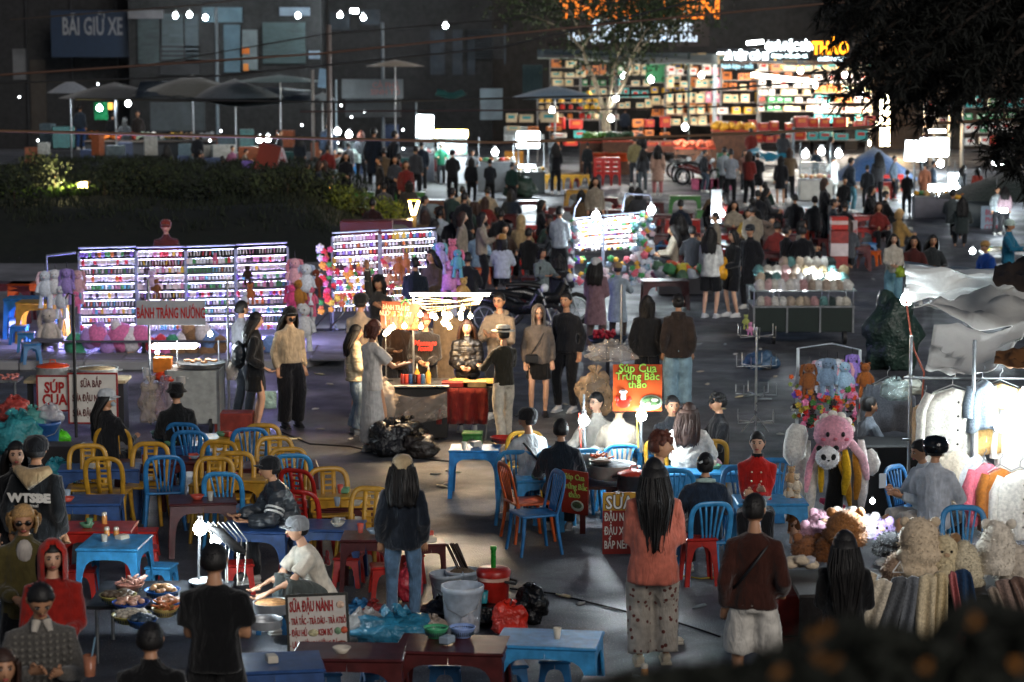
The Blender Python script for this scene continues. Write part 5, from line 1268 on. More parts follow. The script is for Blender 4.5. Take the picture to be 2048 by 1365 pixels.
# ------------------------------------------------------------ buckets and cooler
bucket('bucket', 'white bucket, rear left one beside the woman in jeans', G(893, 1202), .155, .27, '#a8b4c0')
b2 = bucket('bucket', 'white bucket holding dark chopstick bundles', G(925, 1195), .16, .27, '#a8b4c0', fill='#6a5a48')
m = MB()
rr = random.Random(2)
for i in range(14): a = rr.uniform(-.05, .05); m.tube([(a, rr.uniform(-.03, .03), 0), (a-.13+rr.uniform(-.02, .02), rr.uniform(-.03, .03), .28)], .007, 4)
tag(m.build('chopsticks', mat('#3a2a20', .6, 'wood'), None, G(930, 1195)+Vector((.0, 0, .24))), 'bundle of dark chopsticks leaning in the white bucket', 'chopsticks')
bucket('bucket', 'big white bucket with a wire handle, nearest to the viewer', G(925, 1262), .185, .42, '#aab6c4')
p = G(987, 1238); p.z = .1; t = thing('water_cooler', 'round red water cooler jug with a dark handle', 'cooler', p)
m = MB(); m.lathe((0, 0, 0), [(.12, 0), (.135, .02), (.145, .26), (.15, .27)], 20); m.build('body', RED, t)
m = MB(); m.lathe((0, 0, .27), [(.148, 0), (.148, .035)], 20); m.build('band', mat('#c8a090', .4), t)
m = MB(); m.lathe((0, 0, .305), [(.155, 0), (.16, .05), (.14, .07), (.001, .075)], 20); m.build('lid', RED, t)
m = MB(); m.tube([(.1, -.1, .27), (.2, -.1, .25), (.22, -.02, .26), (.12, .05, .27)], .012, 6); m.build('handle', DARK, t)
m = MB(); m.lathe((0, 0, 0), [(.022, 0), (.024, .16), (.03, .165), (.03, .2), (.001, .2)], 10); tag(m.build('green_bottle', PL('#28a03a', .25), None, p+Vector((.0, 0, .38))), 'slim green bottle standing on the red cooler', 'bottle')
m = MB(); m.lathe((0, 0, 0), [(.035, 0), (.045, .11), (.04, .11)], 12); tag(m.build('teal_cup', PL('#2a8a98', .3), None, p+Vector((-.09, -.2, .1))), 'teal cup at the foot of the red cooler', 'cup')
for k, (px, py, r3, c, al, lb, sd) in enumerate([(955, 1240, (.26, .22, .10), '#141416', 1, 'black bag under the red cooler', 1), (1060, 1240, (.15, .13, .17), '#131315', 1, 'upright black bin bag right of the red cooler', 2), (1020, 1266, (.16, .12, .15), '#c02a1a', .95, 'bright red plastic bag in front of the cooler', 3), (790, 1290, (.36, .22, .16), '#2a7898', .8, 'long blue plastic bag lying in front of the jeans', 4), (730, 1275, (.22, .16, .13), '#b8b4b0', .55, 'clear crumpled bag beside the menu board', 5), (748, 1240, (.12, .1, .1), '#8a2a28', .8, 'small red-striped bag above the clear bag', 6), (820, 1195, (.13, .1, .17), '#c83a4a', .85, 'pink-red bag standing between the legs of the jeans', 7), (895, 1235, (.3, .22, .10), '#17171a', 1, 'flat black bag behind the big white bucket', 8), (935, 1262, (.09, .08, .12), '#b8b8c0', .5, 'clear bag hanging on the big bucket', 9), (865, 1262, (.12, .1, .08), '#a8988a', .7, 'crumpled brown wrapper beside the buckets', 10), (720, 1232, (.2, .15, .08), '#2a6a9a', .9, 'flat blue bag behind the clear bag', 11)]):
    bag('plastic_bag', lb, G(px, py+6), r3, c, al, sd)
# tea menu board bottom centre
D = 20.25; s_ = sign('menu_board', 'white board reading SỮA ĐẬU NÀNH with red lettering propped at the bottom', AT(636, 1255, D), XA(1144, D), .56, '#c4beb6', rz=0, tilt=-2.5, border='#2a2a26', rx=-6)
rd = mat('#9a1818', .5)
text('SỮA ĐẬU NÀNH', s_, (-.235, -.012, .18), .125, rd, sx=.40, off=.025, ax='LEFT')
for k, w in enumerate(('- TRÀ TẮC - TRÀ DÂU - TRÀ ATISÔ', '- ĐẬU HỦ          KEM BƠ', '- LẠP XƯỞNG NƯỚNG ĐÁ', '- BÁNH TRÁNG NƯỚNG')): text(w, s_, (-.245, -.012, .055-.1*k), .078, rd, sx=.44 if k else .40, off=.012, ax='LEFT')
for k, (x, z, c, rx_) in enumerate([(.2, .19, '#d8b8a0', .035), (-.04, -.045, '#b8b088', .045), (.17, -.035, '#6a8a6a', .03), (.225, -.03, '#c85a3a', .03), (.2, -.15, '#7a3a2a', .05)]):
    m = MB(); m.ell((x, -.012, z), (rx_, .005, .032), None, 12, 5); m.build('food_print', mat(c, .6, 'food'), s_)
# ------------------------------------------------------------ seafood baskets bottom left
DT = 19.9
t = thing('grill_table', 'low dark table carrying the coloured food baskets', 'table', (XA(320, 20.3), 20.5, 0))
q = MB(); q.box((0, 0, .50), (1.15, .95, .03)); q.build('tabletop', mat('#26282c', .35, 'metal', metal=.4), t)
for sx in (-1, 1):
    for sy in (-1, 1): q = MB(); q.tube([(sx*.5, sy*.4, 0), (sx*.5, sy*.4, .49)], .018, 6); q.build('leg', METAL, t)
bs = [(259, 1182, .15, '#b07a6a', '#d8a898', 'pink basket of sliced sausages at the back of the grill table', 'stick'), (236, 1205, .185, '#b8b060', '#5a4a38', 'yellow basket of dark snails, leftmost on the grill table', 'small'), (325, 1195, .18, '#2a68b0', '#c89a68', 'blue basket of round clams, rear right on the grill table', 'ball'), (335, 1218, .15, '#2a68b0', '#c8906a', 'blue basket of orange seafood behind the big man', 'ball'), (262, 1220, .185, '#2a50a8', '#d0a088', 'violet-blue basket of pink meat in the middle', 'ball'), (330, 1232, .13, '#c8b06a', '#c87848', 'yellow basket of shrimp beside the big man', 'stick'), (263, 1245, .19, '#c0b868', '#b8b0a0', 'yellow basket of grey snails at the front', 'small'), (285, 1255, .14, '#1f58a8', '#3a4a5a', 'blue basket partly hidden by the big man', 'small')]
for k, (px, py, r_, c, f, lb, kd) in enumerate(bs):
    basket('food_basket', lb, G(px, py, .53)+Vector((0, 0, 0)) if True else 0, r_*.86, .07, c, f, seed=k, kind='ball' if kd == 'small' else kd, n=40 if kd == 'small' else 20, fh=.04)
basket('white_bowl', 'white bowl at the front edge beside the big man', G(412, 1175, .5), .15, .06, '#b8c4cc', None)
pp = AT(395, 1060, 20.9); t = thing('lamp_stand', 'tangled metal lamp stand over the food baskets', 'lamp stand', (pp.x, pp.y, 0))
q = MB(); q.tube([(0, .0, .5), (.02, 0, pp.z+.05), (.12, 0, pp.z+.05), (.3, 0, pp.z-.12)], .014, 6); q.build('pole', METAL, t)
q = MB(); rr = random.Random(12)
for i in range(8): x = .1+.045*i; q.tube([(x-.1, 0, pp.z+.07), (x+.02, -.02, pp.z-.02-.01*i), (x+rr.uniform(-.03, .03), 0, pp.z-.2-rr.random()*.25), (x+rr.uniform(-.03, .03), 0, pp.z-.5)], .005, 4)
q.build('hanging_wires', mat('#c8c8c0', .5), t)
q = MB(); q.tube([(.1, 0, pp.z+.03), (.2, -.02, pp.z-.02), (.34, -.04, pp.z-.15), (.42, -.02, pp.z-.2)], [.02, .05, .045, .02], 8); q.build('wire_bundle', DARK, t)
bulb('blazing white bulb above the food baskets', AT(400, 1058, 20.8), 75, 60, .062)
bulb('second white bulb behind the head of the big man', AT(432, 1082, 20.9), 45, 60, .05)
pot('steel_basin', 'steel basin of broth right of the big man', G(545, 1225, .25)+Vector((0, 0, -.0)), .17, .09, '#b8bcc0', fill='#a87848', handles=False)
pot('steel_basin', 'second steel basin lower right of the big man', G(530, 1255, .25), .15, .07, '#a8acb0', handles=False)
basket('green_bowl', 'green plastic bowl on the dark table at the bottom', G(872, 1275, .57), .10, .085, '#4aa878'); basket('blue_bowl', 'pale blue plastic bowl beside the green one', G(925, 1274, .57), .105, .085, '#8aa4d8')
shaker('shaker on the red table, standing apart', G(209, 1048, .57), None); shaker('left one of two shakers on the blue table', G(214, 1078, .57), None); shaker('right one of two shakers on the blue table', G(233, 1078, .57), None); shaker('shaker on the maroon table at the bottom edge', G(1289, 1358, .57), None)
basket('green_basket', 'pale green basket on the table behind the blue chair', G(328, 880, .57), .16, .1, '#6aa890'); basket('red_basin', 'red basin on the blue table beside the seated man', G(1004, 886, .57), .14, .07, '#b82a1c')
# ------------------------------------------------------------ hat cart
D = DEP(690); c0 = Vector((XA(1607, D), D+.5, 0))
t = thing('hat_cart', 'dark green wheeled cart covered with woolly hats and glaring bulbs', 'market cart', c0)
Wc = XA(1706, D)-XA(1508, D)
q = MB(); q.box((0, 0, .42), (Wc, .9, .42), bev=.01); q.build('cabinet', mat('#0f211c', .45), t)
for k in range(4): q = MB(); q.box((-Wc/2+Wc*(k/3), -.46, .42), (.03, .02, .44)); q.build('trim', METAL, t)
q = MB(); q.box((0, 0, .645), (Wc+.06, .96, .03)); q.build('counter', METAL, t)
for x in (-Wc/2, -Wc/4, Wc/4, Wc/2):
    for y in (-.45, .45): q = MB(); q.tube([(x, y, .63), (x, y, .92)], .014, 5); q.build('rail_post', METAL, t)
q = MB(); q.box((0, 0, .92), (Wc+.1, .98, .02)); q.build('hat_shelf', mat('#9aa8a8', .2, 'plastic', alpha=.6), t)
for x in (-Wc*.3, Wc*.42): q = MB(); q.tube([(x-.03, -.4, .12), (x+.03, -.4, .12)], .12, 12); q.build('wheel', DARK, t)
HC = ['#e8e6e0', '#e0ddd4', '#c8a0a0', '#d8d4c8', '#b8a898', '#d8c8b0', '#6a9a98', '#d8b8b8', '#e8e8e8', '#3a4a4a', '#a89878', '#e0e0dc']
rr = random.Random(4); hn = 0
for row, (py, n, y, z) in enumerate([(0, 13, -.42, .94), (0, 11, -.15, 1.03), (0, 10, .12, 1.13), (0, 7, .35, 1.25), (0, 12, -.40, .67)]):
    for i in range(n):
        x = -Wc/2+.05+(Wc-.1)*(i+.5)/n+rr.uniform(-.03, .03); c = rr.choice(HC)
        if row == 3: x = x*.6+.15
        fur_hat('woolly beanie in the crowded rows of the dark green hat cart', c0+Vector((x, y, z)), c, .085 if row < 4 else .07, .17 if row < 4 else .14, False, 1, 1, 'beanies on the hat cart', hn, 'knit'); hn += 1
for k, (px, py, w) in enumerate([(1665, 553, 110), (1640, 552, 0), (1532, 562, 60), (1545, 575, 60), (1622, 545, 50), (1590, 560, 60), (1610, 568, 0), (1560, 568, 0)]):
    bulb('glaring white bulb among the woolly hats of the green cart', AT(px, py, D+.25+.05*k), w, 60, .075 if k == 0 else .045, group='bulbs among the hats')
for k, (px, py, c, lb) in enumerate([(1492, 625, '#a8b060', 'yellow-green plush hanging at the left of the hat cart'), (1500, 640, '#d890b8', 'pink plush hanging at the left of the hat cart')]): toy(T_BEAR, AT(px, py, D-.1), c, c, lb, .35)
# fork stand
D = DEP(868); c0 = Vector((XA(1511, D), D, 0)); t = thing('hook_stand', 'empty steel display stand with four tiers of upright hooks', 'display stand', c0)
zt = AT(1511, 655, D).z; q = MB(); q.tube([(0, 0, .15), (0, 0, zt)], .018, 8); q.build('pole', STEEL, t)
for k in range(3): a = k*2.09+.5; q = MB(); q.tube([(0, 0, .25), (math.cos(a)*.2, math.sin(a)*.2, .01)], .012, 6); q.build('foot', STEEL, t)
for z in (zt-.02-.1, zt-.42-.1, zt-.80-.1, zt-1.17-.1):
    for k in range(6):
        a = k*math.pi/3+.3+z; x, y = math.cos(a)*.27, math.sin(a)*.27; q = MB(); q.tube([(0, 0, z), (x, y, z), (x, y, z+.15)], .008, 5); q.build('hook', STEEL, t)
# green sack, striped bag
bag('tarp_sack', 'huge dark green covered sack standing right of the hat cart', G(1781, 738), (.42, .36, .62), '#2c4038', 1, 6, knot=False, cat='sack')
bag('striped_bag', 'blue and white checked bag lying behind the hook stand', G(1524, 738), (.26, .2, .14), '#3a5a78', 1, 9, knot=False)
# ------------------------------------------------------------ plush and flower rack
D = DEP(925); c0 = Vector((XA(1660, D), D, 0)); x1 = XA(1716, D)-c0.x; zt = AT(1716, 700, D).z
t = thing('plush_rack', 'white pole rack loaded with soft toys and crochet roses', 'display rack', c0)
for x, z in ((x1, zt), (-.42, zt+.02)):
    q = MB(); q.box((x, 0, z/2), (.035, .035, z)); q.build('post', mat('#d8dcdc', .3), t)
q = MB(); q.tube([(-.42, 0, zt+.02), (0, 0, zt+.08), (x1, 0, zt)], .014, 6); q.build('top_rail', METAL, t)
for z in (zt-.45, zt-.65, zt-.85): q = MB(); q.tube([(-.42, 0, z), (x1, 0, z)], .008, 5); q.build('rail', METAL, t)
for px, py, c, c2, lb, s, tp in [(1618, 715, '#8a5028', '#7a4420', 'brown floppy plush at the top left of the rose rack', .65, T_BUN), (1640, 708, '#b8bccc', '#d8a8b0', 'grey-blue plush high on the rose rack', .62, T_BUN), (1655, 703, '#7a8ca0', '#8a9cb0', 'grey shark plush leaning out of the rose rack', .7, T_BUN), (1675, 706, '#d8d8dc', '#e8b0b8', 'white and pink plush on the rose rack', .66, T_BUN), (1690, 712, '#a8c4d8', '#e8a8b0', 'pale blue and pink plush on the rose rack', .66, T_BUN), (1705, 698, '#a888d8', '#9878c8', 'lilac rabbit plush next to the white pole', .55, T_BUN), (1702, 755, '#e098b8', '#d888a8', 'pink plush low beside the white pole', .5, T_BEAR), (1731, 715, '#a05a28', '#8a4a20', 'orange-brown plush right of the white pole', .6, T_BEAR), (1608, 745, '#a8a8b8', '#e8e8f0', 'grey plush at the left of the rose rack', .5, T_BEAR), (1733, 775, '#c8202a', '#e8e8e8', 'red and white knitted plush hanging right of the pole', .5, T_BUN), (1736, 825, '#5ac830', '#d82a4a', 'bright green crochet toy hanging low right of the pole', .55, T_BUN)]:
    toy(tp, AT(px, py, D-.1-.015*(px % 6)), c, c2, lb, s)
flower_bunch(1650, 800, 120, 42, D-.1, 62, 'small crochet rose in the crowded upper rows of the rose rack', 'crochet roses, upper rows', 15, ['#d82a1a', '#e8502a', '#d83a4a', '#e07aa0', '#b8702a', '#4a7a3a', '#c8a83a', '#3a2a2a', '#7a5ac0'], r0=.03, dz=.16, name='crochet_rose')
flower_bunch(1655, 838, 110, 50, D-.1, 62, 'small crochet rose in the lower rows of the rose rack', 'crochet roses, lower rows', 16, ['#d82a1a', '#e0405a', '#e07aa0', '#c86a7a', '#2a4a2a', '#c8a83a', '#3a2020'], r0=.03, dz=.16, name='crochet_rose')
flower_bunch(1605, 790, 50, 90, D-.05, 30, 'orange and pink crochet charm on the left edge of the rose rack', 'crochet charms, left edge', 17, ['#e0602a', '#e8a0b0', '#3a3a3a', '#8a9a4a', '#d8d0c8'], r0=.025, name='crochet_charm')
# ------------------------------------------------------------ fluffy animal-hat stand
D = 25.0; c0 = Vector((XA(1660, D), D, 0)); z0 = AT(1660, 880, D).z
t = thing('hat_stand', 'tall stand covered in fluffy animal hats with long ear flaps', 'display stand', c0)
q = MB(); q.tube([(0, 0, 0), (0, 0, z0+.15)], .03, 8); q.build('pole', METAL, t)
q = MB(); q.lathe((0, 0, 0), [(.3, 0), (.3, .04), (.02, .06)], 14); q.build('base', DARK, t)
def flap(px0, py0, px1, py1, w, c, lb, dd=0, bend=0, tm='fur', name='ear_flap_hat', nub=None, w2=None):
    a, b = AT(px0, py0, D-dd), AT(px1, py1, D-dd-.03); mid = (a+b)/2+Vector((bend, -.05, 0)); m = MB(); m.tube([a-a, (a*.6+mid*.4)-a, mid-a, (mid+b)/2-a, b-a], [(w*.6, w*.4), (w, w*.6), (w, w*.6), (w2 or w*1.05, w*.6), ((w2 or w)*.5, w*.3)], 10)
    fuzz(m, 500, .03, int(px0)); o = m.build(name, mat(c, .95, tm), None, a); tag(o, lb, 'hat flap'); return o
for i, a_ in enumerate([(1612, 880, 1598, 1045, .085, '#d8d2c6', 'cream fluffy flap hanging at the left of the animal-hat stand', 0, -.05), (1598, 850, 1590, 930, .12, '#dcdcd4', 'white curly hat bulging at the upper left of the stand', .0, -.03), (1632, 900, 1615, 1040, .05, '#d8d0c4', 'cream ear flap next to the yellow flaps', .12, 0), (1640, 905, 1642, 985, .032, '#c89a1a', 'short yellow ear flap left of the dark gap', .2, 0), (1690, 900, 1688, 990, .045, '#d0a41c', 'wide yellow ear flap right of the dark gap', .2, .02), (1672, 900, 1700, 1012, .038, '#c08820', 'long mustard ear flap', .18, .03), (1710, 905, 1712, 1000, .04, '#b07828', 'tan ear flap beside the mustard one', .16, .02), (1722, 880, 1722, 1020, .055, '#e8e0dc', 'white spotted flap at the right of the stand', .08, .02), (1738, 900, 1740, 950, .06, '#dad6d0', 'white tufted flap at the right edge of the stand', .02, .05), (1648, 870, 1612, 985, .035, '#e8a0b0', 'pale pink flap curving down on the left', .22, -.06), (1690, 870, 1735, 960, .045, '#e8b8c4', 'pale pink flap curving down on the right', .15, .06), (1640, 1000, 1690, 1015, .04, '#b83a5a', 'rose plush paw at the bottom of the stand', .05, 0)]):
    flap(*a_)
def animal_hat(px, py, r_, c, lb, eye='#101010', rz=0, dd=.22, ears=True, patch=None, cheeks=None, ec=None):
    p = AT(px, py, D-dd); t = thing('animal_hat', lb, 'hat', p, R(rz)); m = MB(); m.ell((0, 0, 0), (r_*1.1, r_*.85, r_), None, 16, 10); fuzz(m, 700, .02, 5); m.build('crown', FU(c), t)
    for s in (-1, 1):
        if ears: m = MB(); m.ell((s*r_*.75, 0, r_*.8), (r_*.3, r_*.2, r_*.3), None, 8, 5); m.build('ear', FU(ec or c), t)
        if patch: m = MB(); m.ell((s*r_*.42, -r_*.72, r_*.12), (r_*.26, r_*.15, r_*.32), (0, s*.5, 0), 8, 5); m.build('eye_patch', mat('#151515', .9, 'fur'), t)
        m = MB(); m.ell((s*r_*.42, -r_*.83, r_*.1), (r_*.11, r_*.08, r_*.15), None, 8, 5); m.build('eye', mat(eye, .2), t)
        if cheeks: m = MB(); m.ell((s*r_*.62, -r_*.66, -r_*.2), (r_*.17, r_*.08, r_*.1), None, 8, 5); m.build('cheek', mat(cheeks, .8), t)
    m = MB(); m.ell((0, -r_*.88, -r_*.15), (r_*.13, r_*.08, r_*.09), None, 8, 5); m.build('nose', mat('#c86a7a' if not patch else '#181818', .5), t)
    return t
animal_hat(1667, 868, .19, '#e0a0b0', 'pink animal hat with black button eyes on top of the stand', cheeks='#d86a80', ears=False)
animal_hat(1655, 915, .115, '#e8e8e8', 'small panda-faced hat framed by yellow flaps', patch=1, dd=.36, ec='#181818')
m = MB();
for i in range(6): a = i*.52+.1; m.ell((math.cos(a)*.17, -.02, math.sin(a)*.17), (.055, .05, .05), None, 8, 6)
tag(m.build('fur_frill', FU('#e0d8cc'), None, AT(1667, 862, D-.1)), 'cream fur frill around the pink animal hat', 'fur trim')
tag(MB().tube([(0, 0, 0), (.03, 0, -.2), (.0, 0, -.5), (.02, 0, -.75)], [(.06, .04), (.09, .05), (.1, .05), (.08, .04)], 10).build('black_flap', mat('#121212', .95, 'fur'), None, AT(1668, 925, D-.15)), 'black furry hat hanging in the middle of the stand', 'hat')
# tied teddies string at left of the stand
for k, (px, py, c) in enumerate([(1583, 925, '#b8946a'), (1592, 940, '#d8c8b0'), (1580, 955, '#d0c0a8'), (1594, 968, '#c8b090'), (1583, 982, '#8a5a30'), (1597, 992, '#6a4020'), (1585, 1006, '#7a4a28'), (1596, 1018, '#5a3820'), (1588, 1030, '#c89a80')]):
    toy(T_BEAR, AT(px, py, D-.5), c, c, 'small bear head in the string left of the animal hats', .36, group='string of small bears')
# ------------------------------------------------------------ clothes stall
D = 25.6
for k, (px, py, c, w, h, rz, kd, bt, lb, dd) in enumerate([(1850, 800, '#b8946c', .3, .55, 50, 'coat', None, 'tan coat sleeve-side out, leftmost on the upper clothes row', 0), (1905, 775, '#dcd8cc', .62, .74, 8, 'coat', '#2a2420', 'cream fleece coat with dark buttons in the upper row', -.1), (1965, 760, '#8a98a4', .32, .5, 20, 'vest', None, 'grey tweed vest beside the cream coat', -.15), (2000, 765, '#d0a868', .55, .74, 0, 'coat', None, 'honey-coloured coat at the right of the upper row', -.05), (2050, 790, '#dedad0', .55, .85, 0, 'coat', '#b8b0a0', 'white woolly coat cut by the right edge', -.1),
      (1908, 898, '#c8bca8', .42, .6, 15, 'cardigan', None, 'beige cardigan in the lower clothes row', -.2), (1940, 905, '#b8bcc0', .36, .5, 30, 'sweater', None, 'pale grey sweater behind the steel post', -.15), (1968, 925, '#d86a7a', .4, .62, 25, 'jacket', None, 'pink jacket in the lower clothes row', -.2), (2000, 935, '#b06a28', .4, .62, 15, 'jacket', None, 'orange-brown teddy jacket in the lower clothes row', -.3), (2040, 940, '#e0dcd2', .5, .75, 0, 'coat', '#8a8478', 'long white coat at the lower right', -.4)]):
    hook_coat(lb, AT(px, py, D+dd), c, w, h, rz, kd, 'fur' if kd != 'vest' else 'knit', buttons=bt)
t = thing('clothes_rail', 'steel frame carrying two rows of winter coats', 'clothes rack', (XA(1931, D), D-.25, 0))
q = MB(); q.tube([(0, 0, 0), (0, 0, 2.1)], .022, 8); q.build('post', METAL, t)
for z in (AT(1931, 760, D).z+.02, AT(1931, 885, D).z+.03): q = MB(); q.tube([(-.7, .25, z), (1.6, .2, z)], .014, 6); q.build('rail', METAL, t)
q = MB(); q.tube([(-.62, .3, 0), (-.62, .3, 2.1)], .02, 8); q.build('post', METAL, t)
bulb('blazing bulb in front of the coats at the right edge', AT(2003, 850, D-.9), 17, 60, .085)
bulb('white bulb tucked under the pale tarpaulin corner', AT(1813, 600, D+1.2), 170, 60, .07)
bulb('white bulb between the coats above the pink jacket', AT(2046, 790, D-.5), 60, 60, .05)
C1 = mat('#e4e8e6', .4, 'sheet', alpha=.92); C2 = mat('#ccccc8', .35, 'sheet', alpha=.85)
Z = lambda px, py, d: AT(px, py, d)
drape('tarpaulin', 'pale grey tarpaulin roof over the clothes stall, topmost', [Z(1812, 548, 27.0), Z(2070, 545, 27.2), Z(2075, 528, 29.4), Z(1808, 524, 29.2)], .1, None, C1, seed=2, amp=.05)
drape('tarpaulin', 'white tarpaulin front panel hanging at the upper left of the clothes stall', [Z(1812, 608, 26.7), Z(2000, 585, 26.9), Z(2060, 535, 27.0), Z(1812, 536, 27.0)], .06, None, C1, th=(0, .006, 0), seed=4, amp=.06)
drape('tarpaulin', 'folded grey tarpaulin sloping across the clothes stall', [Z(1822, 618, 26.2), Z(2070, 655, 26.2), Z(2075, 560, 27.0), Z(1990, 565, 27.0)], .08, None, C2, seed=6, amp=.07)
drape('tarpaulin', 'clear wrinkled plastic sheet hanging in front of the coats', [Z(1850, 740, 25.4), Z(1990, 735, 25.4), Z(2070, 640, 25.9), Z(1868, 650, 25.9)], .12, None, mat('#d4d4d0', .22, 'sheet', alpha=.6), th=(0, .005, 0), seed=9, amp=.06)
drape('tarpaulin', 'dark brown tarpaulin edge at the right border', [Z(1985, 560, 25.9), Z(2080, 575, 25.7), Z(2085, 505, 26.6), Z(1990, 535, 26.8)], .04, '#2a1f16', seed=11, amp=.08, rough=.7)
drape('tarpaulin', 'brown striped canvas flap under the plastic sheet', [Z(1988, 728, 25.0), Z(2080, 738, 25.0), Z(2080, 690, 25.4), Z(1992, 705, 25.4)], .03, '#6a4420', seed=12, amp=.06, rough=.8)
cable('salmon cable hanging beside the clothes stall', [Z(1812, 600, 26.6), Z(1820, 660, 26.5), Z(1828, 700, 26.4), Z(1848, 745, 26.2), Z(1838, 880, 25.9)], .012, '#b8604a', name='power_cable')
# goods behind clothes stall: checked jacket, dark bags
hook_coat('grey checked jacket hanging behind the rose rack', AT(1775, 758, 28.3), '#4a4c52', .55, .6, 20, 'jacket', 'knit')
bag('clear_bag', 'clear bag of folded clothes behind the rose rack', AT(1790, 800, 27.6), (.17, .14, .12), '#8a9894', .5, 3, cat='bag'); bag('clothes_sack', 'white sack of clothes between the green sack and the coats', AT(1820, 790, 27.8), (.15, .14, .1), '#a0a094', 1, 5)
carton('storage_crate', 'black storage crate in the gap beside the clothes stall', Vector((XA(1790, 26.6), 26.6, 0)), (.9, .6, .8), '#0c0c0d', cat='crate', k='plain')
# ------------------------------------------------------------ scarf and hat stall bottom right
D = 19.6
t = thing('hat_table', 'dark stall table under the stacked winter hats', 'table', (XA(1850, D), D+.1, 0)); Wt = 2.2
q = MB(); q.box((0, 0, .78), (Wt, .9, .04)); q.build('tabletop', mat('#2a2422', .7, 'wood'), t)
for sx in (-1, 1):
    for sy in (-1, 1): q = MB(); q.box((sx*Wt*.47, sy*.4, .39), (.06, .06, .76)); q.build('leg', DARK, t)
q = MB(); q.slab(lambda u, v: (-Wt/2+Wt*u, -.46-.03*math.sin(u*40)*v, .78-.7*v), 40, 3, (0, .01, 0)); q.build('skirt', mat('#1a1717', .9, 'cloth'), t)
hats = [(1838, 1150, .175, .48, '#d0bca0', 'big beige fur hat with round ears and rolled folds', True, 4, 0, 0), (1800, 1175, .15, .3, '#a88c74', 'brownish fur hat under the big beige one', False, 3, 0, .05), (1875, 1150, .17, .3, '#c8b49c', 'thick beige fur brim behind the bear-faced hat', False, 3, 0, .1), (1888, 1160, .12, .38, '#d4c4a0', 'cream hat with a brown bear face', True, 4, 0, .0), (1932, 1175, .13, .40, '#d0c4a8', 'cream knitted hat tapering to a point', False, 5, 1, .0), (1995, 1145, .145, .44, '#dcd2c2', 'large cream teddy hat with ears at the right', True, 3, 0, .05), (2035, 1170, .15, .34, '#c8bcac', 'cream hat cut by the right edge', False, 3, 0, .1), (1690, 1090, .17, .30, '#8a5c34', 'brown lion-like hood hat behind the dark long hair', True, 2, 0, .5), (1655, 1120, .12, .2, '#6a4020', 'dark brown hat lying left of the brown hood', False, 2, 0, .5), (1730, 1070, .12, .17, '#a8a0a8', 'grey hat in the rear row', True, 1, 0, .9), (1760, 1075, .11, .15, '#a890c8', 'lavender animal hat in the rear row', True, 1, 0, .9), (1645, 1058, .11, .15, '#d0a0b0', 'pink and white animal hat in the rear row', True, 1, 0, .9), (1690, 1050, .1, .13, '#d8c8c0', 'cream animal hat in the rear row', True, 1, 0, 1.0), (1625, 1078, .09, .13, '#d8a8b8', 'pale pink hat at the left of the rear row', True, 1, 0, .8), (1615, 1110, .12, .16, '#8a5a3a', 'chestnut hat at the left end of the stall', True, 1, 0, .6), (1780, 1110, .13, .2, '#2a2a2c', 'black hat between the brown hood and the beige hats', False, 2, 0, .5)]
for k, (px, py, r_, h, c, lb, er, ro, pt_, dd) in enumerate(hats):
    p = AT(px, py, D+dd); fur_hat(lb, p, c, r_, h, er, ro, pt_, None, k, 'fur' if k != 4 else 'knit', face='bear face' in lb or 'animal' in lb, c2='#8a6a4a' if 'bear face' in lb else None)
q = MB(); rr = random.Random(6)
for k, (px, py, c, w, h, rz, lb) in enumerate([(1765, 1165, '#cfc4b0', .14, .75, -14, 'cream scarf sweeping left from the wire hanger'), (1800, 1160, '#55585c', .12, .78, 0, 'dark grey scarf, left one of the hanging row'), (1828, 1160, '#6a6e74', .12, .8, 0, 'mid grey scarf in the hanging row'), (1856, 1155, '#d0c0a0', .13, .9, 0, 'long pale scarf in the hanging row'), (1880, 1150, '#cbb890', .09, .95, 4, 'straw-coloured scarf in the hanging row'), (1905, 1150, '#b86a6a', .06, .7, 8, 'thin salmon scarf in the hanging row'), (1925, 1145, '#1f3a5a', .11, .55, 0, 'dark blue scarf at the right of the hanging row'), (2010, 1165, '#8a746a', .14, .75, 0, 'taupe scarf hanging under the teddy hat'), (2035, 1160, '#6a5248', .12, .85, 5, 'brown scarf by the right edge'), (1985, 1180, '#a09080', .08, .7, 0, 'slim beige scarf beside the taupe one'), (1740, 1150, '#b8a890', .1, .7, -20, 'long tan fringe hanging by the dark hair')]):
    scarf(lb, AT(px, py, D-.42), c, w, h, rz, .25 if k == 0 else .05, group=None)
t = thing('wire_hanger', 'white wire hanger above the grey scarves', 'hanger', AT(1800, 1145, D-.5)); q = MB(); q.tube([(-.06, 0, 0), (0, 0, .09), (.03, 0, .0), (-.06, 0, 0)], .005, 5); q.build('wire', WHITEP, t)
bulb('white bulb hidden behind the animal hats lighting the stall', AT(1745, 1003, 20.1), 60, 50, .022)  # added bulb, no source seen here; brightens the hats and scarves
pile = MB(); rr = random.Random(7)
for i in range(10): p = AT(rr.uniform(1575, 1625), rr.uniform(1120, 1135), D+.3+rr.random()*.2); tag(blob((0, 0, 0), (.07, .06, .04), i, .2, 2, 9, 6).build('fabric_bundle', mat(rr.choice(['#c8b8a0', '#b89a80', '#a8a8b0']), .9, 'fur'), None, p), 'small folded fur bundle at the left end of the hat table', 'bundle', 'fur bundles on the hat table')
for z in (0, 1): tag(carton('red_crate', '%s red plastic crate under the left end of the hat stall' % ('lower', 'upper')[z], Vector((XA(1597, D+.2), D+.2, .36*z)), (.4, .4, .35), '#8a2418', cat='crate'))
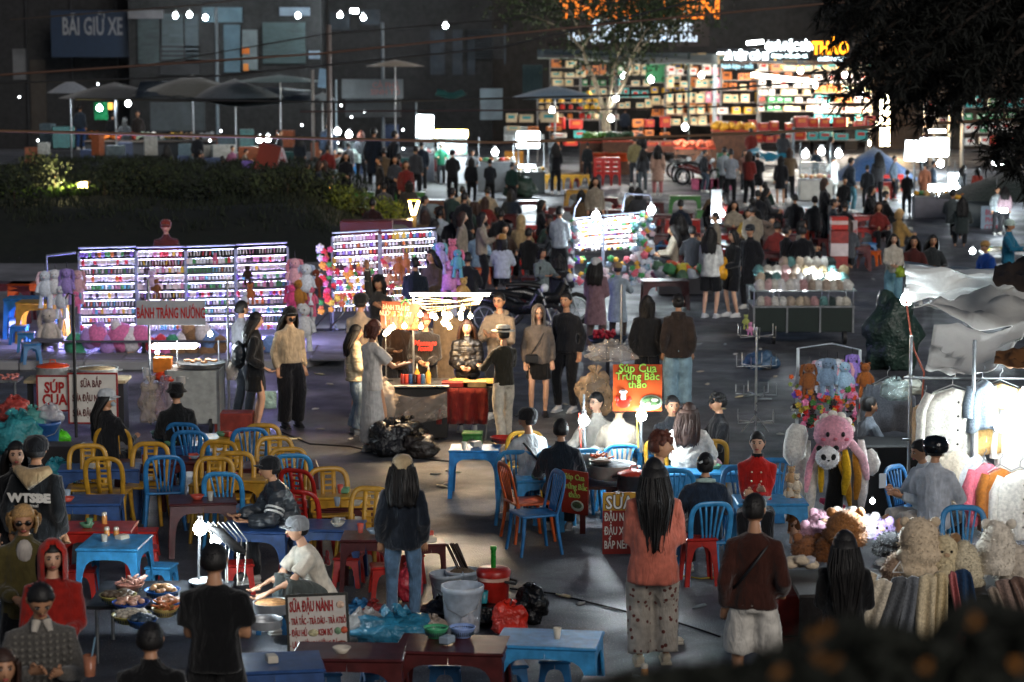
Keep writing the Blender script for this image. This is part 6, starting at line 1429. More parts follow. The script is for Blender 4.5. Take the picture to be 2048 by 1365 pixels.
# ------------------------------------------------------------ people, near and middle
B = body
NAVY, BLK, JEAN = '#151c26', '#17181b', '#4a6886'
p = B('person', 'woman in navy jacket, blue jeans and tan cap standing with her back turned', 805, 912, 1252, 180, 'down', NAVY, '#4f6a85', 'long k cap #b09a78', tk='jacket', bk='tight', shoe='#3a3a40', hem=-.12, wide=1.06)
p = B('person', 'woman in a loose salmon sweater with waist-long black hair seen from behind', 1308, 918, 1328, 182, 'front', '#c9705c', dotted('#b8b0a4', '#6a3a34'), 'vlong k', tk='loose', bk='wide', shoe='#d8ccb4', wide=1.05)
p = B('person', 'young man in profile with tousled brown hair and dark shirt behind the salmon sweater', 1322, 862, 1282, 92, 'down', '#1c1a1a', '#a89c8c', 'curly r', tk='shirt', bk='trousers', shoe='#d8d0c0', skin=SKIN, wide=.95)
p = B('person', 'man in dark brown turtleneck and white shorts walking away with a shoulder strap', 1510, 988, 1440, 172, 'carry', '#3a1d16', '#c8c4bc', 'short k', tk='shirt', bk='shorts', hy=-20, shoe='#2a2a2a', wide=1.04); strap(p, '#0e0e10', .014, -1, .1)
m = MB(); w = INFO[p.name]['arms'][1][2]; m.tube([w+Vector((0, 0, .03)), w+Vector((0, 0, .055))], .036, 10); m.build('wristwatch', STEEL, p)
p = B('person', 'person with very long black hair in black standing before the hat stall', 1690, 1062, 1440, 178, 'front', '#0c0c0e', '#0d0d0f', 'vlong k', tk='coat', wide=1.15)
p = B('person', 'man in straw boater, olive shirt and white trousers at the grill table', 1006, 652, 888, 212, 'work', '#2e2a20', '#c4baa8', 'short k boater #d8d0c0', tk='shirt', bk='trousers', feet=((.2, -.22, .08), (.1, .14, .08)), shoe='#c8b8a0')
p = B('person', 'girl in cream puffer jacket and pale wide jeans left of the grill cart', 712, 650, 868, 100, 'front', '#c8b898', '#8aa0b4', 'long k', tk='puffer', tm='puffer', bk='wide')
p = B('person', 'woman with brown bob in white T-shirt and long white skirt at the grill cart', 748, 640, 905, 125, 'work', '#c4bcb4', '#b4b0ac', 'bob r', tk='tee', bk='maxi', hp=10)
p = B('person', 'man in tan shirt and black cap behind the two women at the grill cart', 722, 588, 838, 150, 'front', '#a8917a', '#16161a', 'short k cap #141416', tk='jacket', bk='shorts')
p = B('person', 'woman in striped sleeve and black beanie reaching up to the trinket board', 757, 552, 765, -20, 'raise', '#3c3a38', '#222226', 'medium k beanie #17171b', tk='sweater')
for s, (sh, e, w) in zip((-1, 1), INFO[p.name]['arms']):
    if s == -1:
        for k in range(5): m = MB(); q = e.lerp(w, .12+.17*k); q2 = e.lerp(w, .2+.17*k); m.tube([q, q2], .062-.004*k, 9); m.build('sleeve_stripe', mat('#c8c0b4', .9, 'cloth'), p)
p = B('person', 'vendor in black sweatshirt with red script looking down at the grill', 850, 625, 860, 0, 'front', '#1f1a18', '#1a1a1c', 'short r', tk='hoodie', hp=28)
backtext(p, 'Message\nIcons', .11, '#c82a1a', .34, back=False, sx=.9, shear=.3, lh=.7, off=.02)
p = B('person', 'woman in glossy black puffer with long brown hair behind the griddle', 934, 640, 862, -2, 'front', '#141212', '#17171a', 'long b', tk='puffer', tm='puffer', skin=SKINL)
p = B('person', 'person in brown jacket and white collar holding a plate left of the vendor', 795, 622, 842, 20, 'work', '#3a281c', '#2a2a2e', 'medium k', tk='jacket')
p = B('person', 'tall man with glasses in a beige hoodie behind the straw hat', 998, 585, 838, -22, 'phone', '#94826e', '#26262a', 'short k glasses #181818', tk='hoodie')
p = B('person', 'person in long tan coat seen from behind through the hanging bulbs', 896, 592, 830, 180, 'front', '#8a7358', '#202024', 'short k', tk='coat')
p = B('person', 'girl in grey-brown hooded sweater, black skirt and bare legs', 1077, 612, 834, 5, 'down', '#6e645c', '#121214', 'none k hood #6e645c glasses #1a1a1a', tk='hoodie', bk='skirt', shoe='#17171a', skin=SKINL, hem=-.08); strap(p, '#141416', .008, 1, .02, '#101012', 1)
p = B('person', 'man in black shirt and trousers looking aside right of the hooded girl', 1132, 585, 824, -25, 'down', '#17191f', '#121317', 'short k', tk='shirt', shoe='#c8c8c8')
p = B('person', 'dark-clad person of the couple standing with the back turned, left one', 1295, 592, 818, 170, 'down', '#1a1b1e', '#1a1c22', 'medium k', tk='jacket')
p = B('person', 'person in dark brown hoodie and light blue jeans with the back turned', 1357, 588, 822, 180, 'down', '#352c28', '#88a8b8', 'bun k', tk='hoodie', bk='wide', hem=-.16)
p = B('person', 'young woman in black jacket and skirt with a dark backpack and carrier bag', 512, 625, 862, 95, 'carry', '#17191d', '#141518', 'long k', tk='jacket', bk='skirt', shoe='#1c1c1e', skin=SKINL, hem=-.16)
I = INFO[p.name]; m = blob((0, 0, 0), (.15, .11, .2), 4, .1); m.build('backpack', mat('#1f272e', .35, 'bag'), p, I['P']+Vector((0, .24, .2)))
tag(MB().box((0, 0, 0), (.16, .05, .24), bev=.01).build('carrier_bag', mat('#a8c8bc', .4, 'bag'), None, AT(541, 800, DEP(860)-.05)), 'pale green paper bag carried by the woman in black', 'bag')
p = B('person', 'man in grey jacket behind the woman with the backpack', 484, 602, 838, 130, 'front', '#7a7a80', '#20242c', 'short k', tk='jacket')
p = B('person', 'masked woman in cream cropped jacket, black cap and black trousers', 580, 615, 855, 25, 'down', '#c0a888', '#15151a', 'long k cap #131316 mask #17171a', tk='jacket', bk='wide', hem=.02, shoe='#131316')
p = B('person', 'man in navy jacket facing the middle trinket board', 830, 515, 705, 178, 'front', '#1c2430', '#202228', 'short k', tk='jacket')
p = B('person', 'woman in brown plaid coat with long dark hair beside the middle board', 862, 500, 690, -35, 'front', '#4a3c34', '#202024', 'long k', tk='coat')
p = B('person', 'person in pale cap and pinkish-brown shawl looking at the far board', 1192, 517, 702, 165, 'front', '#7a6068', '#5a4c48', 'long k cap #b8b8b8', tk='coat')
p = B('person', 'person in pale grey coat and tan cap reaching to the far board', 1236, 527, 690, 170, 'work', '#8a98a4', '#3a3230', 'short k beanie #8a7450', tk='coat')
p = B('person', 'woman in grey cardigan reaching right towards the far board', 1085, 497, 650, 35, 'work', '#6e7a7c', '#2a2e36', 'bob k', tk='jacket')
p = B('person', 'girl in white sweatshirt and black shorts holding a yellow bag', 1422, 455, 636, 155, 'front', '#c4c4c0', '#15161a', 'long k', tk='hoodie', bk='shorts', shoe='#d8d8d8', skin=SKINL)
p = B('person', 'girl in black jacket and shorts facing the girl in white', 1466, 460, 634, -60, 'front', '#17191d', '#15161a', 'medium k', tk='jacket', bk='shorts', shoe='#d8d8d8', skin=SKINL, hem=-.2)
p = B('person', 'man in dark coat and cap right of the two girls', 1500, 450, 618, -40, 'down', '#1b1c20', '#17181c', 'short k cap #2a2c30', tk='coat')
bag('yellow_bag', 'bright yellow plastic bag held between the two girls', AT(1440, 560, DEP(634)-.1), (.14, .1, .22), '#d89a10', .95, 3)
p = B('person', 'long-haired woman in cream sweater and light jeans walking toward the viewer', 1788, 468, 618, 0, 'front', '#b4ac9e', '#6f9aaa', 'long k', tk='sweater', bk='wide', shoe='#c8c8c8', skin=SKINL)
bag('green_bag', 'small lime green bag in the hands of the woman in light jeans', AT(1800, 555, DEP(618)-.35), (.09, .08, .1), '#98b028', .95, 4)
p = B('person', 'woman in maroon top just behind the light-jeans woman', 1828, 472, None, -5, 'table', '#4a2422', '#202024', 'long k', sit=.42, tk='sweater', h=1.30)
p = B('person', 'woman in dark grey jacket facing the viewer right of the maroon top', 1866, 470, None, 5, 'table', '#2c3032', '#202024', 'long k', sit=.42, tk='jacket', h=1.30)
p = B('person', 'child in tan knitted hat and bright blue coat bending by the white stall', 1970, 484, None, -60, 'front', '#1a4a9a', '#202024', 'short k beanie #b08850', sit=.30, tk='puffer', h=1.1, lean=15)
p = B('person', 'boy in teal jacket and white cap working at the right-hand stall', 2020, 440, None, 60, 'work', '#1f6a88', '#202024', 'short k cap #b8ccc4', tk='jacket', h=1.62)
p = B('person', 'person in a rust-red cap peering over the top of the long board', 332, 477, None, 5, 'down', '#4a2018', '#1a1a1c', 'short k cap #6a2a18', tk='jacket', h=1.83, D=44.5)
# seated near
p = B('person', 'seated person in black with a white cap in front of the menu boards', 214, 780, None, 150, 'table', '#131417', '#15161a', 'long k cap #b8bcc0 mask #a0b0b8', sit=.42, tk='jacket', h=1.26, hy=-75)
p = B('person', 'seated person in black bucket hat before the steel cart', 352, 766, None, 200, 'phone', '#121315', '#15161a', 'short k bucket #121214', sit=.42, tk='jacket', h=1.28)
p = B('person', 'man in dark grey puffer with white chevrons leaning on the dark table', 538, 915, None, -72, 'table', '#30353a', '#17181b', 'short k cap #121316', sit=.42, tk='puffer', tm='puffer', lean=18, h=1.22)
I = INFO[p.name]; a, b, c = I['arms'][1]
for k in range(2): m = MB(); m.tube([a.lerp(b, .5+.16*k), a.lerp(b, .57+.16*k)], .105, 10); m.build('sleeve_chevron', mat('#c8c8c4', .8, 'cloth'), p)
p = B('person', 'vendor in cream T-shirt and grey cap crouched on a low stool', 596, 1035, None, -62, 'knees', '#cbc3b4', '#4a504e', 'short k cap #8f9498', sit=.24, tk='tee', lean=22, h=1.02, skin=SKINL, wide=1.12)
backtext(p, '&', .22, '#8a2a34', .36, sx=1, off=.01)
p = B('person', 'man in white T-shirt with a black cross strap seated at the blue table', 1055, 818, None, 205, 'table', '#bcc2c4', '#7a6a5a', 'short k cap #1a1a1c', sit=.42, tk='tee', bk='shorts', lean=8, h=1.27, hy=40); strap(p, '#121214', .02, 1, .05)
p = B('person', 'woman with glasses looking left behind the orange sign', 1192, 785, None, -40, 'table', '#b8b0a4', '#26262a', 'short k glasses #6a5a50', sit=.42, tk='jacket', h=1.27, skin=SKINL)
p = B('person', 'person in beige fleece half hidden by the orange sign', 1238, 795, None, 170, 'table', '#a89a88', '#26262a', 'short b', sit=.42, tk='jacket', h=1.27)
p = B('person', 'woman in fluffy white fur coat with long brown hair seated on a yellow chair', 1378, 806, None, 165, 'table', '#ccc8c0', '#17171a', 'long b', sit=.42, tk='puffer', tm='fur', h=1.27)
p = B('person', 'dark-haired person facing the viewer behind the white fur coat', 1345, 792, None, 10, 'table', '#202226', '#17171a', 'short k', sit=.42, h=1.27)
p = B('person', 'man in black with glasses and pastel trousers sitting in profile', 1436, 786, None, -75, 'table', '#15161a', '#b090a0', 'curly k glasses #141414', sit=.42, tk='sweater', h=1.27)
p = B('person', 'woman in dark blue with a pale collar and hair clip seated back to the viewer', 1411, 906, None, 180, 'table', '#202c3c', '#17181c', 'bun k clip #c8c8c8', sit=.42, tk='jacket', h=1.26, wide=1.08)
I = INFO[p.name]; m = MB(); m.tube([I['S']+Vector((-.09, .03, .045)), I['S']+Vector((0, .09, .06)), I['S']+Vector((.09, .03, .045))], [.02, .028, .02], 7); m.build('collar', mat('#a8c0b8', .9, 'cloth'), p)
p = B('person', 'young woman in red jacket with arms crossed looking at the viewer', 1515, 864, None, -8, 'crossed', '#b0201a', '#17181c', 'bun k', sit=.42, tk='sweater', h=1.27, skin=SKINL)
I = INFO[p.name]; m = MB(); m.tube([I['N']-Vector((0, 0, .03)), I['N']+Vector((0, 0, .04))], .066, 10); m.build('collar', mat('#141416', .9, 'knit'), p)
for k in range(3):
    for s in (-1, 1): m = MB(); m.ell(I['P']+I['dirv']*(.40-.1*k)+Vector((s*.05, -.155, 0)), (.011, .006, .011), None, 6, 4); m.build('button', mat('#d8d0b0', .3), p)
p = B('person', 'person in dark blue seated with the back turned under the left lamp', 1122, 838, None, 180, 'table', '#17202a', '#17181c', 'short k', sit=.42, tk='jacket', h=1.27)
p = B('person', 'man in white track jacket with black stripes sitting and using a phone', 1840, 880, None, -68, 'phone', '#b8c0c8', '#b8b0a8', 'short k', sit=.42, tk='jacket', bk='shorts', lean=6, hp=15, h=1.27)
I = INFO[p.name]; a, b, c = I['arms'][0]
for s in (0, 1):
    for arm in I['arms']:
        a, b, c = arm; m = MB(); o = Vector((.06*(1 if arm is I['arms'][1] else -1), .02+.03*s, 0)); m.tube([a+o, a.lerp(b, .5)+o*1.1, b+o, b.lerp(c, .5)+o], .006, 5); m.build('sleeve_stripe', mat('#141416', .8, 'cloth'), p)
tag(MB().box((0, 0, 0), (.075, .012, .15), bev=.005).build('phone', mat('#c8d0d8', .2), None, AT(1765, 962, DEP(880, 1.27)-.1), R(20)), 'phone in the hands of the man in the white track jacket', 'phone')
p = B('person', 'person in a black helmet and white top behind the track jacket', 1872, 876, None, 150, 'table', '#b8bcc4', '#17181c', 'short k helmet #101216', sit=.45, h=1.34)
p = B('person', 'person in grey sweater half hidden by the animal hats', 1738, 905, None, 110, 'table', '#6a7078', '#17181c', 'short k', sit=.42, h=1.2, D=27.2)
# left foreground
p = B('person', 'man in black jacket with white lettering, beige hood and black sports cap', 72, 874, None, 172, 'down', '#14171a', '#15161a', 'short k cap #131418', tk='jacket', h=1.74, wide=1.22)
I = INFO[p.name]; m = MB(); m.tube([I['S']+Vector((-.14, .06, .05)), I['S']+Vector((0, .17, -.02)), I['S']+Vector((.14, .06, .05))], [(.04, .04), (.1, .07), (.04, .04)], 9); m.build('hood', mat('#a8906c', .9, 'cloth'), p)
backtext(p, 'WTSBE', .105, '#d0ccc4', .30, sx=1.05, off=.06)
backtext(p, 'original', .04, '#b8b4ac', .235, sx=1.3, off=.02)
p = B('person', 'woman with dark hair and hair clip facing the viewer at the left edge', 32, 884, None, 12, 'down', '#121315', '#15161a', 'long k', tk='jacket', h=1.66, skin=SKINL, wide=1.05)
p = B('person', 'blond person in dark glasses and khaki jacket over a white shirt', 46, 1010, None, 12, 'front', '#4a4222', '#15161a', 'bob y shades #141414', tk='jacket', h=1.70, hp=12, wide=1.2)
I = INFO[p.name]; m = MB(); m.ell(I['S']+Vector((0, -.085, -.04)), (.06, .05, .10), None, 10, 7); m.build('shirt_front', mat('#b0a8a0', .9, 'cloth'), p)
p = B('person', 'woman with a bright red hood looking at the viewer on the left', 104, 1086, None, 15, 'front', '#8a1c14', '#15161a', 'medium k hood #a82014', tk='hoodie', h=1.60, skin=SKINL, wide=1.15)
p = B('person', 'young man in grey checked sweater looking down at his phone at the bottom left', 80, 1166, None, 18, 'phone', mat('#55524e', .9, 'knit'), '#15161a', 'short k', tk='sweater', h=1.70, hp=32, wide=1.22)
I = INFO[p.name]; m = MB()
for s in (-1, 1): m.tube([I['N']+Vector((s*.03, -.06, .01)), I['N']+Vector((s*.05, -.10, -.06))], [.03, .02], 6)
m.build('collar', mat('#b8b0a4', .9, 'cloth'), p)
m = MB()
for i in range(11):
    for j in range(9): m.box(I['P']+I['dirv']*(.02+.045*i)+Vector(((j-4)*.042, -.158+.002*abs(j-4)**2, 0)), (.016, .006, .016))
m.build('check_pattern', mat('#6e6a62', .9, 'knit'), p)
m = MB(); m.lathe((0, 0, 0), [(.035, 0), (.045, .14), (.042, .14)], 12); o = m.build('iced_drink', mat('#b8785a', .2, 'plastic', alpha=.85), None, AT(180, 1352, DEP(1166, 1.7)-.3)); tag(o, 'plastic cup of iced drink with a pale straw held at the bottom left', 'drink')
m = MB(); m.tube([(0, 0, .05), (.04, 0, .26)], .005, 5); m.build('straw', mat('#8ab0c8', .4), o)
p = B('person', 'big man in plain black T-shirt seen from behind at the food baskets', 428, 1088, None, 178, 'front', '#0d0d0f', '#101012', 'short k', tk='tee', h=1.74, wide=1.30)
p = B('person', 'dark figure added for the dark mass of the arm of the big man', 300, 1246, None, 185, 'down', '#0c0c0d', '#0e0e10', 'short k', tk='jacket', h=1.6, wide=1.2)  # added figure, stands in for the dark mass of the man's arm
p = B('person', 'person with brown hair cut off by the bottom left corner', 6, 1300, None, 20, 'down', '#7a6a58', '#0e0e10', 'medium b', tk='jacket', h=1.62)
# ------------------------------------------------------------ plastic furniture in place (px, py of the top)
TB = [  # px, py, colour, rz, label, scale
 (1098, 1277, 's', 0, 'worn blue table at the bottom, right of the two bowls', (1.02, 1.1, 1)), (905, 1288, 'm', 0, 'dark maroon table at the bottom carrying the two bowls', (1.08, 1.1, 1)), (700, 1303, 'm', 0, 'dark maroon table at the bottom under the tea menu board', (1.08, 1, 1)), (545, 1325, 'd', 0, 'blue table at the bottom beside the big black-shirted man', (.95, 1.1, 1)), (1290, 1376, 'm', 0, 'dark table cut by the bottom edge, holding one shaker', (1.2, 1, 1)),
 (230, 1085, 's', 0, 'blue table with two shakers at the left', (.72, 1.3, 1.05)), (195, 1055, 'r', 0, 'red table with one shaker behind the blue one', (.9, 1, 1)), (405, 1000, 'm', 0, 'maroon table in front of the man in the grey puffer', (.85, 1, 1)), (512, 1053, 'd', 0, 'blue table behind the bright lamp of the food baskets', (.85, 1, 1)), (660, 1050, 'd', 0, 'blue table behind the crouching vendor', (.8, 1, 1)), (680, 988, 'y', 0, 'yellow table in the middle of the chairs', (.78, .9, 1)),
 (478, 955, 'y', 0, 'yellow table behind the light blue chair', (.85, .8, 1)), (555, 930, 'm', 0, 'maroon table left of the yellow table, behind the puffer man', (1.1, .9, 1)), (400, 920, 'm', 0, 'maroon table between yellow chairs at the left', (1.0, .8, 1)), (290, 925, 'm', 0, 'dark maroon table behind the dark blue chair', (.8, .7, 1)), (200, 935, 'd', 0, 'blue table behind the yellow chairs at the far left', (1.1, .8, 1)), (445, 875, 'y', 0, 'yellow table near the steel cart', (.75, .8, 1)), (345, 888, 'd', 0, 'blue table holding the green basket', (.9, .7, 1)), (150, 1000, 'd', 0, 'dark table behind the hooded man', (1.2, 1, 1)), (690, 1010, 'm', 0, 'maroon table low behind the yellow table', (.8, .8, .8)),
 (950, 896, 'b', 0, 'blue table with the red basin in the open middle', (.72, .85, 1)), (1078, 955, 's', 0, 'blue table beside the orange chair', (.62, .9, 1)), (1440, 940, 's', 0, 'long bright blue table behind the seated woman in dark blue', (1.6, 1, 1)), (1540, 1000, 's', 0, 'bright blue table before the woman in red', (.9, 1, 1)), (1250, 905, 'b', 0, 'blue table behind the orange sign chairs', (1.3, .8, 1)), (860, 1085, 'm', 0, 'small maroon table right of the standing woman', (.35, .5, .9)), (735, 1070, 'm', 0, 'maroon table beside the standing woman in navy', (.6, 1, 1))]
for px, py, c, rz, lb, sc in TB:
    table(px, py, c, lb, rnd.uniform(-9, 9), None, sc)
    for k in range(2 if py < 1200 else 1): q = G(px+rnd.uniform(-22, 22), py+rnd.uniform(-4, 4), .575); clutter(q, int(px)+k)
CHS = [ # px, py(back top), colour, rz, label
 (225, 862, 'y', 180, 'yellow slatted chair under the person in the white cap'), (180, 896, 'y', 0, 'yellow chair with a sticker left of the white-cap person'), (205, 921, 'y', 175, 'big yellow chair nearest at the left, seen from behind'), (297, 892, 'y', 0, 'yellow chair with a sticker behind the dark blue chair'), (328, 918, 'b', 190, 'dark blue chair turned away between the tables'), (378, 868, 'b', 175, 'blue chair beside the green basket'), (360, 852, 'b', 160, 'blue chair under the black bucket hat'), (430, 888, 'y', 0, 'yellow chair left of the blue chair by the yellow table'), (430, 921, 'y', 0, 'yellow chair behind the yellow table, left one'), (465, 911, 'y', 5, 'yellow chair behind the yellow table, right one'), (450, 952, 's', 180, 'light blue chair shining in front of the yellow table'), (493, 862, 'b', 180, 'blue chair at the yellow table near the steel cart'), (549, 880, 'y', 10, 'yellow chair right of the near cart table'), (577, 903, 'y', 5, 'yellow chair partly behind the blue shiny chair'), (578, 915, 's', 175, 'blue shiny chair behind the puffer man'), (666, 942, 'y', 0, 'yellow chair with a green sticker at the yellow table'), (740, 982, 'y', -15, 'yellow chair behind the standing woman in navy'), (590, 945, 'r', 150, 'dark red chair behind the puffer man, upper one'), (597, 988, 'r', 165, 'orange-red chair behind the puffer man, lower one'), (525, 855, 'y', 0, 'yellow chair behind the near cart table'),
 (1008, 932, 'o', 105, 'orange chair turned sideways by the blue table'), (1033, 908, 's', 180, 'blue chair left of the food stall, first from the left'), (1085, 900, 'b', 170, 'blue chair behind the first one at the food stall'), (1110, 908, 's', 180, 'blue chair second from the left at the food stall'), (1160, 905, 's', 180, 'blue chair behind the white lamp post'), (1240, 896, 's', 180, 'bright blue chair right behind the lamp under the orange sign'), (1118, 950, 'b', -80, 'blue chair seen from the side right of the blue table'), (1412, 1012, 's', 180, 'blue chair under the seated woman in dark blue'), (1355, 945, 's', 180, 'blue chair behind the salmon sweater'), (1485, 940, 's', 0, 'blue chair left of the woman in red'), (1560, 925, 's', -10, 'blue chair behind the woman in red'), (1412, 886, 'y', 178, 'yellow chair under the white fur coat'), (1330, 888, 'y', 160, 'yellow chair behind the head of the young man'), (1058, 868, 'y', 200, 'yellow chair behind the man with the cross strap'), (1860, 962, 's', 150, 'blue chair under the white track jacket'), (1785, 940, 'b', 60, 'blue chair behind the phone of the track-jacket man'), (1920, 1020, 's', 0, 'blue chair under the hanging coats')]
for px, py, c, rz, lb in CHS: chair(px, py, c, lb, rz, None)
for px, py, c, lb in [(323, 1130, 's', 'blue stool right of the shaker table'), (165, 1135, 'r', 'red stool left of the shaker table'), (290, 1095, 'r', 'red stool behind the blue stool'), (480, 1125, 'r', 'red stool under the hanging wires of the lamp'), (697, 1112, 'r', 'red stool right of the crouching vendor'), (585, 1170, 'b', 'blue stool under the crouching vendor'), (290, 1060, 'r', 'red stool behind the shaker table'), (635, 1010, 'm', 'dark red stool under the yellow table'), (768, 1130, 'r', 'red stool left of the jeans'), (820, 1105, 'r', 'red stool seen between the jeans'), (738, 1090, 'r', 'red stool behind the maroon table'),
        (1020, 1325, 'b', 'blue stool under the bottom blue table, left one'), (1110, 1315, 'b', 'blue stool under the bottom blue table, right one'), (890, 1325, 'b', 'blue stool under the maroon bowl table'), (755, 1335, 'b', 'blue stool right under the menu table'), (650, 1340, 'b', 'blue stool in the middle under the menu table'), (610, 1338, 'b', 'blue stool left under the menu table'), (945, 865, 'g', 'green stool in front of the red cloth table'), (545, 1200, 'b', 'blue stool carrying the steel basin')]:
    stool(px, py, c, lb, rnd.uniform(-12, 12), None)
tall(1398, 1072, 'r', 'tall red stool right of the salmon sweater', 8, None)
# left background stools and tables on the pavement
for k, (px, py, c, lb) in enumerate([(38, 655, 'b', 'blue stool on the pavement, rear of the group of four'), (52, 668, 'b', 'blue stool on the pavement, second from the rear'), (62, 690, 'b', 'blue stool nearest on the pavement at the left'), (28, 640, 'b', 'blue stool at the far left of the pavement group')]):
    p = G(px, py, .29+.13); o = stool(px, py, c, lb, 10*k, None, 1.1); o.location = (p.x, p.y, .128)
for px, py, c, lb in [(65, 580, 'o', 'tall orange table behind the pavement stools'), (85, 618, 'y', 'yellow table behind the toy rabbits'), (20, 580, 'm', 'dark red table at the left edge'), (60, 610, 'b', 'blue table behind the pavement stools')]:
    o = table(px, py, c, lb, 0, None, (1, 1, 1.25)); o.location.z = .128
# the middle rows of red tables and stools
MT = [(1060, 402, 'm'), (1130, 415, 'm'), (1000, 430, 'm'), (1080, 450, 'r'), (1205, 395, 'm'), (1295, 405, 'm'), (1370, 392, 'g'), (1250, 420, 'm'), (1365, 440, 'r'), (1425, 420, 'g'), (1440, 470, 'r'), (1490, 455, 'm'), (1560, 470, 'm'), (1690, 430, 'r'), (1735, 432, 'r'), (1715, 455, 'r'), (1700, 490, 'm'), (1335, 430, 'm'), (1395, 485, 'm'), (1345, 470, 'm'), (1180, 420, 'm'), (1025, 475, 'm'), (960, 430, 'm'), (930, 455, 'm'), (720, 385, 'g'), (640, 360, 'g'), (590, 358, 'g'), (700, 415, 'm'), (820, 385, 'g'), (860, 400, 'm'), (1090, 555, 'm'), (1330, 560, 'm'), (1545, 505, 'm'), (1640, 440, 'm'), (1160, 380, 'y'), (790, 440, 'm'), (440, 345, 'b'), (470, 340, 'b'), (690, 330, 'b'), (1780, 350, 'r'), (1760, 365, 'r')]
for i, (px, py, c) in enumerate(MT): table(px, py, c, '%s plastic table in the crowded rows of the middle seating area' % PN[c], rnd.uniform(-6, 6), '%s tables of the middle seating area' % PN[c], (1.1, 1, 1))
r = random.Random(77)
for i in range(115):
    px = r.uniform(850, 1760); py = r.uniform(410, 515)+(20 if px < 1130 else 0)
    if 1120 < px < 1320 and py > 420: px = r.choice([r.uniform(1020, 1120), r.uniform(1320, 1500)])
    c = r.choice('rrrmmmmo'); stool(px, py, c, '%s plastic stool among the crowded middle tables' % PN[c], r.uniform(-30, 30), '%s stools among the middle tables' % PN[c], 1.1)
for px, py, c, lb in [(1310, 487, 'b', 'blue stool right of the far board lamps'), (1702, 496, 'b', 'blue stool left one by the red drink crate'), (1738, 490, 'b', 'blue stool right one by the red drink crate'), (1322, 495, 'b', 'second blue stool right of the far board'), (965, 540, 'o', 'orange-red stool behind the pink rabbit'), (1005, 540, 'o', 'orange-red stool under the person in white'), (1330, 555, 'r', 'red stool right of the far board foot'), (980, 350, 'b', 'small blue stool by the light-box stall'), (1150, 360, 'r', 'red stool stack by the yellow stools'), (1690, 500, 'r', 'red stool beside the drink crate'), (730, 455, 'r', 'red stool by the glowing bollard')]: stool(px, py, c, lb, 10, None, 1.15)
for k in range(6): t_ = furn(T_TALL, 1085+17*k, 350, 0, 'y', 'yellow tall stool in the row by the light-box stall', 'yellow stools by the light-box stall', by='top', H=.47)
for k in range(3):
    for z in range(4): o = dup(T_TALL, (XA(1197+17*k, 82), 82, .0+.16*z), 0, 'tall red stool in the stacks before the fruit stand', 'stacked red stools', {PMAT: RED})
# ------------------------------------------------------------ the crowd
def F(label, px, yt, yf, face, pose='down', top='#1a1b1f', bot='#17181c', hair='short k', g=None, **k): return B('person', label, px, yt, yf, face, pose, top, bot, hair, near=False, group=g, **k)
def S(label, px, yt, face, top='#1c1d21', hair='short k', sit=.32, pose='table', g=None, **k): return B('person', label, px, yt, None, face, pose, top, '#1a1b1f', hair, sit=sit, near=False, group=g, h=sit+.86, **k)
F('man in black jacket standing before the glowing cart, centre', 905, 300, 402, 180, 'front', hair='short k cap #17181c', wide=1.15)
F('dark-haired person between the black jacket and the lamp', 943, 316, 408, 170, top='#15181c', hair='medium k')
F('person in dark coat right of the group at the glowing cart', 980, 318, 412, 185, 'front', top='#1c2026')
F('person in dark green by the square light box', 1024, 325, 415, 170, top='#16302c')
F('person in khaki shirt walking on the lit road', 1270, 273, 372, 175, top='#6a6040', bot='#26282c')
F('woman with long black hair walking beside the khaki shirt', 1286, 297, 386, 180, top='#3a3c40', bot='#50585c', hair='long k')
F('woman in pinkish beige walking on the lit road', 1316, 290, 392, 175, top='#a88878', bot='#a86a6a', hair='long k', tk='coat')
F('man in dark clothes standing on the shop step', 1315, 218, 298, 180, top='#1c2c38', bot='#15181c')
F('man in pale grey T-shirt and black trousers with his back turned', 1462, 298, 412, 180, 'front', top='#8a929c', bot='#121418', tk='tee')
F('man in black with a topknot standing beside the grey T-shirt', 1516, 305, 400, 165, 'front', hair='bun k', bk='shorts')
F('woman in black dress seen from behind near the white cart', 1562, 312, 412, 180, hair='medium k', bk='skirt')
F('person in plaid between the topknot man and the grey T-shirt', 1490, 300, 385, 10, top='#6a4a40', hair='medium k')
F('person in long white coat at the white cart', 1668, 312, 392, 195, 'work', top='#c4c8c4', bot='#c0c4c0', hair='short k', tk='coat')
F('cook in dark shirt behind the white cart', 1632, 300, 372, 5, 'work', top='#1c2a34')
F('man in dark jacket bending right of the white coat', 1690, 355, 452, 10, 'down', lean=18, top='#14161a')
F('person in denim right of the white coat', 1703, 315, 425, 120, top='#3a4450', bot='#4a7a88')
F('man in grey shirt beside the blue parasol', 1790, 312, 402, 60, top='#5c6c7c')
F('man in black with his back turned in front of the white light boxes', 1815, 340, 432, 175, 'front', top='#101114')
F('person in long brown coat between the light boxes', 1850, 325, 410, 170, top='#7a4a34', tk='coat')
F('person in denim apron beside the brown coat', 1868, 322, 408, 100, top='#3c4c5c')
F('woman with long dark hair right of the light boxes', 1928, 330, 418, 110, top='#181c22', hair='long k')
F('person in rust-red jacket under the dark green parasol', 1955, 335, 420, 180, top='#6a241a', hair='medium k')
F('person in pale pink at the right edge behind the boy in teal', 2010, 372, 470, 175, top='#a89098', hair='long k')
F('person in white at the right-hand stall', 1995, 385, 470, 10, top='#9aa4a8')
F('tall person in dark coat left of the light-box stall', 748, 255, 385, 175, top='#141c28', tk='coat')
F('person in dark coat facing right by the lamp sign', 790, 262, 388, 120, top='#141a22', tk='coat')
F('person with brown hair near the two left bulbs', 722, 262, 370, 175, top='#22252a', hair='medium r')
F('person in grey behind the two left bulbs', 697, 285, 372, 170, top='#6a6c70')
F('man in navy in the dark left of the poles', 655, 240, 360, 185, top='#16202e')
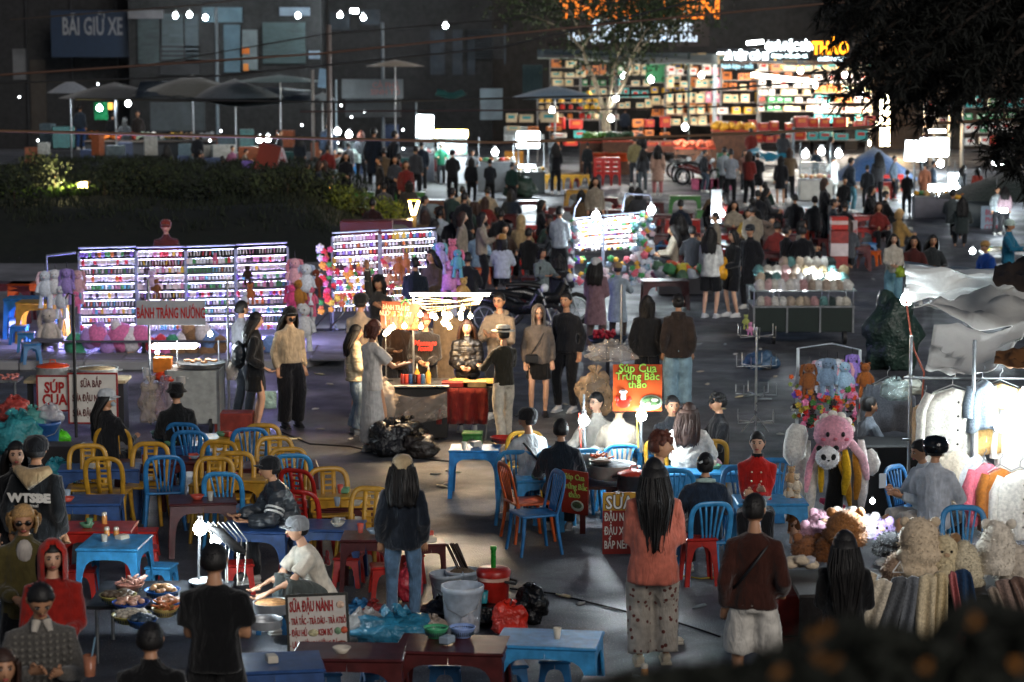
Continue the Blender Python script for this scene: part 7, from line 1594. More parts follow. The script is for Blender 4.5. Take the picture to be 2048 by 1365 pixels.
F('woman in pale dress at the edge of the dark bank', 333, 290, 380, 200, 'work', top='#1a1a1c', bot='#9a8e80', hair='long k', bk='maxi')
F('person in pink top at the lit clothes stall', 320, 214, 300, 180, 'work', top='#c83a52', hair='medium k')
F('person in dark shirt left at the fruit stall under the tarps', 225, 225, 315, 175)
F('person behind the fruit stall under the tarps', 275, 222, 310, 5, top='#2a2422')
F('person in dark coat standing in the shadow at the left', 250, 235, 330, 170, top='#141416', hair='medium k')
F('person in blue jeans at the left edge of the stalls', 160, 210, 300, 170, top='#26303c', bot='#1c3c6a')
F('person in grey on the right of the pink top', 352, 220, 305, 175, top='#4a443e')
F('person in pink scarf turning in the dark area', 465, 292, 375, 40, top='#8a5470')
F('person in beige jacket bending by the trays', 492, 298, 378, 100, 'work', top='#8a7a68', lean=14)
F('person in dark clothes in the shadow left of the menu', 395, 265, 350, 175, top='#14161c')
F('person in black crossing the shadow near the poles', 560, 260, 350, 90, top='#14161c')
F('person in green apron inside the glowing cart', 882, 285, 372, 5, 'work', top='#1f6a4c', hair='short k cap #d8dcd8')
F('vendor in grey between the two light boxes', 945, 300, 385, 5, 'work', top='#8a9298')
F('person in dark top in front of the fruit boxes', 1105, 268, 350, 30, 'work', top='#7a8488', hair='bun k')
F('person in dark top seated near the fruit boxes', 1175, 285, 362, 175, top='#1a1d20')
F('person shopping at the fruit shelves', 1250, 215, 290, 170, top='#3a4250')
F('person in dark blue at the lit shop entrance', 1275, 190, 268, 170, top='#2a3644')
F('person at the rear by the candy shelves', 1395, 212, 285, 5, top='#8a7a70')
F('person standing left of the blue stools in the dark', 600, 270, 355, 175, top='#1a1e26', hair='long k')
F('person with a backpack crossing left of the grey T-shirt', 1410, 300, 385, 120, top='#202226', bot='#3a4450')
F('person in dark jacket standing right of the dark bending man', 1735, 330, 420, 175, top='#15181c')
S('small person in bright teal jacket at the green tables', 631, 314, 200, '#1f8a94')
S('person in grey with the back turned at the left of the middle rows', 768, 366, 178, '#4a4a4c', sit=.3)
S('woman in brown-grey with a pale strap in the middle rows', 818, 362, 185, '#3a3634', 'medium k')
S('person in pale beige with a black cross bag seen from behind', 925, 372, 178, '#a09484')
S('broad person in beige fleece seen from behind', 975, 374, 178, '#9a8c78', wide=1.15)
S('person in brown facing right under the beige fleece', 882, 412, 80, '#5a4c3c', 'medium k')
S('dark-haired person seated before the beige fleece', 905, 424, 170, '#1c1c20')
S('man in light blue shirt seated with his back turned', 957, 452, 178, '#7a94a8', sit=.34)
S('person in white with a tan cap worn backwards', 1004, 470, 180, '#b0b8c4', 'medium k beanie #a87c3c', sit=.34)
S('person in ochre skirt and black jacket bending', 1058, 456, 150, '#141417', sit=.34)
S('person in beige hood between the middle tables', 1042, 432, 160, '#98805c', 'short k hood #98805c')
S('dark person turned left between the middle tables', 1100, 452, -100, '#17181c', 'medium k')
S('dark-haired person left of the far board', 1118, 508, 170, '#202430', 'long k')
S('person at the left edge of the middle rows in dark red', 745, 398, 175, '#2a1616')
S('person in grey hoodie behind the charm boards', 850, 392, 100, '#3a3c40')
S('dark person near the glowing bollard', 870, 440, 120, '#1a1a1c', 'long k')
S('man in black jacket seated, back turned, right of the yellow bag girls', 1606, 452, 178, '#121317', sit=.34)
S('woman in plaid resting her chin on her hand', 1543, 432, 20, '#6a5a50', 'long k', pose='chin')
S('person in yellow jacket behind the capped man', 1497, 418, -20, '#a88c40')
S('person in dark green patterned jacket seen from behind', 1530, 364, 178, '#14302a')
S('person in black left of the green patterned jacket', 1505, 395, 178, '#111215')
S('man in black jacket seated in the middle right rows', 1590, 388, 178, '#121318')
S('person in grey hoodie in the middle right rows', 1655, 386, 175, '#5a5c60')
S('small person between the grey hoodie and the white cart', 1630, 392, 175, '#2a2c30')
S('man in dark shirt facing right at the red tables', 1668, 398, 90, '#26303a')
S('man in black leaning over a red table', 1745, 372, 60, '#121316', 'medium k', lean=10)
S('tall dark seated person right of the leaning man', 1772, 382, 100, '#111215')
S('blond child with a pink bag at the right tables', 1800, 418, 120, '#8a6a3a', 'bob y')
S('person in grey-green jacket at the right tables', 1925, 395, 175, '#2c3434', 'long k', sit=.4)
S('person in grey before the right-hand food stall', 1906, 378, 150, '#4a5254', sit=.45)
S('dark person beside the orange hat at the right', 1690, 402, 150, '#181a1e')
S('person in black seated left of the red drink crate', 1575, 452, 120, '#15161a')
S('person in brown seated by the motorbike', 1010, 448, 20, '#3a2c24', 'medium k')
S('person in dark jacket seated left of the girls with the yellow bag', 1385, 452, 170, '#1c1e24')
S('seated person behind the pink rabbit plush', 935, 505, 175, '#1a1c20', sit=.34)
S('seated person in the dark left of the green tables', 400, 300, 175, '#1a1c20')
S('person in blue on a stool near the left trays', 445, 312, 175, '#26303c')
S('person in pale hat seated by the purple stool', 680, 300, 175, '#4a4a48', 'short k beanie #c8c4b8')
r = random.Random(123); CN = [('#14151a', 'black'), ('#1c2430', 'navy'), ('#3a3c40', 'grey'), ('#5a4a38', 'brown'), ('#8a8070', 'beige'), ('#2a3a34', 'dark green'), ('#6a2420', 'dark red'), ('#9aa4ac', 'pale grey')]
for i in range(64):
    c, cn = CN[min(7, int(r.random()**1.6*8))]; sg = i % 5 == 0
    if i < 40: px, py = r.uniform(850, 1760), r.uniform(372, 452)
    elif i < 52: px, py = r.uniform(560, 860), r.uniform(300, 345)
    else: px, py = r.uniform(1100, 1960), r.uniform(255, 330)
    if 1120 < px < 1330 and 385 < py < 640: px -= 190
    hr = r.choice(['short k', 'long k', 'medium k', 'short k', 'medium b']); fc = r.choice([180, 170, 190, 90, -90, 10, 150])
    if i < 40 and not sg: S('person in %s seated in the packed middle rows of tables' % cn, px, py, fc, c, hr, g='%s-clad people in the middle rows' % cn)
    else: F('person in %s standing among the distant stalls' % cn, px, py-20, None, fc, r.choice(['down', 'front', 'phone']), top=c, hair=hr, g='%s-clad people among the distant stalls' % cn, h=1.66)
# motorbikes
motorbike('dark motorbike parked behind the glasses man and the hooded girl', Vector((XA(1035, 42), 42, 0)), 70, '#17191c'); motorbike('black motorbike parked right of the bobbed vendor', Vector((XA(1085, 43.5), 43.5, 0)), 100, '#101114')
motorbike('grey motorbike parked by the shop road, left one', Vector((XA(1365, 83), 83, 0)), 20, '#2a2c2e'); motorbike('red-trimmed motorbike parked by the shop road, right one', Vector((XA(1398, 82), 82, 0)), 60, '#5a1c18'); motorbike('white and black motorbike behind the other two', Vector((XA(1380, 86), 86, 0)), 110, '#888c90')
# drink crates and small middle props
p = G(1676, 545); carton('drink_crate', 'stacked red drink cooler with a white band in the middle right', (p.x, p.y, .95), (.36, .34, .28), '#b82418', cat='cooler', band='#c8a8a0'); carton('red_box', 'red and white box under the drink cooler', (p.x, p.y, 0), (.38, .34, .93), '#8a2a24', cat='box', band='#c8b8b8')
p = G(1700, 540); s_ = sign('menu_board', 'small red and white menu board right of the drink cooler', (p.x, p.y, .7), .3, .8, '#9a8a88'); text('CÀ PHÊ\nTRÀ\nSỮA', s_, (0, -.012, 0), .12, mat('#a82020', .5), sx=.7, lh=1.2)
p = G(1432, 480); s_ = sign('menu_card', 'narrow white standing card blazing beside a round bulb', (p.x, p.y, .85), .26, .85, '#c8ccd0'); bulb('round bulb beside the narrow white card', AT(1443, 428, p.y-.2), 60, 60, .08)
t = thing('flower_stall', 'low heap stall of wrapped flowers left of the two girls', 'market stall', G(1370, 590)); q = MB(); q.box((0, 0, .2), (1.1, .7, .3)); q.build('crate', mat('#262628', .6), t)
rr = random.Random(9)
for k in range(16):
    c = rr.choice(['#c8502a', '#c8b83a', '#3a7a4a', '#a8b0b8', '#b86a8a', '#4a6a50']); p = G(1370, 590)+Vector((rr.uniform(-.55, .55), rr.uniform(-.3, .3), .38+rr.uniform(0, .2)))
    tag(blob((0, 0, 0), (.13, .12, .12), k, .3, 2.6, 10, 7).build('bouquet', mat(c, .6, 'bag'), None, p), 'cellophane-wrapped bunch of flowers heaped left of the two girls', 'bouquet', 'wrapped flowers on the low stall')
t = thing('berry_cart', 'pan of red berries on a dark stand beside the dark motorbike shoulder', 'food cart', G(1215, 790)); q = MB(); q.lathe((0, 0, .78), [(.25, 0), (.3, .08), (.26, .06), (.001, .05)], 18); q.build('pan', mat('#1a2230', .35), t); q = MB(); q.tube([(0, 0, 0), (0, 0, .78)], .03, 6); q.build('stand', DARK, t)
q = MB(); rr = random.Random(5)
for i in range(46): q.ell((rr.uniform(-.2, .1), rr.uniform(-.15, .15), .86+rr.uniform(0, .09)), .028, None, 6, 4)
q.build('berries', mat('#b82438', .35), t)
pc = G(1240, 830); t = thing('green_post', 'thin green and silver post right of the pale-capped person', 'pole', (XA(1242, 33), 33, 0)); q = MB(); q.tube([(0, 0, 0), (0, 0, AT(1242, 570, 33).z)], .018, 6); q.build('shaft', METAL, t)
carton('basket_crate', 'red crate of goods beside the steel snack cart', G(470, 862), (.5, .36, .26), '#7a2a20', cat='crate')
carton('planter_box', 'big terracotta box behind the middle trinket board', Vector((XA(735, 46.5), 46.5, .12)), (1.0, .5, 1.55), '#5a1c14', cat='planter', k='wall')
for k, (px, py, lb, w, h, c) in enumerate([(530, 372, 'tilted terracotta box at the edge of the bank', .6, 1.0, '#7a2418')]):
    p = Vector((XA(px, 74), 74, .9)); o = carton('planter_box', lb, p, (w*1.1, .5, h*.9), c, cat='planter', k='wall'); o.rotation_euler.y = .25
p = Vector((XA(496, 74.5), 74.5, .9)); carton('purple_stool', 'small purple crate glowing pale beside the terracotta box', p, (.32, .3, .35), '#8a70d0', cat='crate')
t = thing('fried_food_basket', 'orange basket of pale snacks shining at the edge of the bank', 'basket', Vector((XA(640, 68), 68, .35))); q = MB(); q.lathe((0, 0, 0), [(.22, 0), (.34, .25)], 14); q.build('basket_bowl', mat('#c8401a', .5), t); q = MB(); rr = random.Random(3)
for i in range(30): q.ell((rr.uniform(-.4, .3), rr.uniform(-.2, .2), .28+rr.uniform(0, .25)), .07, None, 6, 4)
q.build('snacks', mat('#d8a870', .6, 'food'), t); lamp((.15, -.35, .5), 14, (1, .7, .35), .06, t); q = MB(); q.ell((.18, -.32, .12), .05, None, 8, 6); q.build('lantern', EMN('#fff0c8', 20), t)
p = G(560, 360); s_ = sign('menu_board', 'white and red menu board leaning back by the green tables', (XA(562, 76), 76, .85+.3), .42, .75, '#b8b0b8', tilt=-18, rx=-10); text('CHÈ\nKEM\n20K', s_, (0, -.012, 0), .2, mat('#b02030', .5), sx=.8, lh=.9)
# litter on the asphalt
r = random.Random(31); first = {}
LT = [(895, 970), (530, 890), (1130, 1195), (1400, 1215), (1160, 1210), (1400, 745), (1385, 715), (1450, 690), (1470, 710), (1415, 770), (1480, 795), (1395, 690), (1350, 700), (660, 770), (640, 750), (600, 780), (630, 820), (870, 950), (905, 945), (930, 900), (700, 880), (1130, 810), (885, 975), (1000, 850), (1520, 700), (1550, 755), (1440, 820), (1530, 800), (1560, 870), (1200, 370), (1225, 350), (1190, 345), (1240, 362), (640, 860), (585, 880), (1780, 640), (1745, 560), (1450, 1180), (1640, 440), (1345, 1215)]
for i, (px, py) in enumerate(LT):
    k = i % 4
    if k not in first: first[k] = blob((0, 0, .012), (.055+.02*k, .03, .014), k+20, .5, 2.4, 8, 5, .004).build('litter_scrap', mat(['#b8b8b4', '#a8a090', '#c0b490', '#8a9498'][k], .6)); o = first[k]
    else: o = first[k].copy(); COL.objects.link(o)
    o.location = G(px, py, .0); o.rotation_euler.z = r.uniform(0, 6); tag(o, 'small scrap of paper litter on the asphalt', 'litter', 'paper scraps on the asphalt')
q = [G(1020, 1180), G(1110, 1190), G(1180, 1208), G(1262, 1228), G(1330, 1240), G(1400, 1262), G(1440, 1276)]
for v in q: v.z = .012
cable('thin dark cable lying across the asphalt beside the salmon sweater', q, .009, '#1a1a1a', name='ground_cable')
q = [G(1350, 1152), G(1400, 1160), G(1460, 1155)]
for v in q: v.z = .012
cable('yellow cable on the asphalt by the tall red stool', q, .008, '#a89030', name='ground_cable')
q = [G(560, 865), G(620, 890), G(700, 895), G(800, 915), G(900, 925), G(980, 905)]
for v in q: v.z = .012
cable('dark cable on the asphalt in front of the rubbish bags', q, .01, '#141414', name='ground_cable')
# ------------------------------------------------------------ backdrop buildings and far stalls
def BX(m, px0, px1, py0, py1, D, dep=.3, **k):
    a, b = AT(px0, py0, D), AT(px1, py1, D); m.box(((a.x+b.x)/2, D+dep/2, (a.z+b.z)/2), (abs(b.x-a.x), dep, abs(a.z-b.z)), **k); return m
def BO(name, c, px0, px1, py0, py1, D, dep=.3, parent=None, label=None, cat=None, group=None, kind='wall', rough=.8, emit=0):
    o = BX(MB(), px0, px1, py0, py1, D, dep).build(name, EM(c, emit) if emit else mat(c, rough, kind), parent)
    return tag(o, label, cat, group) if label else o
GB = 300
def facade(label, px0, px1, D, c, name='market_building', dep=8, h=9):
    x0, x1 = XA(px0, D), XA(px1, D); t = thing(name, label, 'building', ((x0+x1)/2, D, 0)); m = MB(); m.box((0, dep/2, h/2), (x1-x0, dep, h)); m.build('wall', mat(c, .85, 'wall'), t)
    return t, (x0+x1)/2
def fp(t, name, c, px0, px1, py0, py1, out=.06, emit=0, kind='wall', rough=.7, D=None, dep=None):
    D = t.location.y if D is None else D; a, b = AT(px0, py0, D), AT(px1, py1, D); m = MB(); dep = dep or out
    m.box(((a.x+b.x)/2-t.location.x, D-t.location.y-dep/2, (a.z+b.z)/2), (abs(b.x-a.x), dep, abs(a.z-b.z))); return m.build(name, EM(c, emit) if emit else mat(c, rough, kind), t)
bA, _ = facade('dark building at the far left behind the parking sign', -260, 262, 106, '#101114')
fp(bA, 'window', '#55575a', 25, 55, 98, 160, .05); fp(bA, 'door_panel', '#2c2620', 60, 95, 120, 270, .05)
for k in range(4): fp(bA, 'pilaster', '#26282c', -40+90*k, -30+90*k, -40, 290, .15)
s_ = sign('parking_sign', 'dark blue sign reading BÃI GIỮ XE in grey letters', AT(181, 68, 104.5), XA(1024+156, 104.5), 2.0, '#0c2036', th=.12)
text('BÃI GIỮ XE', s_, (.1, -.09, .28), 1.05, mat('#6c6e72', .6), sx=.5, off=.02)
bB, _ = facade('shop building with roller shutters and pale awning at the upper left', 262, 645, 104, '#121416')
fp(bB, 'fascia_sign', '#5a5a5e', 258, 328, 20, 38, .3)
for k, (a, b, c) in enumerate([(275, 320, '#303c3e'), (323, 368, '#3c484c'), (370, 398, '#3a464c'), (525, 612, '#344648')]):
    o = fp(bB, 'roller_shutter', c, a, b, 28 if k < 3 else 45, 128 if k != 1 else 90, .1)
    for j in range(10): fp(bB, 'shutter_slat', c, a+1, b-1, 33+j*9 if k < 3 else 50+j*8, 38+j*9 if k < 3 else 54+j*8, .05, D=103.9)
fp(bB, 'wall_panel', '#46606c', 405, 485, 15, 45, .2); fp(bB, 'wall_panel', '#3c5460', 448, 482, 50, 145, .2); fp(bB, 'wall_panel', '#586468', 485, 516, 60, 140, .2); fp(bB, 'wall_panel', '#1a1c20', 320, 400, 90, 150, .1)
fp(bB, 'poster', '#c8781a', 530, 562, 88, 106, .08); fp(bB, 'poster', '#8a9aa8', 535, 565, 100, 125, .06); fp(bB, 'poster', '#c86a1a', 485, 500, 95, 108, .24); fp(bB, 'poster', '#c87a2a', 488, 498, 128, 142, .24); fp(bB, 'fascia_sign', '#6a7a88', 560, 620, 15, 32, .3); fp(bB, 'poster', '#6a7a88', 618, 640, 102, 118, .1)
bC, _ = facade('dark unlit building in the middle of the far row', 645, 985, 108, '#0b0d10')
for a, b, c, d in [(660, 700, 25, 60), (720, 760, 20, 50), (860, 890, 60, 150), (905, 925, 60, 150), (935, 950, 70, 150)]: fp(bC, 'window', '#1f2a34', a, b, c, d, .06)
for k in range(12): fp(bC, 'balcony_rail', '#2a343c', 935, 1010, 60+5*k, 61.5+5*k, .2)
fp(bC, 'balcony_post', '#2a343c', 1008, 1012, 50, 130, .22)
bD, _ = facade('long building of bright souvenir shops behind the tree', 985, 1745, 110, '#1c1916')
bE, _ = facade('brown-walled building behind the conifer at the right', 1745, 2400, 106, '#30261f')
fp(bE, 'column', '#1a1614', 1690, 1712, 180, 300, .4); fp(bE, 'column', '#15120f', 1905, 1925, 180, 300, .4)
# bulbs along the far left
for k, (px, py, D, w, lb) in enumerate([(351, 32, 101, 120, 'far round bulb over the shutters, first of three'), (379, 30, 101, 120, 'far round bulb over the shutters, second of three'), (411, 36, 101, 120, 'far round bulb over the shutters, third of three'), (596, 32, 102, 120, 'far bulb above the pale shutter'), (680, 31, 103, 90, 'far bulb left of the bar lamp'), (727, 36, 103, 90, 'far bulb right of the bar lamp'), (891, 52, 96, 90, 'lone far bulb over the dark alley'), (199, 217, 93.2, 110, 'bulb over the fruit stall, left one'), (256, 208, 93.2, 110, 'bulb over the fruit stall, right one'), (519, 280, 88, 60, 'twin bulb on the thin post, left one'), (536, 278, 88, 60, 'twin bulb on the thin post, right one'), (675, 264, 84, 70, 'bulb near the poles, upper one'), (698, 270, 82, 60, 'bulb near the poles, lower one'), (1104, 222, 92, 150, 'bulb over the fruit boxes left of the tree'), (1248, 152, 96, 150, 'bulb in the shops right of the tree crown'), (1302, 160, 97, 150, 'bulb before the green shop, right of the tree'), (1232, 197, 93, 130, 'bulb right of the tree trunk'), (1222, 238, 90, 130, 'bulb low beside the tree trunk'), (1403, 151, 97, 130, 'bulb below the white shop canopy'), (1601, 143, 98, 200, 'large bulb glaring under the dark lit signs'), (1370, 255, 90, 90, 'bulb over the peach trays'), (990, 305, 80, 60, 'bulb between the two light boxes'), (1611, 309, 76, 50, 'bulb over the white cart, first of three'), (1643, 303, 76, 50, 'bulb over the white cart, second of three'), (1677, 308, 76, 50, 'bulb over the white cart, third of three'), (1881, 328, 74, 80, 'bulb under the light boxes at the right'), (1530, 132, 92, 0, 'spare bulb'), (1650, 212, 100, 150, 'bulb deep in the candy shop'), (1690, 150, 100, 100, 'bulb behind the drooping conifer twigs'), (1720, 190, 100, 110, 'second bulb behind the conifer twigs')]):
    if lb == 'spare bulb': continue
    bulb(lb, AT(px, py, D), w*(.7 if k < 7 else 2.2 if D > 88 and px > 1000 else 1.8), 45, .11, lc=NEUT if D > 88 and px > 1000 else COOL, drop=0)
def bar(label, px0, py0, px1, py1, D, w, c='#f8fcff', e=40, r=.05, lc=COOL):
    a, b = AT(px0, py0, D), AT(px1, py1, D); t = thing('tube_lamp', label, 'lamp', (a+b)/2); m = MB(); m.tube([a-(a+b)/2, b-(a+b)/2], r, 7); m.build('tube', EMN(c, e), t); m = MB(); m.tube([a-(a+b)/2+Vector((0, .06, .05)), b-(a+b)/2+Vector((0, .06, .05))], r*.8, 5); m.build('fitting', WHITEP, t)
    if w: lamp((0, -.1, -.15), w, lc, .3, t)
bar('short bar lamp at the top between two far bulbs', 701, 22, 716, 23, 103, 60, r=.09)
bar('long tilted warm tube under the shop signs', 1503, 150, 1630, 165, 99, 220, '#fff2e0', 40, .07, NEUT)
bar('short vertical tube at the end of the tilted one', 1631, 166, 1631, 176, 99, 0, '#fff2e0', 40, .06)
bar('short tube above the left lit sign', 1494, 87, 1526, 84, 104, 80, r=.07)
for k, (px, lb) in enumerate([(1764, 'left one of two tall warm tubes on the brown column'), (1775, 'right one of two tall warm tubes on the brown column')]): bar(lb, px, 185, px, 292, 100, 120, '#fff0c8', 30, .07, WARM)
bar('small warm lamp left of the tall tubes', 1738, 283, 1738, 291, 99, 0, '#fff0c8', 30, .06)
bar('short warm tube across the tall tubes', 1741, 245, 1765, 249, 99.5, 0, '#fff0c8', 30, .05)
bar('slanted tube lamp at the far right under the conifer', 1985, 327, 2008, 333, 72, 60, r=.05)
bar('small bright lamp at the right food stall', 2000, 421, 2014, 423, 62, 10, r=.05)
bar('tube lamp on the plant shelves at the right', 1858, 263, 1890, 263, 90, 60, r=.05)
# light boxes
def lightbox(label, px0, px1, py0, py1, D, e, w, pole=None, tilt=0, c='#f6fbff', yel=False):
    a, b = AT(px0, py0, D), AT(px1, py1, D); t = thing('light_box', label, 'light box', (a+b)/2); t.rotation_euler.y = R(tilt); ww, hh = b.x-a.x, a.z-b.z
    m = MB(); m.box((0, 0, 0), (ww, .12, hh), bev=.03); m.build('glowing_face', EMN(c, e), t); m = MB(); m.box((0, .08, 0), (ww+.05, .06, hh+.05)); m.build('casing', mat('#b8a030' if yel else '#6a7474', .5), t)
    if pole: m = MB(); m.tube([(0, .1, -hh/2), (0, .1, -(a.z+b.z)/2)], .025, 6); m.build('post', METAL, t)
    if w: lamp((0, -.3, 0), w*.3, COOL, .3, t)
lightbox('tall white light box on a post left of the glowing cart', 833, 866, 231, 274, 84, 16, 200, 1, 2)
lightbox('yellow-edged white light box roof of the glowing cart', 869, 935, 261, 275, 82, 22, 250, None, yel=True)
lightbox('square white light box right of the glowing cart', 1034, 1079, 264, 296, 80, 22, 260, 1)
lightbox('round-cornered white lamp box low in the middle', 1037, 1070, 331, 354, 78.5, 24, 200, 1)
lightbox('square white light box at the right, front one', 1812, 1852, 283, 322, 78, 22, 220, 1, 3)
lightbox('wide white light box at the right, rear one', 1842, 1896, 277, 313, 80, 22, 220, 1)
lightbox('tall white light box behind the dark standing person', 1858, 1893, 370, 410, 70, 22, 140, 1)
lightbox('slim white light panel right of the tall light box', 1897, 1918, 347, 382, 72, 20, 80, 1)
# carts by the light boxes
for k, (px0, px1, yb, yt, D, c, lb) in enumerate([(873, 935, 352, 300, 82, '#c8ccd0', 'glowing white glass cart under the yellow-edged light box'), (830, 868, 345, 290, 83, '#8a9098', 'open snack counter beside the glowing cart'), (955, 1030, 365, 325, 79, '#6a7074', 'low counter of fried snacks between the light boxes'), (1035, 1090, 392, 345, 78, '#4a5458', 'dark counter under the square light box'), (1600, 1665, 402, 360, 75, '#c8c8c0', 'white food cart under the three round bulbs'), (1830, 1900, 440, 395, 68, '#7a7a84', 'counter below the tall light box at the right'), (1910, 2000, 450, 402, 65, '#5a6468', 'food counter with a bluish price board at the right')]):
    x0, x1 = XA(px0, D), XA(px1, D); h = AT(1024, yt, D).z; t = thing('food_counter', lb, 'food cart', ((x0+x1)/2, D+.3, 0)); w = x1-x0; h = max(.6, min(1.0, h))
    m = MB(); m.box((0, 0, h/2), (w, .6, h), bev=.01); m.build('cabinet', mat(c, .5), t)
    m = MB(); m.box((0, 0, h+.01), (w+.06, .66, .03)); m.build('worktop', STEEL, t)
    if k in (0, 1, 4): m = MB(); m.box((0, .05, h+.28), (w*.96, .4, .5)); m.build('glass_case', mat('#c8d8dc', .1, 'plastic', alpha=.3), t)
    for s in (-1, 1): m = MB(); m.tube([(s*w*.47, .1, h), (s*w*.47, .1, 1.75)], .02, 5); m.build('post', METAL, t)
    rr = random.Random(k);
    for i in range(7): c2 = rr.choice(['#c87a3a', '#d8b070', '#b83a2a', '#c8c8c0', '#d8a030', '#4a8a5a']); tag(blob((0, 0, 0), (rr.uniform(.06, .12), .09, rr.uniform(.05, .1)), i+k*9, .25, 2, 8, 6).build('food_heap', mat(c2, .6, 'food'), None, t.location+Vector((w*(i/6-.5)*.85, rr.uniform(-.15, .1), h+.08))), 'small heap of food on the counters between the light boxes', 'food', 'food heaps on the far counters')
s_ = sign('price_board', 'bluish price board with red lines on the right food counter', AT(1982, 448, 64.5), .55, .95, '#8aa0b4'); text('BÚN\nPHỞ\nCƠM\nMÌ', s_, (0, -.012, 0), .2, mat('#a83048', .5), sx=.8, lh=1.0)
text('KEM', thing('card', 'x', 'y'), (0, 0, 0), .1, DARK) if False else None
# right front stall with small lit goods
t = thing('toy_stall', 'bright stall table of small pale goods by the boy in teal', 'market stall', (XA(2015, 50), 50.3, 0)); m = MB(); m.box((0, 0, .7), (1.0, .6, .05)); m.build('tabletop', WHITEP, t)
for s in (-1, 1): m = MB(); m.box((s*.45, 0, .34), (.05, .5, .68)); m.build('leg', METAL, t)
rr = random.Random(2)
for i in range(26): tag(carton('boxed_sweet', 'small boxed sweet on the bright stall by the boy in teal', (t.location.x+rr.uniform(-.45, .45), 50.3+rr.uniform(-.25, .25), .73), (.1, .08, .06), rr.choice(['#c8ccc4', '#d8c84a', '#d86a4a', '#8ab8a8', '#e0dcd0']), 0, 'boxed sweets on the right stall'))
bulb('bright bulb over the pale goods by the boy in teal', AT(1945, 503, 50), 70, 50, .06); lamp((0, -.1, .6), 60, COOL, .1, t)
# ------------------------------------------------------------ shops: canopies, shelves, boxes
def canopy(label, px0, px1, py0, py1, D0, D1, c, mats=None, drop=14):
    drape('awning', label, [AT(px0, py1, D0), AT(px1, py1+drop, D0), AT(px1, py0+drop*.6, D1), AT(px0, py0, D1)], .05, c, mats, th=(0, .02, .05), cat='awning', amp=.05, rough=.7)
canopy('long grey canopy over the shops right of the tree', 1075, 1435, 102, 118, 96, 103, '#8a9490', drop=12)
canopy('dark canopy over the candy shop at the right', 1440, 1740, 118, 128, 100, 106, '#3a2a20', drop=0)
s_ = sign('shop_sign', 'large dark hanging sign with orange letters above the tree', AT(1255, 42, 99), XA(1024+325, 99), 2.05, '#241812', th=.2)
og = EM('#d8701a', 1.2); wh = EM('#b8c8d8', .9)
text('THANH HIÊN', s_, (.45, -.14, .46), 1.15, og, sx=.95, off=.03); text('Đặc Sản Đà Lạt', s_, (.6, -.14, -.2), .62, wh, sx=1.0, off=.02); text('Hoa Quả, Trà Atisô, Mứt Dâu', s_, (.2, -.14, -.68), .5, wh, sx=.85, off=.02)
for lb, px0, px1, py0, py1, D, c in [('dark lit sign QUÀ VẶT CÔ BI with white glowing letters', 1433, 1535, 98, 140, 103, '#1c2430'), ('dark lit sign QUÀ ĐẶC SẢN with white glowing letters', 1535, 1622, 80, 140, 103.2, '#1a1f28'), ('dark lit sign with amber letters half behind the conifer', 1624, 1710, 82, 140, 103, '#1c1410')]:
    s_ = sign('lit_shop_sign', lb, (AT(px0, py0, D)+AT(px1, py1, D))/2, XA(px1, D)-XA(px0, D)-.06, AT(px0, py0, D).z-AT(px0, py1, D).z, c, th=.15)
    if 'BI' in lb: text('QUÀ VẶT CÔ BI', s_, (0, -.1, .12), .42, EM('#f0fcff', 4), sx=.72, off=.05); text('bánh kẹo - mứt', s_, (-.2, -.1, -.3), .26, EM('#88b8c8', 1.6), sx=.8, off=.03)
    elif 'SẢN' in lb: text('QUÀ ĐẶC SẢN', s_, (0, -.1, .33), .46, EM('#f0fcff', 4), sx=.66, off=.05); text('Đà Lạt - bánh mứt - trà', s_, (0, -.1, -.05), .22, EM('#e0fcff', 3), sx=.7, off=.04); text('HỒNG TREO GIÓ', s_, (0, -.1, -.45), .3, EM('#ffc850', 2.5), sx=.72, off=.05)
    else: text('THẢO', s_, (-.15, -.1, .28), .72, EM('#ff9a18', 2.4), sx=.75, off=.04); text('cà phê rang xay', s_, (-.1, -.1, -.14), .24, EM('#d8f4ff', 3), sx=.75, off=.04); text('0263 ĐÀ LẠT', s_, (-.1, -.1, -.46), .28, EM('#ffc050', 2.5), sx=.72, off=.05)
BG = {'orange': '#c8702a', 'white': '#c8c4bc', 'cream': '#d0b890', 'yellow': '#d8a82a', 'red': '#b02a20', 'pink': '#c87890', 'teal': '#3a9a98', 'brown': '#5a3020', 'blue': '#3a5a98', 'green': '#2a7a4a'}
proto = {}
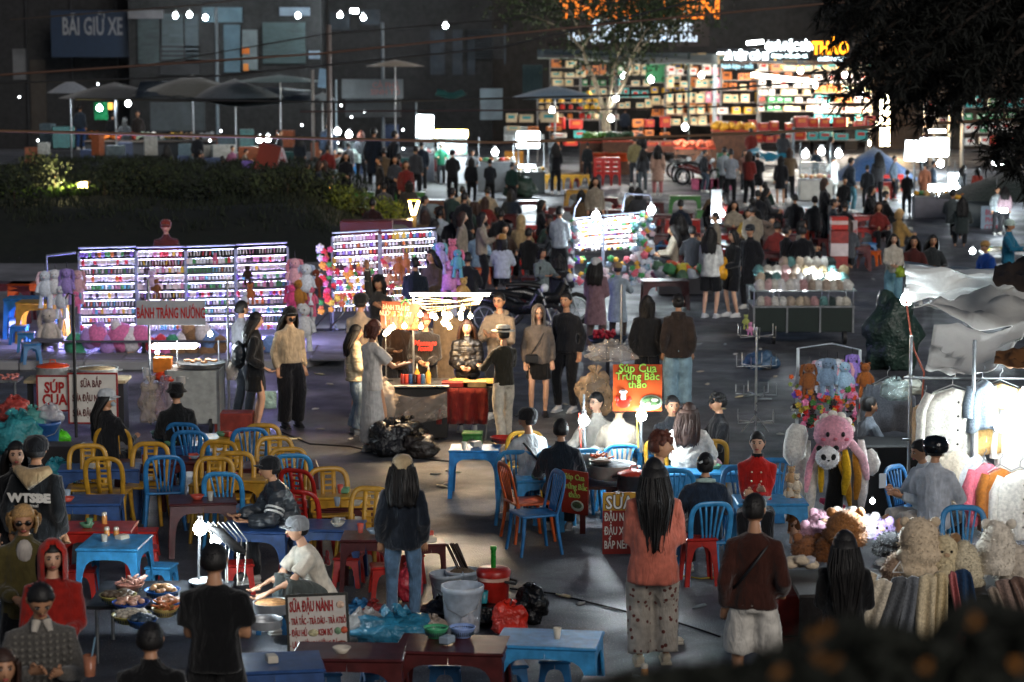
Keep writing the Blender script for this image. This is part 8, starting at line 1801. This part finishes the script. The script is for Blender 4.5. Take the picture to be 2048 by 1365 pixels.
def goods(label, group, px0, px1, rows, D, cols, seed, gap=.03, w=(.22, .4), shelf=True, cat='box', jar=False, fill=.95):
    """shelf rows given by picture rows of their boards (py), each with boxes standing on it"""
    r = random.Random(seed); x0, x1 = XA(px0, D), XA(px1, D)
    if shelf:
        t = thing('shop_shelf', label, 'shelf', ((x0+x1)/2, D+.25, 0)); W_ = x1-x0
        for s in (-1, 1): m = MB(); m.box((s*W_/2, 0, (AT(px0, rows[0]-16, D).z)/2), (.05, .5, AT(px0, rows[0]-16, D).z)); m.build('upright', mat('#6a6a6a', .5), t)
        for py in rows: m = MB(); m.box((0, 0, AT(px0, py, D).z-.02), (W_, .5, .035)); m.build('shelf_board', mat('#8a8078', .6, 'wood'), t)
    for j, py in enumerate(rows):
        z = AT(px0, py, D).z; top = (AT(px0, rows[j-1], D).z-z-.08) if j else .45; x = x0+.04; c = r.choice(cols)
        while x < x1-.12:
            ww = r.uniform(*w); hh = min(top, r.uniform(.55, 1)*top if top > .12 else .12)
            if r.random() < .3: c = r.choice(cols)
            key = (c, jar)
            if key not in proto:
                m = MB()
                if jar: m.lathe((0, 0, 0), [(.5, 0), (.5, .8), (.38, .86), (.4, 1), (.001, 1)], 10)
                else: m.box((0, 0, .5), (1, 1, 1)); m.k = 1; m.box((0, -.5, .62), (.6, .03, .35))
                o = m.build('goods_jar' if jar else 'goods_box', [mat(BG[c], .45), mat(BG[r.choice(list(BG))], .5)]); proto[key] = o
            else: o = proto[key].copy(); COL.objects.link(o)
            o.location = (x+ww/2, D+.15+r.uniform(-.1, .1), z); o.rotation_euler.z = r.uniform(-.25, .25); o.scale = (ww*.9, .3, hh); tag(o, '%s %s on the %s' % (c, 'jar' if jar else 'carton', label), 'jar' if jar else 'carton', '%s %ss on the %s' % (c, 'jar' if jar else 'carton', label))
            x += ww+gap*r.choice([1, 1, 1, 4, 8])
lab = lambda s: s
goods('left shop shelf behind the tree', None, 1100, 1160, [135, 155, 172], 100, ['orange', 'cream', 'white'], 1, w=(.3, .55))
goods('low fruit box stand left of the tree', None, 1010, 1100, [245, 262], 90, ['white', 'orange', 'cream', 'yellow'], 2, w=(.4, .7), shelf=False)
goods('jar shelf left of the tree', None, 1075, 1200, [205, 222, 238], 96, ['red', 'yellow', 'orange', 'cream'], 3, w=(.18, .28), jar=True)
goods('green shop shelf right of the tree', None, 1232, 1300, [150, 172, 195, 218], 101, ['white', 'green', 'cream', 'teal'], 4)
goods('honey shop shelf under the grey canopy', None, 1300, 1375, [140, 165, 188, 210, 232], 101, ['orange', 'white', 'yellow', 'cream'], 5, w=(.3, .45))
goods('pink candy shelf under the grey canopy', None, 1330, 1440, [150, 175, 205, 228, 250], 100, ['white', 'orange', 'pink', 'cream', 'cream'], 6)
goods('tall gift shelf under the dark lit signs', None, 1442, 1520, [160, 180, 205, 228], 101.5, ['orange', 'cream', 'white', 'yellow'], 7)
goods('slanted wine shelf under the tilted tube', None, 1515, 1625, [175, 190, 205, 222], 101, ['white', 'brown', 'blue', 'green', 'cream'], 8)
goods('white packet shelf left of the conifer twigs', None, 1625, 1740, [165, 185, 205, 225, 245], 101, ['white', 'white', 'cream', 'orange', 'teal'], 9)
goods('low front counter of the gift shops', None, 1440, 1580, [262, 285], 95, ['yellow', 'orange', 'red', 'white', 'blue'], 10, w=(.3, .5))
goods('colourful low counter with pink boxes', None, 1585, 1735, [255, 280], 95, ['teal', 'pink', 'white', 'red', 'brown'], 11, w=(.35, .6))
goods('mixed shelf right behind the tree trunk', None, 1162, 1230, [150, 172, 195, 218, 240], 101.5, ['orange', 'white', 'green', 'cream'], 14)
goods('packed corner shelf by the canopy post', None, 1378, 1440, [128, 150, 175, 200, 225, 248], 102, ['orange', 'yellow', 'cream', 'orange'], 15, w=(.25, .4))
goods('crates stacked along the front of the honey shop', None, 1262, 1345, [255, 275, 292], 94, ['orange', 'white', 'red', 'cream', 'yellow'], 16, w=(.3, .6), shelf=False)
goods('crates stacked before the pink candy shelf', None, 1100, 1160, [258, 276, 292], 91, ['teal', 'white', 'red', 'orange'], 17, w=(.3, .6), shelf=False)
goods('upper loft boxes above the wine shelf', None, 1515, 1740, [142, 158], 102, ['orange', 'cream', 'brown', 'white'], 18, w=(.35, .7))
goods('plant shop shelf at the far right', None, 1925, 2045, [215, 240, 265, 290], 92, ['white', 'green', 'red', 'teal'], 12)
goods('small shelf behind the light boxes at the right', None, 1850, 1900, [225, 248], 94, ['white', 'brown', 'cream'], 13)
def heapstand(label, px0, px1, py, D, c, cn, n, r0=.09, tilt=0, cat='produce', hh=.9, name='fruit'):
    x0, x1 = XA(px0, D), XA(px1, D); t = thing('produce_stand', 'sloping stand carrying the '+label, 'stand', ((x0+x1)/2, D+.3, 0)); w = x1-x0; z = max(.5, AT(px0, py, D).z-.25)
    m = MB(); m.box((0, 0, z/2), (w, .9, z)); m.build('base', mat('#5a3a28', .7, 'wood'), t); m = MB(); m.box((0, 0, z+.02), (w+.04, .94, .05)); m.build('tray', mat('#b04028', .5), t)
    r = random.Random(n); pr = None
    for i in range(n):
        if pr is None: m = MB(); m.ell((0, 0, 0), (r0, r0, r0*.85), None, 7, 5); pr = o = m.build(name, mat(c, .45, 'plain'))
        else: o = pr.copy(); COL.objects.link(o)
        o.location = (t.location.x+r.uniform(-w/2+.05, w/2-.05), t.location.y+r.uniform(-.4, .4), z+.08+r.uniform(0, .2)); s = r.uniform(.8, 1.5); o.scale = (s, s, s); tag(o, '%s of the %s' % (cn, label), cat, label)
heapstand('golden dried mango heap', 1425, 1510, 250, 93, '#d8a02a', 'golden packet', 44, .12, name='snack_packet', cat='packet')
heapstand('peach and strawberry trays', 1350, 1430, 285, 91, '#d86a4a', 'peach-red fruit', 44)
heapstand('green leafy vegetables', 1160, 1215, 272, 89, '#4a7a2a', 'green vegetable', 34, .11, name='vegetable')
heapstand('dark green avocados', 1205, 1265, 270, 88, '#2a4a2c', 'dark green fruit', 34, .09)
for k, (px, py, c, w, lb) in enumerate([(1195, 285, '#b8401c', .5, 'terracotta tub of produce left of the road'), (1225, 283, '#b8401c', .5, 'terracotta tub of produce beside the first'), (1250, 280, '#c8481c', .5, 'rightmost terracotta tub of produce')]):
    bucket('produce_tub', lb, Vector((XA(px, 87), 87, .55)), .33, .3, c, False, '#2a5a2a')
carton('yellow_crate', 'yellow fruit crate below the white boxes', Vector((XA(1028, 89), 89, .3)), (.7, .5, .5), '#c8851a', cat='crate')
for k in range(5): carton('foam_box', 'white foam box stacked left of the fruit jars', Vector((XA(1022+(k % 3)*26, 90.5), 90.5, 1.05+.3*(k//3))), (.52, .45, .28), '#b8c0c0', 0, 'foam boxes left of the fruit jars')
# tarps, parasols and fruit stall at the upper left
def parasol(label, px, py, D, w, h, c, cat='parasol', pole=True, n=8):
    p = AT(px, py, D); t = thing('market_parasol', label, cat, (p.x, D, 0)); m = MB(); vs = [(0, 0, p.z)]; k = 24
    for j, (rr_, zz) in enumerate(((.5, h*.45), (1, h))):
        for i in range(k): a = 2*math.pi*i/k; sc = 1-.06*abs(math.sin(a*n/2)); vs.append((math.cos(a)*w*rr_*sc, math.sin(a)*w*rr_*sc*.8, p.z-zz))
    fs = [(0, 1+i, 1+(i+1) % k) for i in range(k)]+[(1+i, 1+k+i, 1+k+(i+1) % k, 1+(i+1) % k) for i in range(k)]; m.add(vs, fs); m.build('canopy', mat(c, .7, 'cloth'), t)
    m = MB(); m.tube([(0, 0, 0), (0, 0, p.z)], .035, 6); m.build('pole', METAL, t)
    for i in range(n): a = 2*math.pi*i/n; m = MB(); m.tube([(0, 0, p.z-.06), (math.cos(a)*w*.97, math.sin(a)*w*.78, p.z-h-.03)], .012, 4); m.build('rib', DARK, t)
parasol('grey-green parasol with pale seams over the dark stalls', 385, 150, 92, 2.4, .8, '#4a4a44'); parasol('dark blue-grey parasol right of the seamed one', 470, 158, 91, 1.9, .7, '#26303a'); parasol('flat teal parasol by the thin poles', 560, 150, 90, 1.7, .25, '#2a5658'); parasol('dark parasol over the fruit bulbs', 230, 165, 93, 2.2, .6, '#16181c'); parasol('small pale parasol at the left of the stalls', 140, 160, 94, .9, .5, '#7a8088'); parasol('beige flat parasol over the middle kiosk', 790, 120, 94, 1.15, .25, '#7a6a54'); parasol('grey-blue parasol over the foam boxes', 1110, 172, 90, 1.7, .45, '#5a7488'); parasol('large blue parasol lit pink on top, right of the white cart', 1748, 293, 80, 1.5, 1.1, '#1f3f66'); parasol('dark green parasol at the right edge', 2010, 345, 66, 1.9, .7, '#142620')
parasol('white round parasol by the beige kiosk wall', 645, 185, 92, .6, .3, '#6a7478')
drape('tarpaulin', 'dark tarp sagging between the parasols at the left', [AT(270, 196, 90), AT(640, 208, 90), AT(620, 175, 93), AT(280, 165, 93)], .1, '#22282c', cat='tarpaulin', amp=.15)
BO('stall_wall', '#3c4448', 300, 410, 205, 262, 99, .2, None, 'greyish curtain wall behind the lit fruit stall', 'wall')
t = thing('fruit_stall', 'long dark fruit stall lit by two bulbs at the upper left', 'market stall', (XA(300, 94), 94.3, 0)); m = MB(); m.box((0, 0, .45), (5.0, .8, .9)); m.build('base', mat('#1c1c1e', .8), t); m = MB(); m.box((0, 0, .92), (5.1, .9, .05)); m.build('counter', mat('#4a3c34', .6, 'wood'), t)
rr = random.Random(14); pr = {}
for i in range(80):
    x = rr.uniform(-2.4, 2.4); g_ = int((x+2.4)/.6); c = ['#e07018', '#d87018', '#a83a2a', '#8a9a80', '#c8c0b0', '#c8a030', '#8a6a50', '#a8a8a8'][g_ % 8]
    if c not in pr: m = MB(); m.ell((0, 0, 0), (.09, .09, .08), None, 7, 5); pr[c] = o = m.build('fruit', mat(c, .5))
    else: o = pr[c].copy(); COL.objects.link(o)
    o.location = (t.location.x+x, 94.3+rr.uniform(-.35, .35), 1.02+rr.uniform(0, .2)); tag(o, 'piece of fruit on the long dark stall at the upper left', 'fruit', 'fruit on the dark stall')
BO('green_cloth', '#1a7a4a', 188, 216, 205, 240, 95.5, .05, None, 'green cloth hanging behind the left fruit bulb', 'cloth', kind='cloth'); BO('yellow_bunch', '#c88a2a', 216, 226, 206, 220, 94.5, .1, None, 'yellow hanging bunch beside the green cloth', 'fruit', kind='food')
t = thing('covered_pile', 'grey tarpaulin-covered pile at the left edge', 'pile', G(35, 285)); blob((0, 0, .55), (1.7, .8, .75), 3, .15, 1.6, 22, 12, .0).build('cover', mat('#5a5c5c', .6, 'bag'), t)
r = random.Random(44)
for i in range(70):
    px, py = r.uniform(60, 960), r.uniform(232, 300); D = r.uniform(86, 97); c, n = r.choice([('#5a6a70', 'grey'), ('#2a5a58', 'teal'), ('#8a4a2a', 'brown'), ('#8a8a84', 'pale'), ('#7a2a2a', 'red'), ('#2a3a5a', 'blue')]); h = r.uniform(.25, .9)
    carton('stall_box', '%s box in the dark clutter of the upper left stalls' % n, (XA(px, D), D, r.choice([0, .1, .6])), (r.uniform(.3, .9), .4, h), c, r.uniform(-.4, .4), '%s boxes of the upper left stalls' % n)
for i in range(16):
    px, py = r.uniform(30, 830), r.uniform(150, 300); bulb('tiny distant light twinkling among the dark upper left stalls', AT(px, py, r.uniform(86, 95)), 6, 9, .035, group='tiny lights of the upper left stalls')
# poles
for px, y0, y1, D, c, rr_, lb in [(432, 15, 160, 98, '#6a7a84', .07, 'grey metal pole before the shutters'), (657, 50, 420, 82, '#4a3e3a', .1, 'brown utility pole left of the bulbs'), (625, 140, 290, 88, '#5a5450', .06, 'slim brown pole by the hanging card'), (765, 45, 240, 96, '#5a646c', .07, 'grey pole by the beige parasol'), (832, 205, 300, 88, '#5a666c', .04, 'thin post left of the tall light box'), (1430, 130, 275, 98, '#8a949a', .09, 'bent white canopy post of the shops'), (1378, 105, 240, 99, '#2a3a38', .05, 'dark green post under the canopy'), (1587, 255, 400, 84, '#7a8890', .05, 'pale post beside the white cart'), (672, 160, 265, 86, '#6a7880', .04, 'thin pale post behind the bulbs'), (527, 285, 330, 87, '#8a8a84', .03, 'thin post of the twin bulbs'), (1846, 318, 420, 79, '#8a9498', .04, 'thin light post under the front light box'), (1958, 372, 430, 66, '#a8b0b4', .04, 'thin white post under the dark green parasol')]:
    a = AT(px, y0, D); t = thing('post', lb, 'pole', (a.x, D, 0)); m = MB(); m.tube([(0, 0, 0), (0, 0, a.z)], rr_, 7); m.build('shaft', mat(c, .5, 'metal'), t)
s_ = sign('hanging_card', 'bluish card hanging from the slim brown pole', AT(646, 157, 87.8), .32, .68, '#5a7488', tilt=6)
s_ = sign('kiosk_board', 'faded pink and grey kiosk front below the beige parasol', AT(745, 178, 95), 2.4, .75, '#5a6266'); text('CÀ PHÊ\nSINH TỐ', s_, (.5, -.02, 0), .3, mat('#8a5a5a', .6), sx=1, lh=.9)
BO('kiosk', '#3a4044', 690, 800, 165, 235, 95.6, 1.2, None, 'grey kiosk with a faded pink front', 'kiosk'); BO('steel_fridge', '#5a6a74', 960, 1005, 178, 240, 97, .7, None, 'pale steel fridge at the edge of the dark alley', 'fridge'); BO('curtain', '#3a4c50', 1045, 1085, 130, 200, 104, .1, None, 'grey-green curtain left of the shop boxes', 'curtain', kind='cloth')
BO('shop_step', '#7a5040', 1240, 1440, 290, 305, 96.5, 4, None, 'reddish raised shop step beyond the road', 'step')
BO('green_board', '#1a6a40', 1292, 1332, 120, 165, 100.3, .1, None, 'green framed board with a white panel in the shop', 'sign');
drape('tarpaulin', 'turquoise tarp over goods behind the topknot man', [AT(1490, 312, 86), AT(1580, 316, 86), AT(1575, 302, 88), AT(1495, 302, 88)], .05, '#2a8aa8', amp=.12)
for k in range(5): carton('pink_basket', 'pink plastic basket on the ground near the grey T-shirt', Vector((XA(1395+14*k, 80), 80, 0)), (.4, .35, .35), '#a84a6a', 0, 'pink baskets by the road')
carton('green_bin', 'tall green bin beside the grey T-shirt man', Vector((XA(1447, 82), 82, 0)), (.45, .4, 1.1), '#1f5a3a', cat='bin')
for k, (px, py, s, c, al, lb) in enumerate([(945, 255, .45, '#6a6a6a', 1, 'grey sack pile in the alley mouth'), (960, 243, .25, '#3a6a4a', 1, 'green sack on the alley pile'), (1040, 385, .5, '#24382c', 1, 'dark leafy sack under the square light box'), (1165, 392, .3, '#a8a8a4', .8, 'white bag by the yellow stools'), (705, 318, .3, '#a0b4b0', .9, 'white bags on the dark table near the two bulbs')]): bag('sack', lb, G(px, py+10) if k != 4 else AT(px, py+8, 82), (s, s*.8, s*.7), c, al, k+30, cat='sack')
drape('butterfly_tarp', 'green net tarp spread low in the dark alley', [AT(868, 190, 98), AT(935, 188, 98), AT(925, 178, 99), AT(875, 178, 99)], .25, '#1f4a44', amp=.05)
# ------------------------------------------------------------ overhead cables
for pts, D, r_, c, lb in [([(-20, 152), (640, 108), (1250, 45), (1760, -2)], 58, .03, '#4a3020', 'brown cable crossing the top from left to upper right'), ([(-20, 262), (400, 272), (1000, 286), (1500, 268), (2070, 236)], 40, .026, '#5a4028', 'brown cable crossing the whole width, lowest'), ([(-20, 168), (440, 152), (1000, 96), (1400, 0)], 60, .025, '#0e0e10', 'black cable rising to the upper right behind the brown one'), ([(150, 198), (700, 205), (1300, 190), (1700, 158)], 62, .028, '#0e0e10', 'black cable crossing in front of the shop jars'), ([(600, 224), (1200, 220), (1760, 206)], 66, .024, '#2a1416', 'thin dark red cable over the candy shop'), ([(20, 40), (400, 10), (520, -5)], 60, .02, '#2a2018', 'thin cable at the upper left corner'), ([(300, 130), (640, 70), (1000, 40), (1300, -5)], 70, .02, '#0c0c0e', 'thin black cable high across the dark building')]:
    cable(lb, [AT(a, b, D) for a, b in pts], r_, c, sag=.0)
# nothing of the templates stays in the place
for q in (T_STOOL, T_TALL, T_TABLE, T_CHY, T_CHB, T_BUN, T_BEAR):
    for k in TREE.get(q.name, tree(q))[1]: bpy.data.objects.remove(k[0])
    bpy.data.objects.remove(q)
flush()
# lettering becomes plain meshes
dg = bpy.context.evaluated_depsgraph_get()
for o in [o for o in bpy.data.objects if o.type == 'FONT']:
    me = bpy.data.meshes.new_from_object(o.evaluated_get(dg)); n = bpy.data.objects.new(o.name, me); COL.objects.link(n)
    n.parent = o.parent; n.matrix_basis = o.matrix_basis.copy(); nm = o.name; bpy.data.objects.remove(o); n.name = nm
